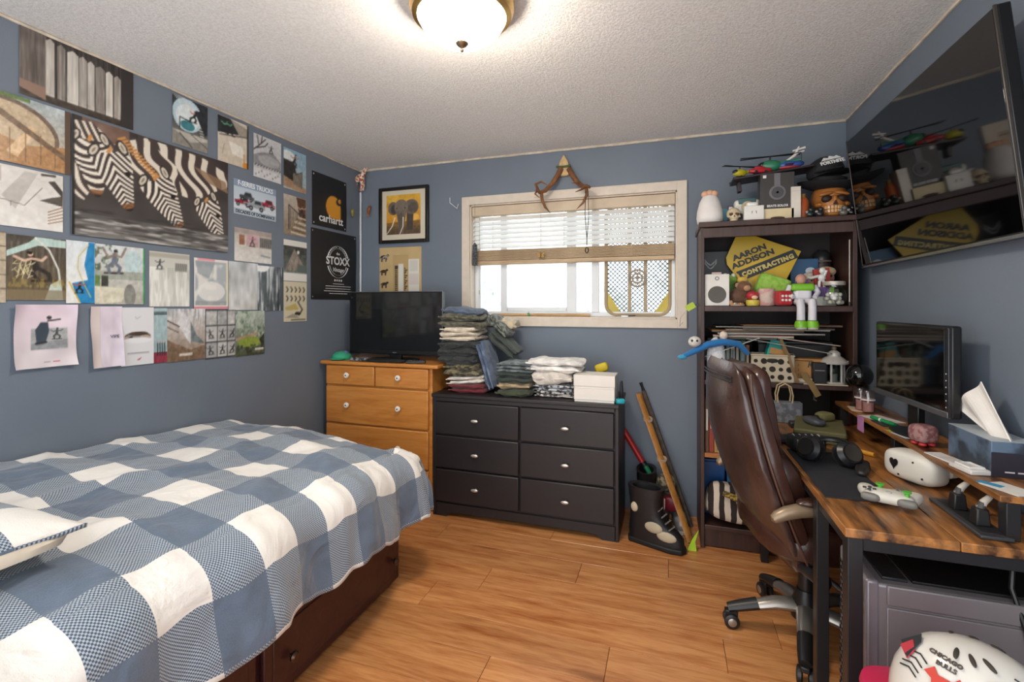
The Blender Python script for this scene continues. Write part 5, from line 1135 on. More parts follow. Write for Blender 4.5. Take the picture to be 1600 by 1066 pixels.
t = at(1241, 2.93, TZ, 'white_tall_box', 'narrow tall white box right of the headphone box', 'box'); box('carton', (0, 0, .087), (.046, .08, .174), mat('#ddd6c9', .45), t, .002); box('lid_line', (0, -.0405, .15), (.046, .001, .001), mat('#a39d92', .5), t, 0)
t = at(1255, 2.94, TZ, 'orange_bottle', 'orange bottle between white box and bronze skull', 'bottle'); MB().lathe([(0, 0), (.024, 0), (.026, .01), (.025, .10), (.014, .12), (.0, .12)], 18).build('body', mat('#b5572a', .4), t); MB().lathe([(0, .12), (.013, .12), (.013, .14), (0, .14)], 14).build('lid', mat('#8d6a2f', .4), t)
t = at(1296, 2.99, TZ, 'bronze_skull', 'bronze skull wearing a black brimmed hat', 'skull'); skull(t, 1.0, ('#a5682f', '#2a1710'))
t = at(1294, 3.0, TZ + .196, 'brimmed_hat', 'black brimmed hat on the bronze skull', 'hat', rot=(R(8), R(4), 0)); HT = mat('#17171a', .75, bump=.15, bs=80)
MB().lathe([(.08, -.03), (.135, -.012), (.15, .01), (.146, .013), (.13, -.004), (.088, -.016), (.084, .035), (.05, .048), (0, .05), (0, .03), (.06, .02), (.08, -.03)], 36, sx=1.0, sy=.95).build('felt', HT, t); MB().lathe([(.086, -.012), (.089, -.01), (.087, .008), (.0845, .008)], 32).build('hat_band', mat('#3a3a3e', .6), t)
t = at(1291, 3.0, TZ + .243, 'snapback_cap', 'black cap with white lettering on top of the hat', 'cap', rot=(R(-6), R(-12), R(12))); 
MB().lathe([(0, 0), (.084, 0), (.09, .02), (.084, .055), (.062, .085), (.03, .1), (0, .104)], 28).build('crown', HT, t); MB().ell((.085, .02, .012), (.06, .055, .008), rot=(0, R(12), 0)).build('strap_loop', HT, t)
MB().ell((-.02, -.075, .012), (.072, .06, .008), rot=(R(14), 0, 0)).build('brim', HT, t); MB().lathe([(0, .1), (.006, .1), (.005, .108), (0, .108)], 10).build('top_button', HT, t)
text('FORTNITE', .026, mat('#e9e9e7', .5), t, (0, -.0885, .046), rot=(R(74), 0, 0), ext=.002, bold=.001); MB().prism([(-.05, 0), (-.03, .02), (-.01, .012), (.0, .026), (.02, .014), (.035, .02), (.05, 0)], .003, (0, -.081, .062), (R(62), 0, 0)).build('white_print', mat('#e9e9e7', .5), t)
for k, (px, lab, c) in enumerate(((1266, 'dark green glass bead ornament left of the bronze skull', '#1f2f2b'), (1281, 'small black and silver ornament before the bronze skull', '#2b2b2e'), (1318, 'small silver ornament right of the bronze skull', '#6a655f'), (1331, 'black bead ornament at the right end of the bookcase top', '#141417'))):
    t = at(px, 2.88, TZ, 'bead_ornament', lab, 'ornament', group='bead ornaments around the bronze skull'); el(t, 'lower_bead', (0, 0, .018), (.02, .016, .018), c, rough=.15); el(t, 'upper_bead', (.004, 0, .042), (.014, .013, .013), c, rough=.15); el(t, 'side_bead', (-.016, -.006, .03), (.008, .008, .008), '#8d8a86', rough=.2)
t = at(1203, 3.0, TZ + .262, 'dark_tray', 'dark tray of toy vehicles resting on the headphone box', 'tray', rot=(0, R(-6), 0)); TRM = mat('#2b2021', .4)
MB().box((0, 0, .006), (.40, .16, .012)).build('base', TRM, t, .003)
box('rim', (0, .078, .014), (.40, .006, .022), TRM, t, .002)
TX = t.location.x
def trz(px, Y): return TZ + .262 + .0125 + .105 * (xat(px, Y) - TX)
for x in (-.16, .05): box('support', (x, .02, -.028), (.02, .05, .056), TRM, t, .003)
def heli(px, Y, z, s, c, lab, rz):
    t = at(px, Y, z, 'toy_helicopter', lab, 'toy helicopter', rz, 'toy vehicles on the tray')
    MB().ell((0, 0, .026 * s), (.04 * s, .022 * s, .022 * s)).tube([(-.03 * s, 0, .03 * s), (-.10 * s, 0, .038 * s)], [.01 * s, .004 * s], 8).build('fuselage', mat(c, .35), t); el(t, 'canopy', (.022 * s, 0, .03 * s), (.02 * s, .018 * s, .014 * s), '#20262b', rough=.1)
    MB().cyl((0, 0, .045 * s), (0, 0, .062 * s), .003 * s, n=8).build('mast', BLP, t)
    for a in (0, 12): MB().box((0, 0, .062 * s), (.20 * s, .012 * s, .0015), (0, 0, R(a))).build('rotor_blade', BLP, t)
    for y in (-.016, .016): MB().tube([(-.025 * s, y * s, .002), (.03 * s, y * s, .002)], .0025 * s, 6).cyl((0, y * s, .002), (0, y * .7 * s, .012 * s), .002 * s, n=6).build('skid', BLP, t)
    MB().box((-.10 * s, .004 * s, .042 * s), (.004, .004, .034 * s)).build('tail_rotor', BLP, t)
heli(1156, 2.945, trz(1156, 2.945), 1.0, '#b9b02a', 'yellow toy helicopter at the left end of the tray', R(200)); heli(1203, 2.965, trz(1203, 2.965), 1.5, '#2d7a5a', 'green toy helicopter in the middle of the tray', R(170))
t = at(1188, 2.935, trz(1188, 2.935), 'toy_car', 'red toy car on the tray', 'toy car', R(8), 'toy vehicles on the tray'); MB().ell((0, 0, .016), (.06, .018, .014), (.6, .7)).ell((-.004, 0, .03), (.03, .015, .012)).build('body', mat('#a8232b', .25), t)
for x in (-.025, .025):
    for y in (-.016, .016): MB().lathe([(0, -.003), (.008, -.003), (.008, .003), (0, .003)], 12, (x, y, .008), (R(90), 0, 0)).build('wheel', BLP, t)
t = at(1232, 2.955, trz(1232, 2.955), 'toy_plane', 'blue and red toy plane with white tail on the tray', 'toy plane', R(-6), 'toy vehicles on the tray'); MB().ell((0, 0, .028), (.075, .02, .022), (.9, .9)).build('body', mat('#2b4c93', .3), t); el(t, 'red_belly', (0, 0, .014), (.06, .018, .014), '#a32b34', rough=.3)
MB().tube([(-.02, 0, .04), (.03, .0, .075), (.05, 0, .12)], [.006, .008, .004], 8).tube([(.03, 0, .08), (.075, .0, .095)], [.006, .004], 8).tube([(.02, 0, .10), (.08, 0, .112)], [.004, .006], 8).build('tail_fin', mat('#dcd8d2', .4), t); box('wing', (0, 0, .02), (.04, .14, .006), mat('#2b4c93', .3), t, .002)
# ================================================================== SHELF 2
S2 = 1.3505
t = at(1119, 2.92, S2, 'speaker_box', 'white box with a dark round speaker print on the second shelf', 'box'); box('carton', (0, 0, .088), (.126, .10, .176), mat('#d9d5ce', .45), t, .002)
MB().lathe([(0, -.002), (.047, -.002), (.047, .002), (0, .002)], 32, (.0, -.051, .062), (R(90), 0, 0)).build('printed_speaker', mat('#57524d', .6), t); MB().tube([(.009 * math.cos(a), -.051, .152 + .009 * math.sin(a)) for a in [2 * math.pi * i / 18 for i in range(18)]], .002, 6, closed=True).build('printed_logo', mat('#55524e', .5), t); box('hang_tab', (.0, 0, .182), (.05, .06, .012), mat('#b79f9c', .5), t, .002)
t = at(1130, 3.16, S2, 'black_box', 'black box with a white fox emblem at the back of the second shelf', 'box'); box('carton', (0, 0, .165), (.235, .08, .33), mat('#191a1c', .4, var=.1), t, .003)
EMB = mat('#dadada', .5)
for q in (-1, 1): MB().tube([(-.075 + dx * q, -.0415, .06 + dz) for dx, dz in ((0, .185), (.018, .2), (.034, .222), (.03, .196), (.02, .184), (.01, .17), (0, .165))], .0042, 6).build('emblem_outline', EMB, t)
# yellow sign
YS = 3.07; sg = thing('yellow_sign', 'yellow sign with black lettering and a black band on the second shelf', 'sign', (xat(1195, YS), YS, S2))
def C5(x, y): p_ = onY(1070 + x / 5.517, 340 + y / 5.517, YS); return (p_.x - sg.location.x, p_.z - S2)
YL = mat('#c9a51c', .4, var=.05)
MB().prism([C5(*q) for q in ((355, 345), (450, 140), (545, 140), (1002, 290), (915, 460), (820, 640), (640, 722), (480, 560), (362, 405))][::-1], .006, (0, .003, 0), (R(90), 0, 0)).build('panel', YL, sg, .001)
MB().prism([C5(*q) for q in ((440, 470), (935, 275), (978, 345), (500, 545))][::-1], .002, (0, -.003, 0), (R(90), 0, 0)).build('black_band', mat('#16140f', .4), sg)
BK = mat('#14120e', .4)
def stext(s, x, y, sz, m, sx=1, sp=1): c = C5(x, y); text(s, sz, m, sg, (c[0], -.0055, c[1]), rot=(R(90), R(-21.5), 0), bold=.0022, sx=sx, space=sp)
stext('AARON', 555, 303, .044, BK, 1.2); stext('ADDISON', 585, 360, .044, BK, 1.2); stext('CONTRACTING', 712, 415, .034, mat('#cbb76a', .4), 1.0, 1.22)
def cube_cushion():
    t = at(1203, 3.0, S2 + .075, 'green_cushion', 'lime green square pixel-patterned cushion leaning on the sign', 'cushion', rot=(0, R(20), 0))
    MB().ell((0, 0, .03), (.082, .04, .065), (.28, .28), 28, 14).build('cover', mat('#86b53c', .75, c2='#9cc455', cs=36, sheen=.2), t)
    MB().tube([(-.078, 0, -.03), (.078, 0, -.03), (.078, 0, .092), (-.078, 0, .092)], .004, 6, closed=True).build('seam', mat('#6c9a2d', .7), t)
cube_cushion()
t = at(1154, 2.935, S2, 'monkey_plush', 'brown plush toy between speaker box and mug', 'plush'); PLM = dict(sheen=.3, bump=.3, var=.2, vs=60)
el(t, 'body', (0, 0, .05), (.055, .04, .05), '#5c3d2a', **PLM); el(t, 'head', (.028, -.01, .105), (.038, .034, .034), '#6b472f', **PLM); el(t, 'muzzle', (.038, -.036, .098), (.02, .014, .016), '#b08763', **PLM); el(t, 'ear', (-.008, -.005, .115), (.012, .006, .014), '#b08763', **PLM); el(t, 'arm', (.045, -.02, .05), (.014, .014, .04), '#5c3d2a', rot=(0, R(30), 0), **PLM); el(t, 'foot', (-.05, -.04, .016), (.018, .022, .016), '#b9927a', **PLM)
t = at(1139, 3.02, S2, 'frog_plush', 'green plush toy behind the brown one', 'plush'); el(t, 'body', (0, 0, .075), (.035, .03, .075), '#5d8a3a', **PLM); el(t, 'head', (.0, -.015, .15), (.042, .03, .028), '#7aa545', **PLM); 
for q in (-1, 1): el(t, 'eye', (.022 * q, -.022, .175), (.013, .012, .013), '#d9dcc8', rough=.3)
t = at(1160, 3.01, S2, 'yellow_plush', 'small yellow plush behind the brown toy', 'plush'); el(t, 'body', (0, 0, .07), (.03, .025, .07), '#cda83e', **PLM); el(t, 'head', (.0, -.005, .145), (.03, .026, .022), '#d9b64e', **PLM)
for q in (-1, 1): el(t, 'ear', (.02 * q, 0, .168), (.007, .006, .02), '#cda83e', rot=(0, R(25) * q, 0), **PLM)
t = at(1176, 2.89, S2, 'candy_jar', 'small round yellow toy jar with red top', 'jar'); MB().lathe([(0, 0), (.03, 0), (.034, .008), (.034, .026), (.03, .032), (0, .032)], 22).build('pot', mat('#c9b54a', .35), t); el(t, 'red_top', (0, 0, .055), (.032, .03, .026), '#b5303a', rough=.4); el(t, 'pale_patch', (.006, -.026, .045), (.016, .008, .012), '#d8b592', rough=.5)
t = at(1197.5, 2.905, S2, 'pink_mug', 'pale pink patterned mug on the second shelf', 'mug', R(-100)); MB().lathe([(0, 0), (.036, 0), (.041, .006), (.042, .088), (.044, .093), (.039, .093), (.037, .012), (0, .01)], 26).build('cup', mat('#d5c0b3', .3, c2='#cf9a95', cs=32), t); MB().tube([(-.04, 0, .075), (-.062, 0, .07), (-.066, 0, .045), (-.058, 0, .025), (-.04, 0, .02)], .006, 8).build('mug_handle', mat('#d5c0b3', .3), t)
t = at(1223, 2.89, S2, 'red_die', 'soft red die with white dots on the second shelf', 'die', R(14)); MB().box((0, 0, .041), (.076, .076, .08)).build('cube', mat('#b01f26', .6, sheen=.2), t, .016, seg=4); PW = mat('#e8e4de', .5)
for k in range(6): MB().lathe([(.007, 0), (.006, .0015), (0, .0015)], 12, rot=(R(90), 0, 0)).build('pip', PW, t, loc=(-.018 + .018 * (k % 3), -.0385, .03 + .022 * (k // 3)))
for k in range(2): MB().lathe([(.007, 0), (.006, .0015), (0, .0015)], 12, rot=(0, R(90), 0)).build('pip', PW, t, loc=(.0385, -.015 + .03 * k, .03 + .022 * k))
# generic jointed toy figure seated on the shelf edge
t = at(1253, 2.90, S2, 'toy_figure', 'white and lime jointed toy figure sitting on the shelf edge', 'toy'); TWH = mat('#d9d6dc', .35); TLM = mat('#79b82b', .35); TPU = mat('#6a4c94', .35)
box('torso', (0, 0, .062), (.085, .055, .07), TWH, t, .018, seg=3); box('chest_plate', (0, -.004, .098), (.11, .062, .04), TLM, t, .014, seg=3); box('waist', (0, 0, .02), (.06, .05, .024), TPU, t, .008); el(t, 'head', (-.006, -.004, .142), (.026, .024, .028), '#cf9a86', rough=.5)
MB().tube([(-.03, 0, .13), (0, 0, .122), (.03, 0, .13)], .009, 8).build('collar', TPU, t)
for q in (-1, 1):
    MB().tube([(.055 * q, 0, .105), (.072 * q, -.01, .07), (.05 * q, -.04, .045)], [.015, .014, .012], 10).build('arm', TWH, t)
    lgp = MB().tube([(.024 * q, -.01, .02), (.027 * q, -.085, .018), (.026 * q, -.092, -.01), (.026 * q, -.09, -.075)], [.02, .02, .019, .02], 10).build('leg', TWH, t); MB().lathe([(.021, -.115), (.03, -.112), (.03, -.095), (.024, -.078), (.02, -.078)], 18, (.026 * q, -.092, 0)).build('boot', TLM, lgp); MB().ell((.026 * q, -.10, -.118), (.025, .032, .01)).build('boot_sole', mat('#b9b6a8', .5), lgp)
t = at(1279, 2.96, S2, 'purple_box', 'purple and lime box behind the toy figure', 'box'); box('carton', (0, 0, .075), (.13, .05, .05), TPU, t, .003); box('lime_end', (.055, -.001, .075), (.022, .052, .052), TLM, t, .003); box('white_base', (0, 0, .025), (.15, .06, .05), mat('#d6d2cb', .4), t, .003)
t = at(1286, 2.93, S2 + .1005, 'white_figure', 'small white robot figure on the purple box', 'figure'); 
t.location.y = 2.955
MB().tube([(-.012, 0, 0), (-.01, 0, .03), (0, 0, .04), (.01, 0, .03), (.014, 0, 0)], .008, 8).ell((0, 0, .05), (.018, .012, .02)).tube([(-.015, 0, .06), (-.05, -.005, .05), (-.07, -.005, .055)], [.008, .007, .006], 8).tube([(.012, 0, .06), (.02, -.01, .09)], .007, 8).build('body', mat('#dcdcda', .35), t); el(t, 'head', (.004, 0, .088), (.016, .014, .018), '#e2e2e0', rough=.3)
for px, Y, lab, c1, c2, h in ((1269, 3.09, 'grey plush gnome with pale hat on the second shelf', '#8c7361', '#cbbfb0', .19), (1290, 3.07, 'plush gnome with tan hat at the right of the second shelf', '#9a6a4d', '#c9b08a', .22)):
    t = at(px, Y, S2, 'gnome_plush', lab, 'plush', group='gnome plushes on the second shelf'); el(t, 'body', (0, 0, h * .3), (.05, .04, h * .3), c2, **PLM); el(t, 'face', (0, -.02, h * .7), (.036, .03, .036), c1, **PLM); el(t, 'hat', (0, 0, h * .86), (.05, .045, .03), c2, **PLM); el(t, 'nose', (0, -.05, h * .69), (.009, .009, .009), '#c98a70', **PLM)
    for q in (-1, 1): el(t, 'eye', (.014 * q, -.046, h * .74), (.005, .004, .006), '#1d1512', rough=.2)
t = thing('dark_helmet', 'small dark helmet on a tall tin at the back right of the second shelf', 'helmet', (.835, 3.16, S2)); MB().lathe([(0, 0), (.045, 0), (.045, .24), (0, .24)], 20).build('tin', mat('#3a2b25', .5), t); MB().lathe([(.04, .24), (.045, .26), (.042, .295), (.024, .318), (0, .322)], 22).build('dome', mat('#2c2b2c', .3), t); MB().tube([(.044 * math.cos(a), .044 * math.sin(a), .255) for a in [2 * math.pi * i / 20 for i in range(20)]], .006, 6, closed=True).build('rim_band', mat('#77655a', .4), t)
t = at(1255, 3.14, S2, 'blue_box', 'blue box with white splash behind the toy figure', 'box'); box('carton', (0, 0, .135), (.14, .05, .27), mat('#2a567d', .4, var=.2), t, .002); el(t, 'white_splash', (.03, -.026, .2), (.025, .002, .02), '#c3ced6')
t = thing('red_card_box', 'red card box standing behind the glass jar', 'box', (.78, 2.975, S2 + .006), rot=(0, R(-6), 0)); box('carton', (.03, .03, .13), (.075, .03, .13), mat('#a8322c', .45), t, .002); box('pale_print', (.03, .014, .15), (.03, .002, .03), mat('#d9b9a9', .5), t, 0); box('foot', (.03, .03, .036), (.05, .03, .06), mat('#7d2622', .5), t)
t = at(1303, 2.915, S2, 'glass_jar', 'round glass jar of white balls at the right end of the second shelf', 'jar'); MB().lathe([(0, .003), (.05, .003), (.062, .015), (.066, .05), (.06, .085), (.046, .1), (.046, .108)], 28).build('glass', glass_mat('#eef2ee', .12), t); MB().lathe([(0, .108), (.05, .108), (.052, .114), (.05, .128), (.0, .130)], 24).build('lid', mat('#c3bcb0', .35, metal=.3), t)
q_ = random.Random(3); ball = None
for k in range(26):
    a = q_.uniform(0, 6.28); r_ = .04 * math.sqrt(q_.random()); lz = .018 + .02 * (k // 9)
    if ball is None: ball = MB().ell((0, 0, 0), (.0115, .0115, .0115), nu=12, nv=8).build('ball', mat('#ddd6cc', .5), t, loc=(r_ * math.cos(a), r_ * math.sin(a), lz))
    else: copy_part(ball, t, (r_ * math.cos(a), r_ * math.sin(a), lz))
t = at(1341, 2.93, S2, 'paper_roll', 'striped rolled paper leaning at the right bookcase side', 'roll', rot=(0, R(-8), 0)); t.location.x = .868; t.location.y = 2.99; MB().cyl((0, 0, .004), (0, 0, .13), .014).build('roll', mat('#c9c1b3', .6), t); MB().cyl((0, 0, .09), (0, 0, .11), .0146).build('dark_band', mat('#3c3833', .6), t)
t = at(1318, 3.05, S2, 'thin_rod', 'thin pale rod standing upright at the right front of the second shelf', 'rod'); t.location.x = .882; t.location.y = 2.866; MB().cyl((0, 0, 0), (0, 0, .34), .003, n=8).build('shaft', mat('#b9b5ac', .4), t); MB().cyl((0, 0, 0), (0, 0, .02), .005, n=8).build('ferrule', BLP, t)
t = at(1127, 2.885, S2, 'trinket_bowl', 'low dish of tiny coloured trinkets on the second shelf', 'dish'); t.location.x = xat(1152, 2.875); t.location.y = 2.872; MB().lathe([(0, .0), (.035, 0), (.04, .008), (.036, .008), (.0, .003)], 20, sx=1, sy=.45).build('dish', mat('#b59a7c', .5), t)
for k in range(6): el(t, 'trinket', (-.024 + .01 * k, .004 * (-1) ** k, .011), (.006, .006, .006), ('#c98a5b', '#d9c7b0', '#4f9a9f', '#b05a4d', '#d6b25c', '#7d5a48')[k], rough=.4)
# lime tag on a string at the left shelf edge
t = thing('lime_tag', 'lime paper tag on a wire at the left edge of the bookcase', 'tag', (.135, 2.87, 1.345)); MB().box((-.02, 0, 0), (.05, .003, .035), (0, R(-32), 0)).build('paper', mat('#a9bf3a', .6), t); MB().tube([(-.03, 0, -.01), (-.07, .06, -.06), (-.075, .2, -.12), (-.05, .37, -.10)], .0012, 5).build('wire', mat('#b9b9b4', .4), t); box('clip', (.017, .012, .01), (.024, .006, .012), BLP, t, .001)
# ================================================================== SHELF 3
S3 = .9365
bcol = ['#2b3a4d', '#3d3f44', '#9a9a96', '#20262e', '#55606b', '#2f5d6b', '#c9c4b8', '#1f1f23', '#4a7d5a', '#8a5a3c']
x = .19
for k, (w, h) in enumerate(((.022, .21), (.03, .225), (.018, .2), (.026, .22), (.02, .215), (.028, .225), (.022, .2), (.024, .22), (.03, .215), (.02, .19))):
    names = ('navy', 'charcoal', 'pale grey', 'dark slate', 'blue-grey', 'teal', 'cream', 'black', 'green', 'brown')
    t = thing('book', f'{names[k]} spined book in the upright row of the third shelf', 'book', (x + w / 2, 3.09, S3), group='upright books on the third shelf'); box('cover', (0, 0, h / 2), (w - .001, .15, h), mat(bcol[k], .5), t, .002); box('spine_title', (0, -.0755, h * .62), (w * .5, .001, h * .35), mat('#b9b4a6' if k % 2 else '#7d8791', .5), t, 0); x += w + .001
t = thing('storage_box', 'black storage box at the back of the third shelf', 'box', (.66, 3.10, S3)); box('body', (0, 0, .1), (.36, .20, .20), mat('#1a1a1c', .5), t, .004); box('lid', (0, 0, .2085), (.37, .21, .017), mat('#232326', .4), t, .004)
zz = S3 + .229
MAG = [(.30, '#1e2024', 'black'), (.40, '#a8322f', 'red'), (.5, '#c9c5bc', 'pale grey'), (.52, '#33373c', 'charcoal'), (.46, '#b9803a', 'amber'), (.50, '#dad6cd', 'white'), (.44, '#56372a', 'brown'), (.50, '#2a2c30', 'slate'), (.48, '#b3763c', 'wood-brown')]
for k, (w, c, nm) in enumerate(MAG):
    h = (.010, .012, .006, .008, .011, .005, .009, .006, .008)[k]; cx = (.40, .44, .50, .52, .45, .56, .60, .50, .62)[k]
    t = thing('magazine', f'{nm} magazine or folder lying flat in the stack on the third shelf', 'magazine', (cx, 2.995 + .01 * (k % 3), zz), R((2, -3, 4, -2, 3, -4, 2, -1, 3)[k]), 'magazines stacked flat on the third shelf')
    box('cover', (0, 0, h - .0008), (w, .24, .0016), mat(c, .4), t, 0); box('pages', (0, 0, (h - .0016) / 2), (w - .004, .236, h - .0017), mat('#a49d91' if k % 2 else '#4f4a45', .7), t, 0); zz += h + .0006
for k, (x0, z0, ln, an_, c, lab) in enumerate(((.33, S3 + .185, .30, -22, '#9aa0a6', 'silver folder leaning forward on the left of the third shelf'), (.60, S3 + .20, .42, 10, '#4d4339', 'brown folder drooping over the third shelf'), (.70, S3 + .222, .30, 7, '#b9a08c', 'beige envelope drooping from the magazine stack'))):
    t = thing('folder', lab, 'folder', (x0, 2.875 + .012 * k, z0), rot=(0, R(an_), 0), group='loose folders on the third shelf'); box('sheet', (0, 0, 0), (ln, .03, .004), mat(c, .4, metal=.3 if k == 0 else 0), t, .001); box('paper_edge', (0, -.0155, -.001), (ln * .96, .001, .0016), mat('#d6d0c4', .6), t, 0)
# basket with round holes
t = at(1206, 2.93, S3, 'basket', 'beige plastic basket with round holes on the third shelf', 'basket', R(-8)); BSK = mat('#b9ad95', .5, var=.08)
for (cx, cy, dx, dy, rz_) in ((0, -.06, .2, .006, 0), (0, .06, .2, .006, 0), (-.1, 0, .006, .12, 0), (.1, 0, .006, .12, 0)): MB().box((cx, cy, .075), (dx, dy, .14), None, 1.0).build('side', BSK, t, .002)
box('bottom', (0, 0, .004), (.19, .11, .008), BSK, t, .002); MB().tube([(-.103, -.063, .146), (.103, -.063, .146), (.103, .063, .146), (-.103, .063, .146)], .005, 6, closed=True).build('rim', BSK, t)
for i in range(5):
    for j in range(3):
        rr_ = .015 if (i + j) % 2 else .010; MB().lathe([(0, 0), (rr_ * .8, 0), (rr_ * .85, .001), (rr_, .001), (rr_ * 1.06, 0)], 14, (-.08 + .04 * i, -.0632, .03 + .042 * j), (R(90), 0, 0)).build('hole', mat('#3c342a', .7), t)
MB().ell((0, -.064, .118), (.026, .003, .011), (.6, .6)).build('hand_hole', mat('#1d1915', .7), t)
t = at(1198, 2.93, S3 + .009, 'teal_carton', 'bright teal carton sticking out of the basket', 'box', rot=(0, R(14), R(6))); box('carton', (0, 0, .115), (.08, .05, .21), mat('#2b9a92', .4), t, .003); box('kraft_flap', (.006, -.028, .16), (.075, .003, .035), mat('#b5854f', .6), t, 0)
t = at(1217, 2.93, S3 + .009, 'cardboard_strip', 'bent brown cardboard strip hanging over the basket', 'cardboard'); 
MB().tube([(-.02, .02, .02), (-.025, .02, .21), (.0, -.03, .225), (.03, -.075, .13), (.05, -.08, .05), (.07, -.085, .0)], .02, 4, flat=.12).build('strip', mat('#8d7353', .6, var=.1), t); box('staple', (.03, -.083, .13), (.012, .002, .003), SCR, t, 0)
t = at(1262, 2.95, S3, 'kraft_carton', 'brown kraft carton with black handwriting on the third shelf', 'box', R(-6)); box('body', (0, 0, .065), (.15, .10, .13), mat('#a87a43', .65, var=.08), t, .002); box('flap', (-.03, -.055, .122), (.09, .012, .003), mat('#a87a43', .65), t, 0, rot=(R(-25), 0, 0)); text('K2', .042, BLP, t, (.015, -.0508, .098), bold=.001, shear=.2)
for k in range(3): text('3', .018, mat('#4b3015', .6), t, (-.05, -.0508, .095 - .026 * k))
t = at(1279, 2.885, S3, 'black_speaker', 'small black speaker standing before the kraft carton', 'speaker'); box('cabinet', (0, 0, .058), (.062, .05, .116), mat('#161517', .45), t, .004); box('front_slot', (0, -.0255, .075), (.046, .002, .004), mat('#8a8785', .4), t, 0); box('grille', (0, -.0255, .035), (.046, .002, .045), mat('#232225', .7), t, 0)
t = at(1303, 2.905, S3, 'lantern', 'white metal lantern with glass panes on the third shelf', 'lantern'); LW = mat('#c6c2bb', .4, metal=.2)
MB().lathe([(0, 0), (.058, 0), (.06, .01), (.05, .016), (0, .016)], 6).build('base', LW, t)
for k in range(6):
    a = R(60 * k); MB().cyl((.046 * math.cos(a), .046 * math.sin(a), .014), (.046 * math.cos(a), .046 * math.sin(a), .112), .005, n=6).build('post', LW, t)
    a2_ = R(60 * k + 30); MB().box((0, 0, 0), (.002, .042, .094)).build('pane', glass_mat('#dfe6e6', .12), t, 0, loc=(.0385 * math.cos(a2_), .0385 * math.sin(a2_), .063), rz=a2_)
MB().lathe([(.064, .11), (.066, .118), (.045, .14), (.03, .15), (.03, .165), (.014, .178), (0, .18)], 18).build('roof', LW, t); MB().lathe([(0, .016), (.016, .016), (.016, .055), (0, .056)], 14).build('candle', mat('#d9d3c5', .5), t)
MB().tube([(-.05 * math.cos(a) + .015, 0, .135 + .012 * math.sin(a) - .01) for a in [math.pi * i / 10 * -1 for i in range(11)]], .0025, 6).build('carry_handle', LW, t); el(t, 'top_knob', (.0, 0, .19), (.012, .012, .014), '#6b5d4c', rough=.4)
t = at(1270, 2.86, S3, 'bent_cardboard', 'bent cardboard strip drooping over the edge of the third shelf', 'cardboard'); t.location.y = 2.848
MB().tube([(-.035, .035, .06), (-.03, .012, .03), (-.015, -.008, .012), (.0, -.014, -.02), (.018, -.02, -.055)], .018, 4, flat=.1).build('strip', mat('#8a7149', .6, var=.1), t); MB().tube([(.0, -.012, -.03), (.0, -.008, -.075), (.012, -.008, -.08)], .004, 6).build('metal_hook', mat('#9a9894', .3, metal=.8), t)
t = at(1300, 2.98, S3, 'silver_ball', 'crumpled silver ball behind the lantern', 'ball'); MB().ell((0, 0, .06), (.05, .045, .06), nz=.008, ns=25).build('foil', mat('#a09a92', .35, metal=.5, var=.2), t); MB().lathe([(.01, .118), (.008, .128), (0, .13)], 10).build('neck', SCR, t)
t = at(1330, 2.87, S3, 'green_tray', 'flat dark green tray under the lantern edge of the third shelf', 'tray'); t.location.y = 2.86; t.location.x = .80
box('tray', (0, .0, .004), (.14, .018, .008), mat('#3a4536', .5), t, .002); box('pale_ruler', (-.03, -.012, .004), (.2, .005, .006), mat('#c6b89f', .5), t, 0)
t = at(1253, 2.875, S3, 'paper_tube', 'short cream paper tube lying on the third shelf edge', 'tube'); MB().cyl((-.05, 0, .015), (.045, 0, .015), .0145).build('tube', mat('#cabfa8', .5), t); MB().cyl((-.056, 0, .015), (-.05, 0, .015), .015).build('end_cap', mat('#8b8577', .5), t)
# blue plush hugging the left side
t = thing('blue_plush', 'blue and white long-armed plush hanging at the left of the third shelf', 'plush', (.21, 2.885, S3))
BLU = mat('#1d6fb0', .8, sheen=.3, bump=.3); el(t, 'body', (.04, 0, .12), (.05, .03, .12), '#cfd3d6', **PLM)
MB().tube([(-.13, -.075, .135), (-.07, -.07, .165), (.0, -.045, .20), (.07, -.04, .215), (.15, -.03, .205), (.20, -.02, .15)], [.014, .017, .02, .02, .018, .012], 10).build('blue_arms', BLU, t); el(t, 'head', (-.075, -.072, .215), (.034, .03, .03), '#d6d2cc', **PLM); el(t, 'hand', (-.14, -.078, .128), (.026, .016, .014), '#2f93b8', **PLM); el(t, 'tail_tuft', (.075, -.035, .25), (.022, .02, .024), '#d9c9bb', **PLM)
for q in (-.012, .014): el(t, 'eye', (-.078 + q, -.099, .222), (.006, .005, .007), '#1d1d20', rough=.2)
# ================================================================== SHELF 4 and below
S4 = .5305; x = .192
for k, (w, h, c, nm) in enumerate(((.02, .30, '#6a4a33', 'brown'), (.026, .33, '#8f3a2c', 'brick red'), (.016, .31, '#b08a4c', 'mustard'), (.022, .34, '#c9bfae', 'cream'), (.018, .32, '#3f4a58', 'slate'), (.024, .33, '#d06a3f', 'orange'), (.02, .30, '#b5392f', 'scarlet'), (.022, .32, '#d9d2c4', 'white'), (.018, .31, '#2f4a66', 'blue'), (.02, .33, '#7d2f2a', 'maroon'), (.024, .3, '#4f5a4a', 'moss green'), (.02, .32, '#8a7a62', 'khaki'), (.026, .31, '#30343c', 'black'))):
    t = thing('book', f'tall {nm} book in the row of the fourth shelf', 'book', (x + w / 2, 2.985, S4), group='upright books on the fourth shelf'); box('cover', (0, 0, h / 2), (w - .001, .22, h), mat(c, .5), t, .002); box('spine_title', (0, -.1105, h * .6), (w * .45, .001, h * .4), mat('#c9b98f' if k % 2 else '#d6d2c8', .5), t, 0); x += w + .001
S5 = .1305
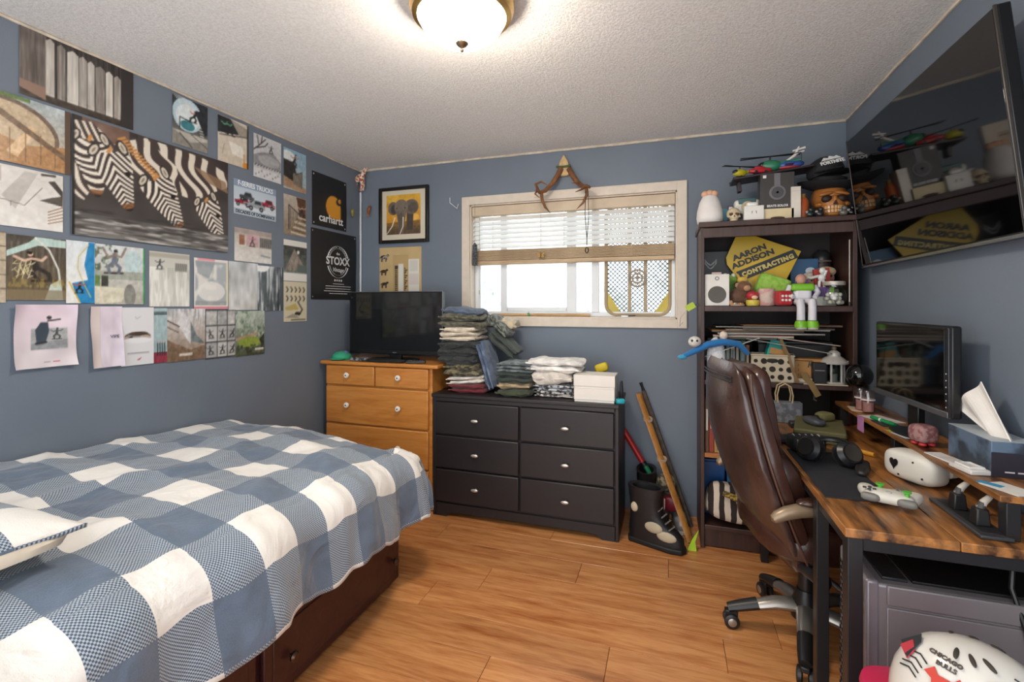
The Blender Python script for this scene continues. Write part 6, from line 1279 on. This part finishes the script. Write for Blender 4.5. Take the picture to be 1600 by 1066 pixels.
for px, Y, w, d, h, c, lab in ((.25, 3.11, .12, .2, .31, '#1d4f8c', 'dark blue bin on the lowest shelf'), (.375, 3.10, .115, .2, .34, '#3f8fc4', 'light blue bin with white lid on the lowest shelf'), (.51, 3.11, .14, .2, .30, '#245fa8', 'blue bin right of the white-lidded one')):
    t = thing('storage_bin', lab, 'bin', (px, Y, S5), group='blue bins on the lowest shelf'); MB().box((0, 0, h / 2), (w * .92, d, h), None, 1.08).build('tub', mat(c, .4), t, .006); box('lid', (0, 0, h + .006), (w, d * 1.05, .014), mat('#c9c8c4' if 'white' in lab else c, .4), t, .003)
bk = thing('striped_blanket', 'brown and cream striped blanket bulging from the bottom of the bookcase', 'blanket', (.36, 2.85, .131))
def stripe_mat():
    m, nt, N, L, p = nmat('striped_cloth'); p.inputs['Roughness'].default_value = .9; tc = N.new('ShaderNodeTexCoord'); w = N.new('ShaderNodeTexWave'); w.bands_direction = 'X'; w.inputs['Scale'].default_value = 5.6; w.inputs['Distortion'].default_value = 1.2; w.inputs['Detail Scale'].default_value = 2
    r = N.new('ShaderNodeValToRGB'); r.color_ramp.interpolation = 'CONSTANT'; r.color_ramp.elements[0].color = lin('#cdbfae'); r.color_ramp.elements[1].color = lin('#2c2320'); r.color_ramp.elements[1].position = .5
    L.new(tc.outputs['Object'], w.inputs[0]); L.new(w.outputs['Color'], r.inputs[0]); L.new(r.outputs[0], p.inputs['Base Color']); return m
MB().ell((-.02, .06, .118), (.145, .085, .098), (.5, .5), 40, 16, rot=(R(-12), R(6), 0), nz=.014, ns=9).build('cloth', stripe_mat(), bk)
MB().tube([(-.08, -.035, .20), (-.02, -.052, .185), (.03, -.055, .165), (.10, -.05, .165)], [.014, .016, .016, .012], 10).build('yellow_trim', mat('#b9972f', .8, c2='#4b4230', cs=90), bk)
solo(MB().prism([(-.03, 0), (.02, 0), (.012, .05), (.03, .12), (-.005, .06)], .006, (0, 0, 0), (R(90), 0, 0)), 'lime_flag', 'lime green pointed flag lying at the foot of the bookcase', 'flag', mat('#a6cf2e', .6), (.125, 2.80, .0), bevel=.001)
# ================================================================== ON THE DESK
DT = .7505; RT = .8655
def dz(px, py, z, name, label, cat, rz=0, group=None): p_ = onZ(px, py, z); return thing(name, label, cat, (p_.x, p_.y, z), rz, group)
# mouse pad
cs_ = [onZ(x_, y_, DT) for x_, y_ in ((1250, 716), (1312, 766), (1453, 787), (1352, 722))]
c0 = Vector((.56, 1.98, DT)); pd = thing('desk_mat', 'dark desk mat lying on the front of the desk', 'desk mat', c0)
box('rubber', (0, 0, .0015), (.19, .52, .003), mat('#23242a', .75, var=.15), pd, .001); MB().tube([(-.093, -.258, .0025), (.093, -.258, .0025), (.093, .258, .0025), (-.093, .258, .0025)], .0016, 6, closed=True).build('stitched_edge', mat('#17181c', .8), pd)
PZ = DT + .0035
# controller
gc = thing('game_controller', 'white game controller with green thumbsticks on the desk mat edge', 'controller', (.628, 1.712, DT), R(158)); GW = mat('#d3cfc4', .4, var=.03)
b = MB().ell((0, .005, .027), (.062, .036, .018), (.7, .6), 30, 12)
for q in (-1, 1): b.ell((.052 * q, -.022, .024), (.023, .046, .017), (.8, .85), 22, 12, rot=(0, 0, R(20) * q))
b.build('shell', GW, gc)
for x_, y_ in ((-.042, .018), (.022, -.014)): k_ = MB().lathe([(.009, .036), (.006, .042), (.006, .050), (.011, .053), (.011, .056), (0, .055)], 16).build('thumbstick', mat('#55b03a', .45), gc, loc=(x_, y_, 0))
for a in range(4): MB().lathe([(.005, .0), (.0045, .0035), (0, .004)], 12).build('face_button', mat('#3b3b3d', .4), gc, loc=(.046 + .012 * math.cos(a * math.pi / 2), .016 + .012 * math.sin(a * math.pi / 2), .0435))
MB().box((-.02, -.014, .0445), (.024, .008, .004)).box((-.02, -.014, .0445), (.008, .024, .004)).build('direction_pad', mat('#8d8b85', .4), gc, .001)
for q in (-1, 1): MB().ell((.043 * q, .038, .026), (.024, .012, .012), (.7, .7)).build('bumper', mat('#77756f', .35), gc)
MB().lathe([(.008, .0), (.007, .002), (0, .0025)], 14).build('home_button', mat('#b9b7b0', .3), gc, loc=(0, .02, .0445))
# headphones
hp = thing('headphones', 'black over-ear headphones lying on the desk mat', 'headphones', (.575, 2.085, PZ), R(-20)); HK = mat('#1b1b1e', .35, var=.1)
MB().tube([(.075 * math.cos(a), .03 + .085 * math.sin(a), .035 + .03 * math.sin(a)) for a in [math.pi * i / 16 for i in range(17)]], .013, 8, flat=.7).build('headband', HK, hp)
for q, rt in ((-1, (R(72), 0, R(-30))), (1, (R(62), 0, R(38)))):
    e_ = MB().lathe([(0, -.022), (.036, -.022), (.046, -.012), (.047, .008), (.034, .022), (0, .024)], 26).build('ear_cup', HK, hp, loc=(.062 * q, -.01, .048), rot=rt); MB().lathe([(.026, .022), (.03, .027), (.022, .026), (.01, .026), (0, .025)], 22).build('cup_cap', mat('#4a4642', .25, metal=.7), e_); MB().lathe([(.018, -.036), (.038, -.036), (.045, -.028), (.044, -.018), (.02, -.02)], 24).build('ear_pad', mat('#141415', .7), e_)
    MB().tube([(.076 * q, .03, .04), (.072 * q, .01, .052)], .008, 8).build('hinge', mat('#33312f', .4), hp)
# second strap of the headset / knife-like case
ks = thing('glasses_case', 'slim dark case beside the headphones', 'case', (.665, 2.03, PZ - .003), R(70)); MB().ell((0, 0, .013), (.085, .022, .013), (.6, .7), 24, 8).build('shell', mat('#2e2b2a', .4), ks); MB().tube([(-.07, -.017, .014), (0, -.0225, .014), (.07, -.017, .014)], .0015, 6).build('lid_seam', mat('#0f0f10', .5), ks)
# striped pouch behind them
sp2 = thing('striped_pouch', 'black pouch with white stripes behind the headphones', 'pouch', (.535, 2.24, PZ), R(10)); MB().ell((0, 0, .032), (.066, .045, .032), (.4, .4), 28, 10).build('body', mat('#1d1d20', .7), sp2)
for k in range(5): MB().tube([(-.048 + .024 * k, -.046, .02), (-.048 + .024 * k, -.042, .052), (-.048 + .024 * k, 0, .0655), (-.048 + .024 * k, .042, .052)], .0018, 6).build('white_stripe', mat('#cfcfcd', .6), sp2)
db = thing('dark_glove', 'dark grey glove lying at the desk edge by the chair', 'glove', (.495, 2.36, DT), R(80)); MB().ell((0, 0, .014), (.055, .034, .014), (.7, .8), 20, 8).build('palm', mat('#33363b', .85), db)
for k in range(4): MB().tube([(.045, -.025 + .016 * k, .012), (.085 - .006 * abs(k - 1), -.029 + .0185 * k, .011)], [.009, .006], 8).build('finger', mat('#33363b', .85), db)
MB().tube([(.0, -.03, .012), (.03, -.055, .010)], [.010, .007], 8).build('thumb', mat('#33363b', .85), db)
# paper bag
pb = thing('paper_bag', 'grey patterned paper bag with twisted handles at the back of the desk', 'bag', (.565, 2.775, DT), R(0)); MB().box((0, 0, .052), (.155, .06, .104)).build('bag', mat('#63666c', .7, c2='#858890', cs=30), pb, .002); BC = mat('#c9b48c', .7)
for y_ in (-.026, .026): MB().tube([(-.032 + .0 * y_, y_, .10), (-.036, y_, .14), (-.026, y_, .185), (0, y_, .2), (.026, y_, .185), (.036, y_, .14), (.032, y_, .10)], .0035, 8).build('bag_handle', BC, pb)
# olive case with mouse
oc = thing('olive_case', 'olive green flat case lying at the back of the desk', 'case', (.655, 2.52, DT), R(-14)); OG = mat('#5f5c3a', .6, var=.1)
box('lower_half', (0, 0, .014), (.20, .30, .028), OG, oc, .006); box('upper_half', (.002, 0, .043), (.196, .296, .026), OG, oc, .008); box('zip', (0, 0, .029), (.199, .299, .004), mat('#2e2c20', .6), oc, .001)
ms = thing('computer_mouse', 'dark grey computer mouse on the olive case', 'mouse', (.63, 2.50, DT + .0565), R(20)); MB().ell((0, 0, .016), (.034, .058, .019), (.8, .8), 24, 12).build('shell', mat('#45474e', .35), ms); MB().lathe([(0, -.003), (.008, -.003), (.008, .003), (0, .003)], 14, (0, -.03, .032), (0, R(90), 0)).build('scroll_wheel', BLP, ms); box('button_split', (0, -.036, .0325), (.0015, .03, .003), BLP, ms, 0)
og = thing('green_pouch', 'small olive pouch beside the computer mouse', 'pouch', (.70, 2.60, DT + .0565), R(30)); MB().ell((0, 0, .02), (.04, .03, .02), (.6, .6), 18, 8, nz=.004, ns=30).build('body', mat('#6f6b43', .8), og); MB().cyl((-.035, 0, .02), (-.055, 0, .024), .006).build('toggle', BLP, og)
for k, (x_, y_, c, lab, sz) in enumerate(((.60, 2.66, '#2c2d31', 'black charger block behind the olive case', (.07, .05, .03)), (.705, 2.715, '#3c3f45', 'dark grey joystick base at the back of the desk', (.11, .07, .035)), (.66, 2.78, '#7d3f28', 'rust brown notebook at the back of the desk', (.10, .06, .02)))):
    t = thing('desk_gadget', lab, 'gadget', (x_, y_, DT), R(10 * k), 'gadgets at the back of the desk'); box('case', (0, 0, sz[2] / 2), sz, mat(c, .4), t, .006); MB().lathe([(.012, 0), (.010, .014), (0, .018)], 14).build('knob', mat('#55575c', .4), t, loc=(0, 0, sz[2]))
# marker, pink note
mk = thing('marker_pen', 'white and yellow marker pen lying on the desk', 'marker', (.735, 2.28, DT + .009), R(-52)); MB().cyl((-.07, 0, 0), (.0, 0, 0), .0085).build('white_barrel', mat('#d6d3cc', .4), mk); MB().cyl((0, 0, 0), (.06, 0, 0), .0088).build('yellow_barrel', mat('#d0932c', .4), mk); MB().cyl((-.07, 0, 0), (-.09, 0, 0), .006, .003).build('tip', BLP, mk)
pn = thing('pink_note', 'pink sticky note hanging from the raised shelf edge', 'note', (.8015, 2.47, .80)); box('paper', (0, 0, .03), (.0015, .07, .065), mat('#c98ac0', .6), pn, 0); box('adhesive_strip', (-.001, 0, .055), (.0005, .068, .012), mat('#bd7db4', .6), pn, 0)
# VR headset under the riser
vr = thing('vr_headset', 'white virtual reality headset with a black heart sticker under the raised shelf', 'headset', (.80, 1.975, DT), R(-62)); VW = mat('#d6d2c8', .38, var=.03)
MB().ell((0, 0, .05), (.092, .048, .05), (.55, .6), 32, 16).build('visor', VW, vr); MB().ell((0, .045, .05), (.078, .03, .042), (.6, .6)).build('face_foam', mat('#1d1c1e', .8), vr)
hpts = []
for i in range(28):
    a = 2 * math.pi * i / 28; hpts.append((.0135 * 1.2 * math.sin(a) ** 3, .0013 * 1.0 * (13 * math.cos(a) - 5 * math.cos(2 * a) - 2 * math.cos(3 * a) - math.cos(4 * a))))
MB().prism(hpts[::-1], .002, (-.035, -.0475, .055), (R(90), 0, R(-6))).build('heart_sticker', BLP, vr)
for x_, z_ in ((.03, .075), (.06, .03), (-.02, .02)): MB().lathe([(.0035, 0), (.003, .002), (0, .002)], 10, rot=(R(90), 0, 0)).build('camera_eye', BLP, vr, loc=(x_, -.046, z_))
MB().tube([(-.085, .03, .055), (-.09, .10, .06), (-.05, .15, .06), (0, .165, .06), (.05, .15, .06), (.09, .10, .06), (.085, .03, .055)], .012, 8, flat=1.6).build('head_strap', mat('#c9c4b9', .6), vr)
# power strip with plugs
ps = thing('power_strip', 'flat black power strip with two plugs at the rear of the desk', 'power strip', (.795, 1.665, DT), R(0)); box('plate', (0, 0, .005), (.07, .26, .010), mat('#3a3a3c', .45, var=.15), ps, .003); box('socket_inlay', (0, 0, .0105), (.045, .22, .002), mat('#232325', .5), ps, .001)
for y_, x1 in ((-.055, .09), (.05, .085)):
    g_ = MB().box((0, y_, .034), (.034, .036, .046), None, .8).build('plug', BLP, ps, .004); MB().tube([(0, y_, .055), (.008, y_, .072), (.03, y_ + .01, .088), (.07, y_ + .03, .085), (.13, y_ + .05, .06)], [.010, .009, .0065, .006, .006], 10).build('cable', mat('#b9b3a8', .5), g_); MB().cyl((0, y_, .05), (.006, y_, .072), .012, .008).build('strain_relief', mat('#3d3b3a', .5), g_)
# ================================================================== ON THE RAISED SHELF
tb = thing('tissue_box', 'blue-grey tissue box with a tissue standing out on the raised shelf', 'tissue box', (.92, 1.815, RT)); box('carton', (0, 0, .05), (.105, .22, .10), mat('#5d7085', .45, c2='#2f3944', cs=9), tb, .002); box('dark_end_panel', (0, -.1105, .035), (.105, .001, .07), mat('#2a2631', .4), tb, 0); box('pale_top', (0, 0, .1005), (.104, .218, .001), mat('#a9b3ba', .45), tb, 0)
MB().box((-.012, -.1112, .016), (.022, .0006, .004)).box((.014, -.1112, .016), (.016, .0006, .004)).build('small_print', mat('#c9c6cc', .5), tb)
def tis(u, v):
    y0 = -.10 + .12 * u; y1 = .035 + .10 * u; z1 = .25 - .095 * u
    return (-.004 + .012 * math.sin(u * 9) * (1 - v * .5) - .02 * v * u, y0 + (y1 - y0) * v, .10 + (z1 - .10) * v)
MB().grid(tis, 14, 8).build('tissue', mat('#e6e1da', .8), tb, solid=.003, smooth=0)
en = thing('white_envelope', 'white envelope lying before the tissue box', 'envelope', (.835, 1.86, RT), R(12)); box('paper', (0, 0, .0015), (.05, .12, .003), mat('#dedad6', .6), en, 0); box('flap', (0, -.02, .0035), (.048, .06, .001), mat('#d2cdc8', .6), en, 0)
wc = thing('white_case', 'clear white plastic case on the front of the raised shelf', 'case', (.838, 1.745, RT), R(10)); box('tray', (0, 0, .007), (.055, .085, .014), mat('#d3cfcb', .3), wc, .003); MB().tube([(-.018, -.025, .016), (.018, -.025, .016), (.018, .025, .016), (-.018, .025, .016)], .004, 6, closed=True).build('raised_rim', mat('#e2dfdb', .3), wc)
wb_ = thing('woven_ball', 'maroon woven cube toy with red feet on the raised shelf', 'toy', (.838, 2.015, RT), R(20)); MB().ell((0, 0, .042), (.034, .034, .03), (.5, .5), 24, 12).build('body', mat('#7a4a4c', .7, c2='#9a7470', cs=60), wb_)
for k in range(4): MB().ell((.022 * math.cos(k * 1.57 + .78), .022 * math.sin(k * 1.57 + .78), .007), (.012, .012, .007)).build('red_foot', mat('#b52f33', .5), wb_)
gm = thing('green_marker', 'green marker pen lying on the raised shelf', 'marker', (.832, 2.335, RT + .0125), R(-75)); MB().cyl((-.06, 0, 0), (.05, 0, 0), .008).build('barrel', mat('#1f8a4c', .35), gm); MB().cyl((.05, 0, 0), (.075, 0, 0), .009, .007).build('lid', mat('#1a7a42', .35), gm); MB().cyl((-.01, 0, 0), (.0, 0, 0), .0083).build('white_band', mat('#d9dbd6', .4), gm)
for k, (x_, y_, w_, l_, c, rz_, nm, lab) in enumerate(((.86, 2.42, .09, .14, '#dcd4d2', 20, 'paper_sheet', 'white paper at the monitor foot'), (.835, 2.62, .06, .12, '#d3b59a', -8, 'paper_sheet', 'tan paper under the clear jars'), (.832, 2.14, .05, .08, '#c7c9d0', 12, 'paper_sheet', 'pale paper beside the maroon toy'), (.825, 2.19, .03, .05, '#b9c23e', 35, 'sticky_note', 'lime sticky note between marker and toy'), (.85, 1.60, .07, .09, '#e0dcd4', 25, 'paper_sheet', 'white paper at the near end of the raised shelf'), (.825, 1.625, .025, .05, '#3f8fb5', 40, 'blue_card', 'blue card under the near white paper'), (.845, 2.33, .07, .10, '#35363b', 5, 'notebook', 'dark notebook before the monitor'))):
    t = thing(nm, lab, 'paper' if nm != 'notebook' else 'notebook', (x_, y_, RT), R(rz_), 'papers on the raised shelf'); box('sheet', (0, 0, .0012 + .0003 * k), (w_, l_, .0012), mat(c, .6), t, 0); box('under_sheet', (.002, -.002, .0005), (w_, l_, .0006), mat(c, .7), t, 0)
cj = thing('clear_jars', 'clear plastic twin jar with pink contents on the raised shelf', 'jar', (.85, 2.57, RT + .002), R(10))
for q in (-1, 1): 
    j_ = MB().lathe([(.0, .002), (.022, .002), (.025, .01), (.025, .09), (.02, .1), (.0, .102)], 18, sx=1, sy=1).build('jar_body', glass_mat('#eadede', .14), cj, loc=(0, .027 * q, 0)); MB().lathe([(0, .006), (.02, .006), (.021, .05), (0, .052)], 16).build('pink_contents', mat('#c9a09a', .6), j_); MB().lathe([(.024, .055), (.0265, .056), (.0265, .062), (.024, .063)], 18).build('rib', mat('#d9cfca', .3), j_)
gl_ = thing('globe_lamp', 'black globe on a short stem at the far end of the raised shelf', 'lamp', (.872, 2.70, RT)); MB().lathe([(0, 0), (.04, 0), (.042, .008), (.012, .016), (.010, .10), (0, .10)], 22).build('stem', mat('#3c3b3d', .3, metal=.6), gl_); MB().ell((0, 0, .148), (.056, .056, .056), nu=28, nv=18).build('globe', mat('#0e0f10', .06, spec=.7), gl_); MB().tube([(-.046 + .006 * math.cos(a), -.034 + .018 * math.sin(a), .147 + .012 * math.cos(a)) for a in [2 * math.pi * i / 16 for i in range(16)]], .002, 6, closed=True).build('oval_reflection', mat('#77787a', .3, metal=.7), gl_)  # grey oval ring on the globe stands in for a reflection
# hanging cable below the desk
cb = solo(MB().tube([(.86, 1.60, .70), (.84, 1.57, .62), (.86, 1.535, .50), (.93, 1.51, .34), (.955, 1.50, .1)], .006, 8), 'power_cable', 'black power cable hanging from the desk in front of the computer tower', 'cable', BLP)
# ================================================================== HELMET ON A PINK CHAIR
pc_ = thing('pink_stool', 'bright pink plastic tub stool under the white helmet', 'stool', (.64, 1.245, 0)); PK = mat('#c72a54', .35, var=.04)
MB().ell((0, 0, .215), (.185, .16, .2145), (.12, .35), 40, 16).build('tub', PK, pc_); MB().ell((0, 0, .435), (.205, .18, .022), (.35, .38), 44, 10).build('lid', PK, pc_)
for y_ in (-.12, .12): MB().box((-.2, y_ * .3, .37), (.012, .09, .02)).build('grip', PK, pc_, .004)
hm = thing('helmet', 'white skate helmet covered in stickers resting on the pink chair', 'helmet', (.60, 1.235, .4575), R(-26)); HWM = mat('#dcd8d0', .18, var=.03, coat=.4)
n = 40; vs = []; fs = []
prof = [(1.0, 0), (1.02, .03), (1.0, .065), (.94, .10), (.82, .135), (.64, .16), (.42, .176), (.2, .183), (.0, .185)]
for r_, z_ in prof:
    for k in range(n):
        a = 2 * math.pi * k / n; vs.append((.135 * r_ * math.cos(a), .112 * r_ * math.sin(a), z_))
for j in range(len(prof) - 1):
    for k in range(n): fs.append((j * n + k, j * n + (k + 1) % n, (j + 1) * n + (k + 1) % n, (j + 1) * n + k))
MB().add(vs, fs).build('shell', HWM, hm, solid=.006); MB().tube([(.135 * math.cos(a), .112 * math.sin(a), .003) for a in [2 * math.pi * i / 36 for i in range(36)]], .005, 6, closed=True).build('edge_trim', BLP, hm)
def hs(az, z):   # point and frame on the shell
    for (r0, z0), (r1, z1) in zip(prof[:-1], prof[1:]):
        if z0 <= z <= z1:
            k = (z - z0) / (z1 - z0); r_ = r0 + (r1 - r0) * k; sl_ = math.atan2((r0 - r1) * .12, z1 - z0); break
    a = R(az); p_ = Vector((.135 * r_ * math.cos(a), .112 * r_ * math.sin(a), z)); na = math.atan2(math.sin(a) / .112, math.cos(a) / .135)
    return p_ + Vector((math.cos(na) * math.cos(sl_), math.sin(na) * math.cos(sl_), math.sin(sl_))) * .0042, (R(90) - sl_, 0, na + R(90))
def decal(name, fn_or_poly, c, az, z, h_=.0015):
    p_, r_ = hs(az, z); return MB().prism(fn_or_poly, h_).build(name, mat(c, .35), hm, loc=p_, rot=r_)
for az in (-118, -92, -66):
    p_, r_ = hs(az, .1765); MB().ell((0, 0, 0), (.0045, .016, .004), rot=(0, 0, R(18))).build('vent', mat('#3b342c', .7), hm, loc=p_, rot=r_)
for az in (125, 90, 55):
    p_, r_ = hs(az, .1735); MB().ell((0, 0, 0), (.0045, .014, .003), rot=(0, 0, R(-35))).build('vent', mat('#3b342c', .7), hm, loc=p_, rot=r_)
for s__, az, z_, sz_ in (('CHICAGO', -122, .1655, .0125), ('BULLS', -116, .157, .0125)): p_, r_ = hs(az, z_); text(s__, sz_, mat('#4a403c', .4), hm, p_, r_, ext=.0012, bold=.0004)
decal('red_sticker', [(-.034, .002), (-.02, .018), (-.012, .006), (.012, .006), (.02, .018), (.034, .002), (.02, -.006), (.014, -.03), (-.014, -.03), (-.02, -.006)], '#c23b2e', -112, .136); decal('round_sticker', [(.034 * math.cos(2 * math.pi * i / 24), .028 * math.sin(2 * math.pi * i / 24)) for i in range(24)], '#c98a2e', -68, .142, .001)
p_, r_ = hs(-68, .138); MB().box((0, 0, .001), (.072, .018, .002)).build('name_sticker', mat('#3a3550', .4), hm, loc=p_, rot=r_); p_, r_ = hs(-68, .1385); text('Dickies', .016, mat('#e6e2da', .4), hm, p_ + Vector((0, -.0022, 0)), r_, ext=.0012, bold=.0006)
decal('black_sticker', [(-.03, -.02), (-.01, .028), (.012, .02), (.03, -.02)], '#2f3336', -168, .150); decal('red_patch', [(-.022, -.014), (-.012, .016), (.016, .008), (.022, -.016)], '#bf3540', -163, .144, .002)
for k in range(4):
    p_, r_ = hs(-145, .118 + .01 * k); MB().tube([(-.02, -.004, .001), (0, .004, .001), (.022, -.002, .001)], .0016, 6).build('line_drawing', mat('#2c2c2e', .5), hm, loc=p_, rot=r_)
for k in range(5):
    p_, r_ = hs(-38 + 6 * (k % 3), .14 + .006 * k); MB().tube([(-.012, .002 * k, .001), (0, -.006 + .004 * (k % 2), .001), (.014, .004, .001)], .0015, 6).build('line_drawing', mat('#3a3634', .5), hm, loc=p_, rot=r_)
for k in range(4):
    p_, r_ = hs(-18, .10 + .011 * k); MB().box((0, 0, .001), (.03, .006, .002), (0, 0, R(-30))).build('red_stripe', mat('#b8332f', .4), hm, loc=p_, rot=r_)
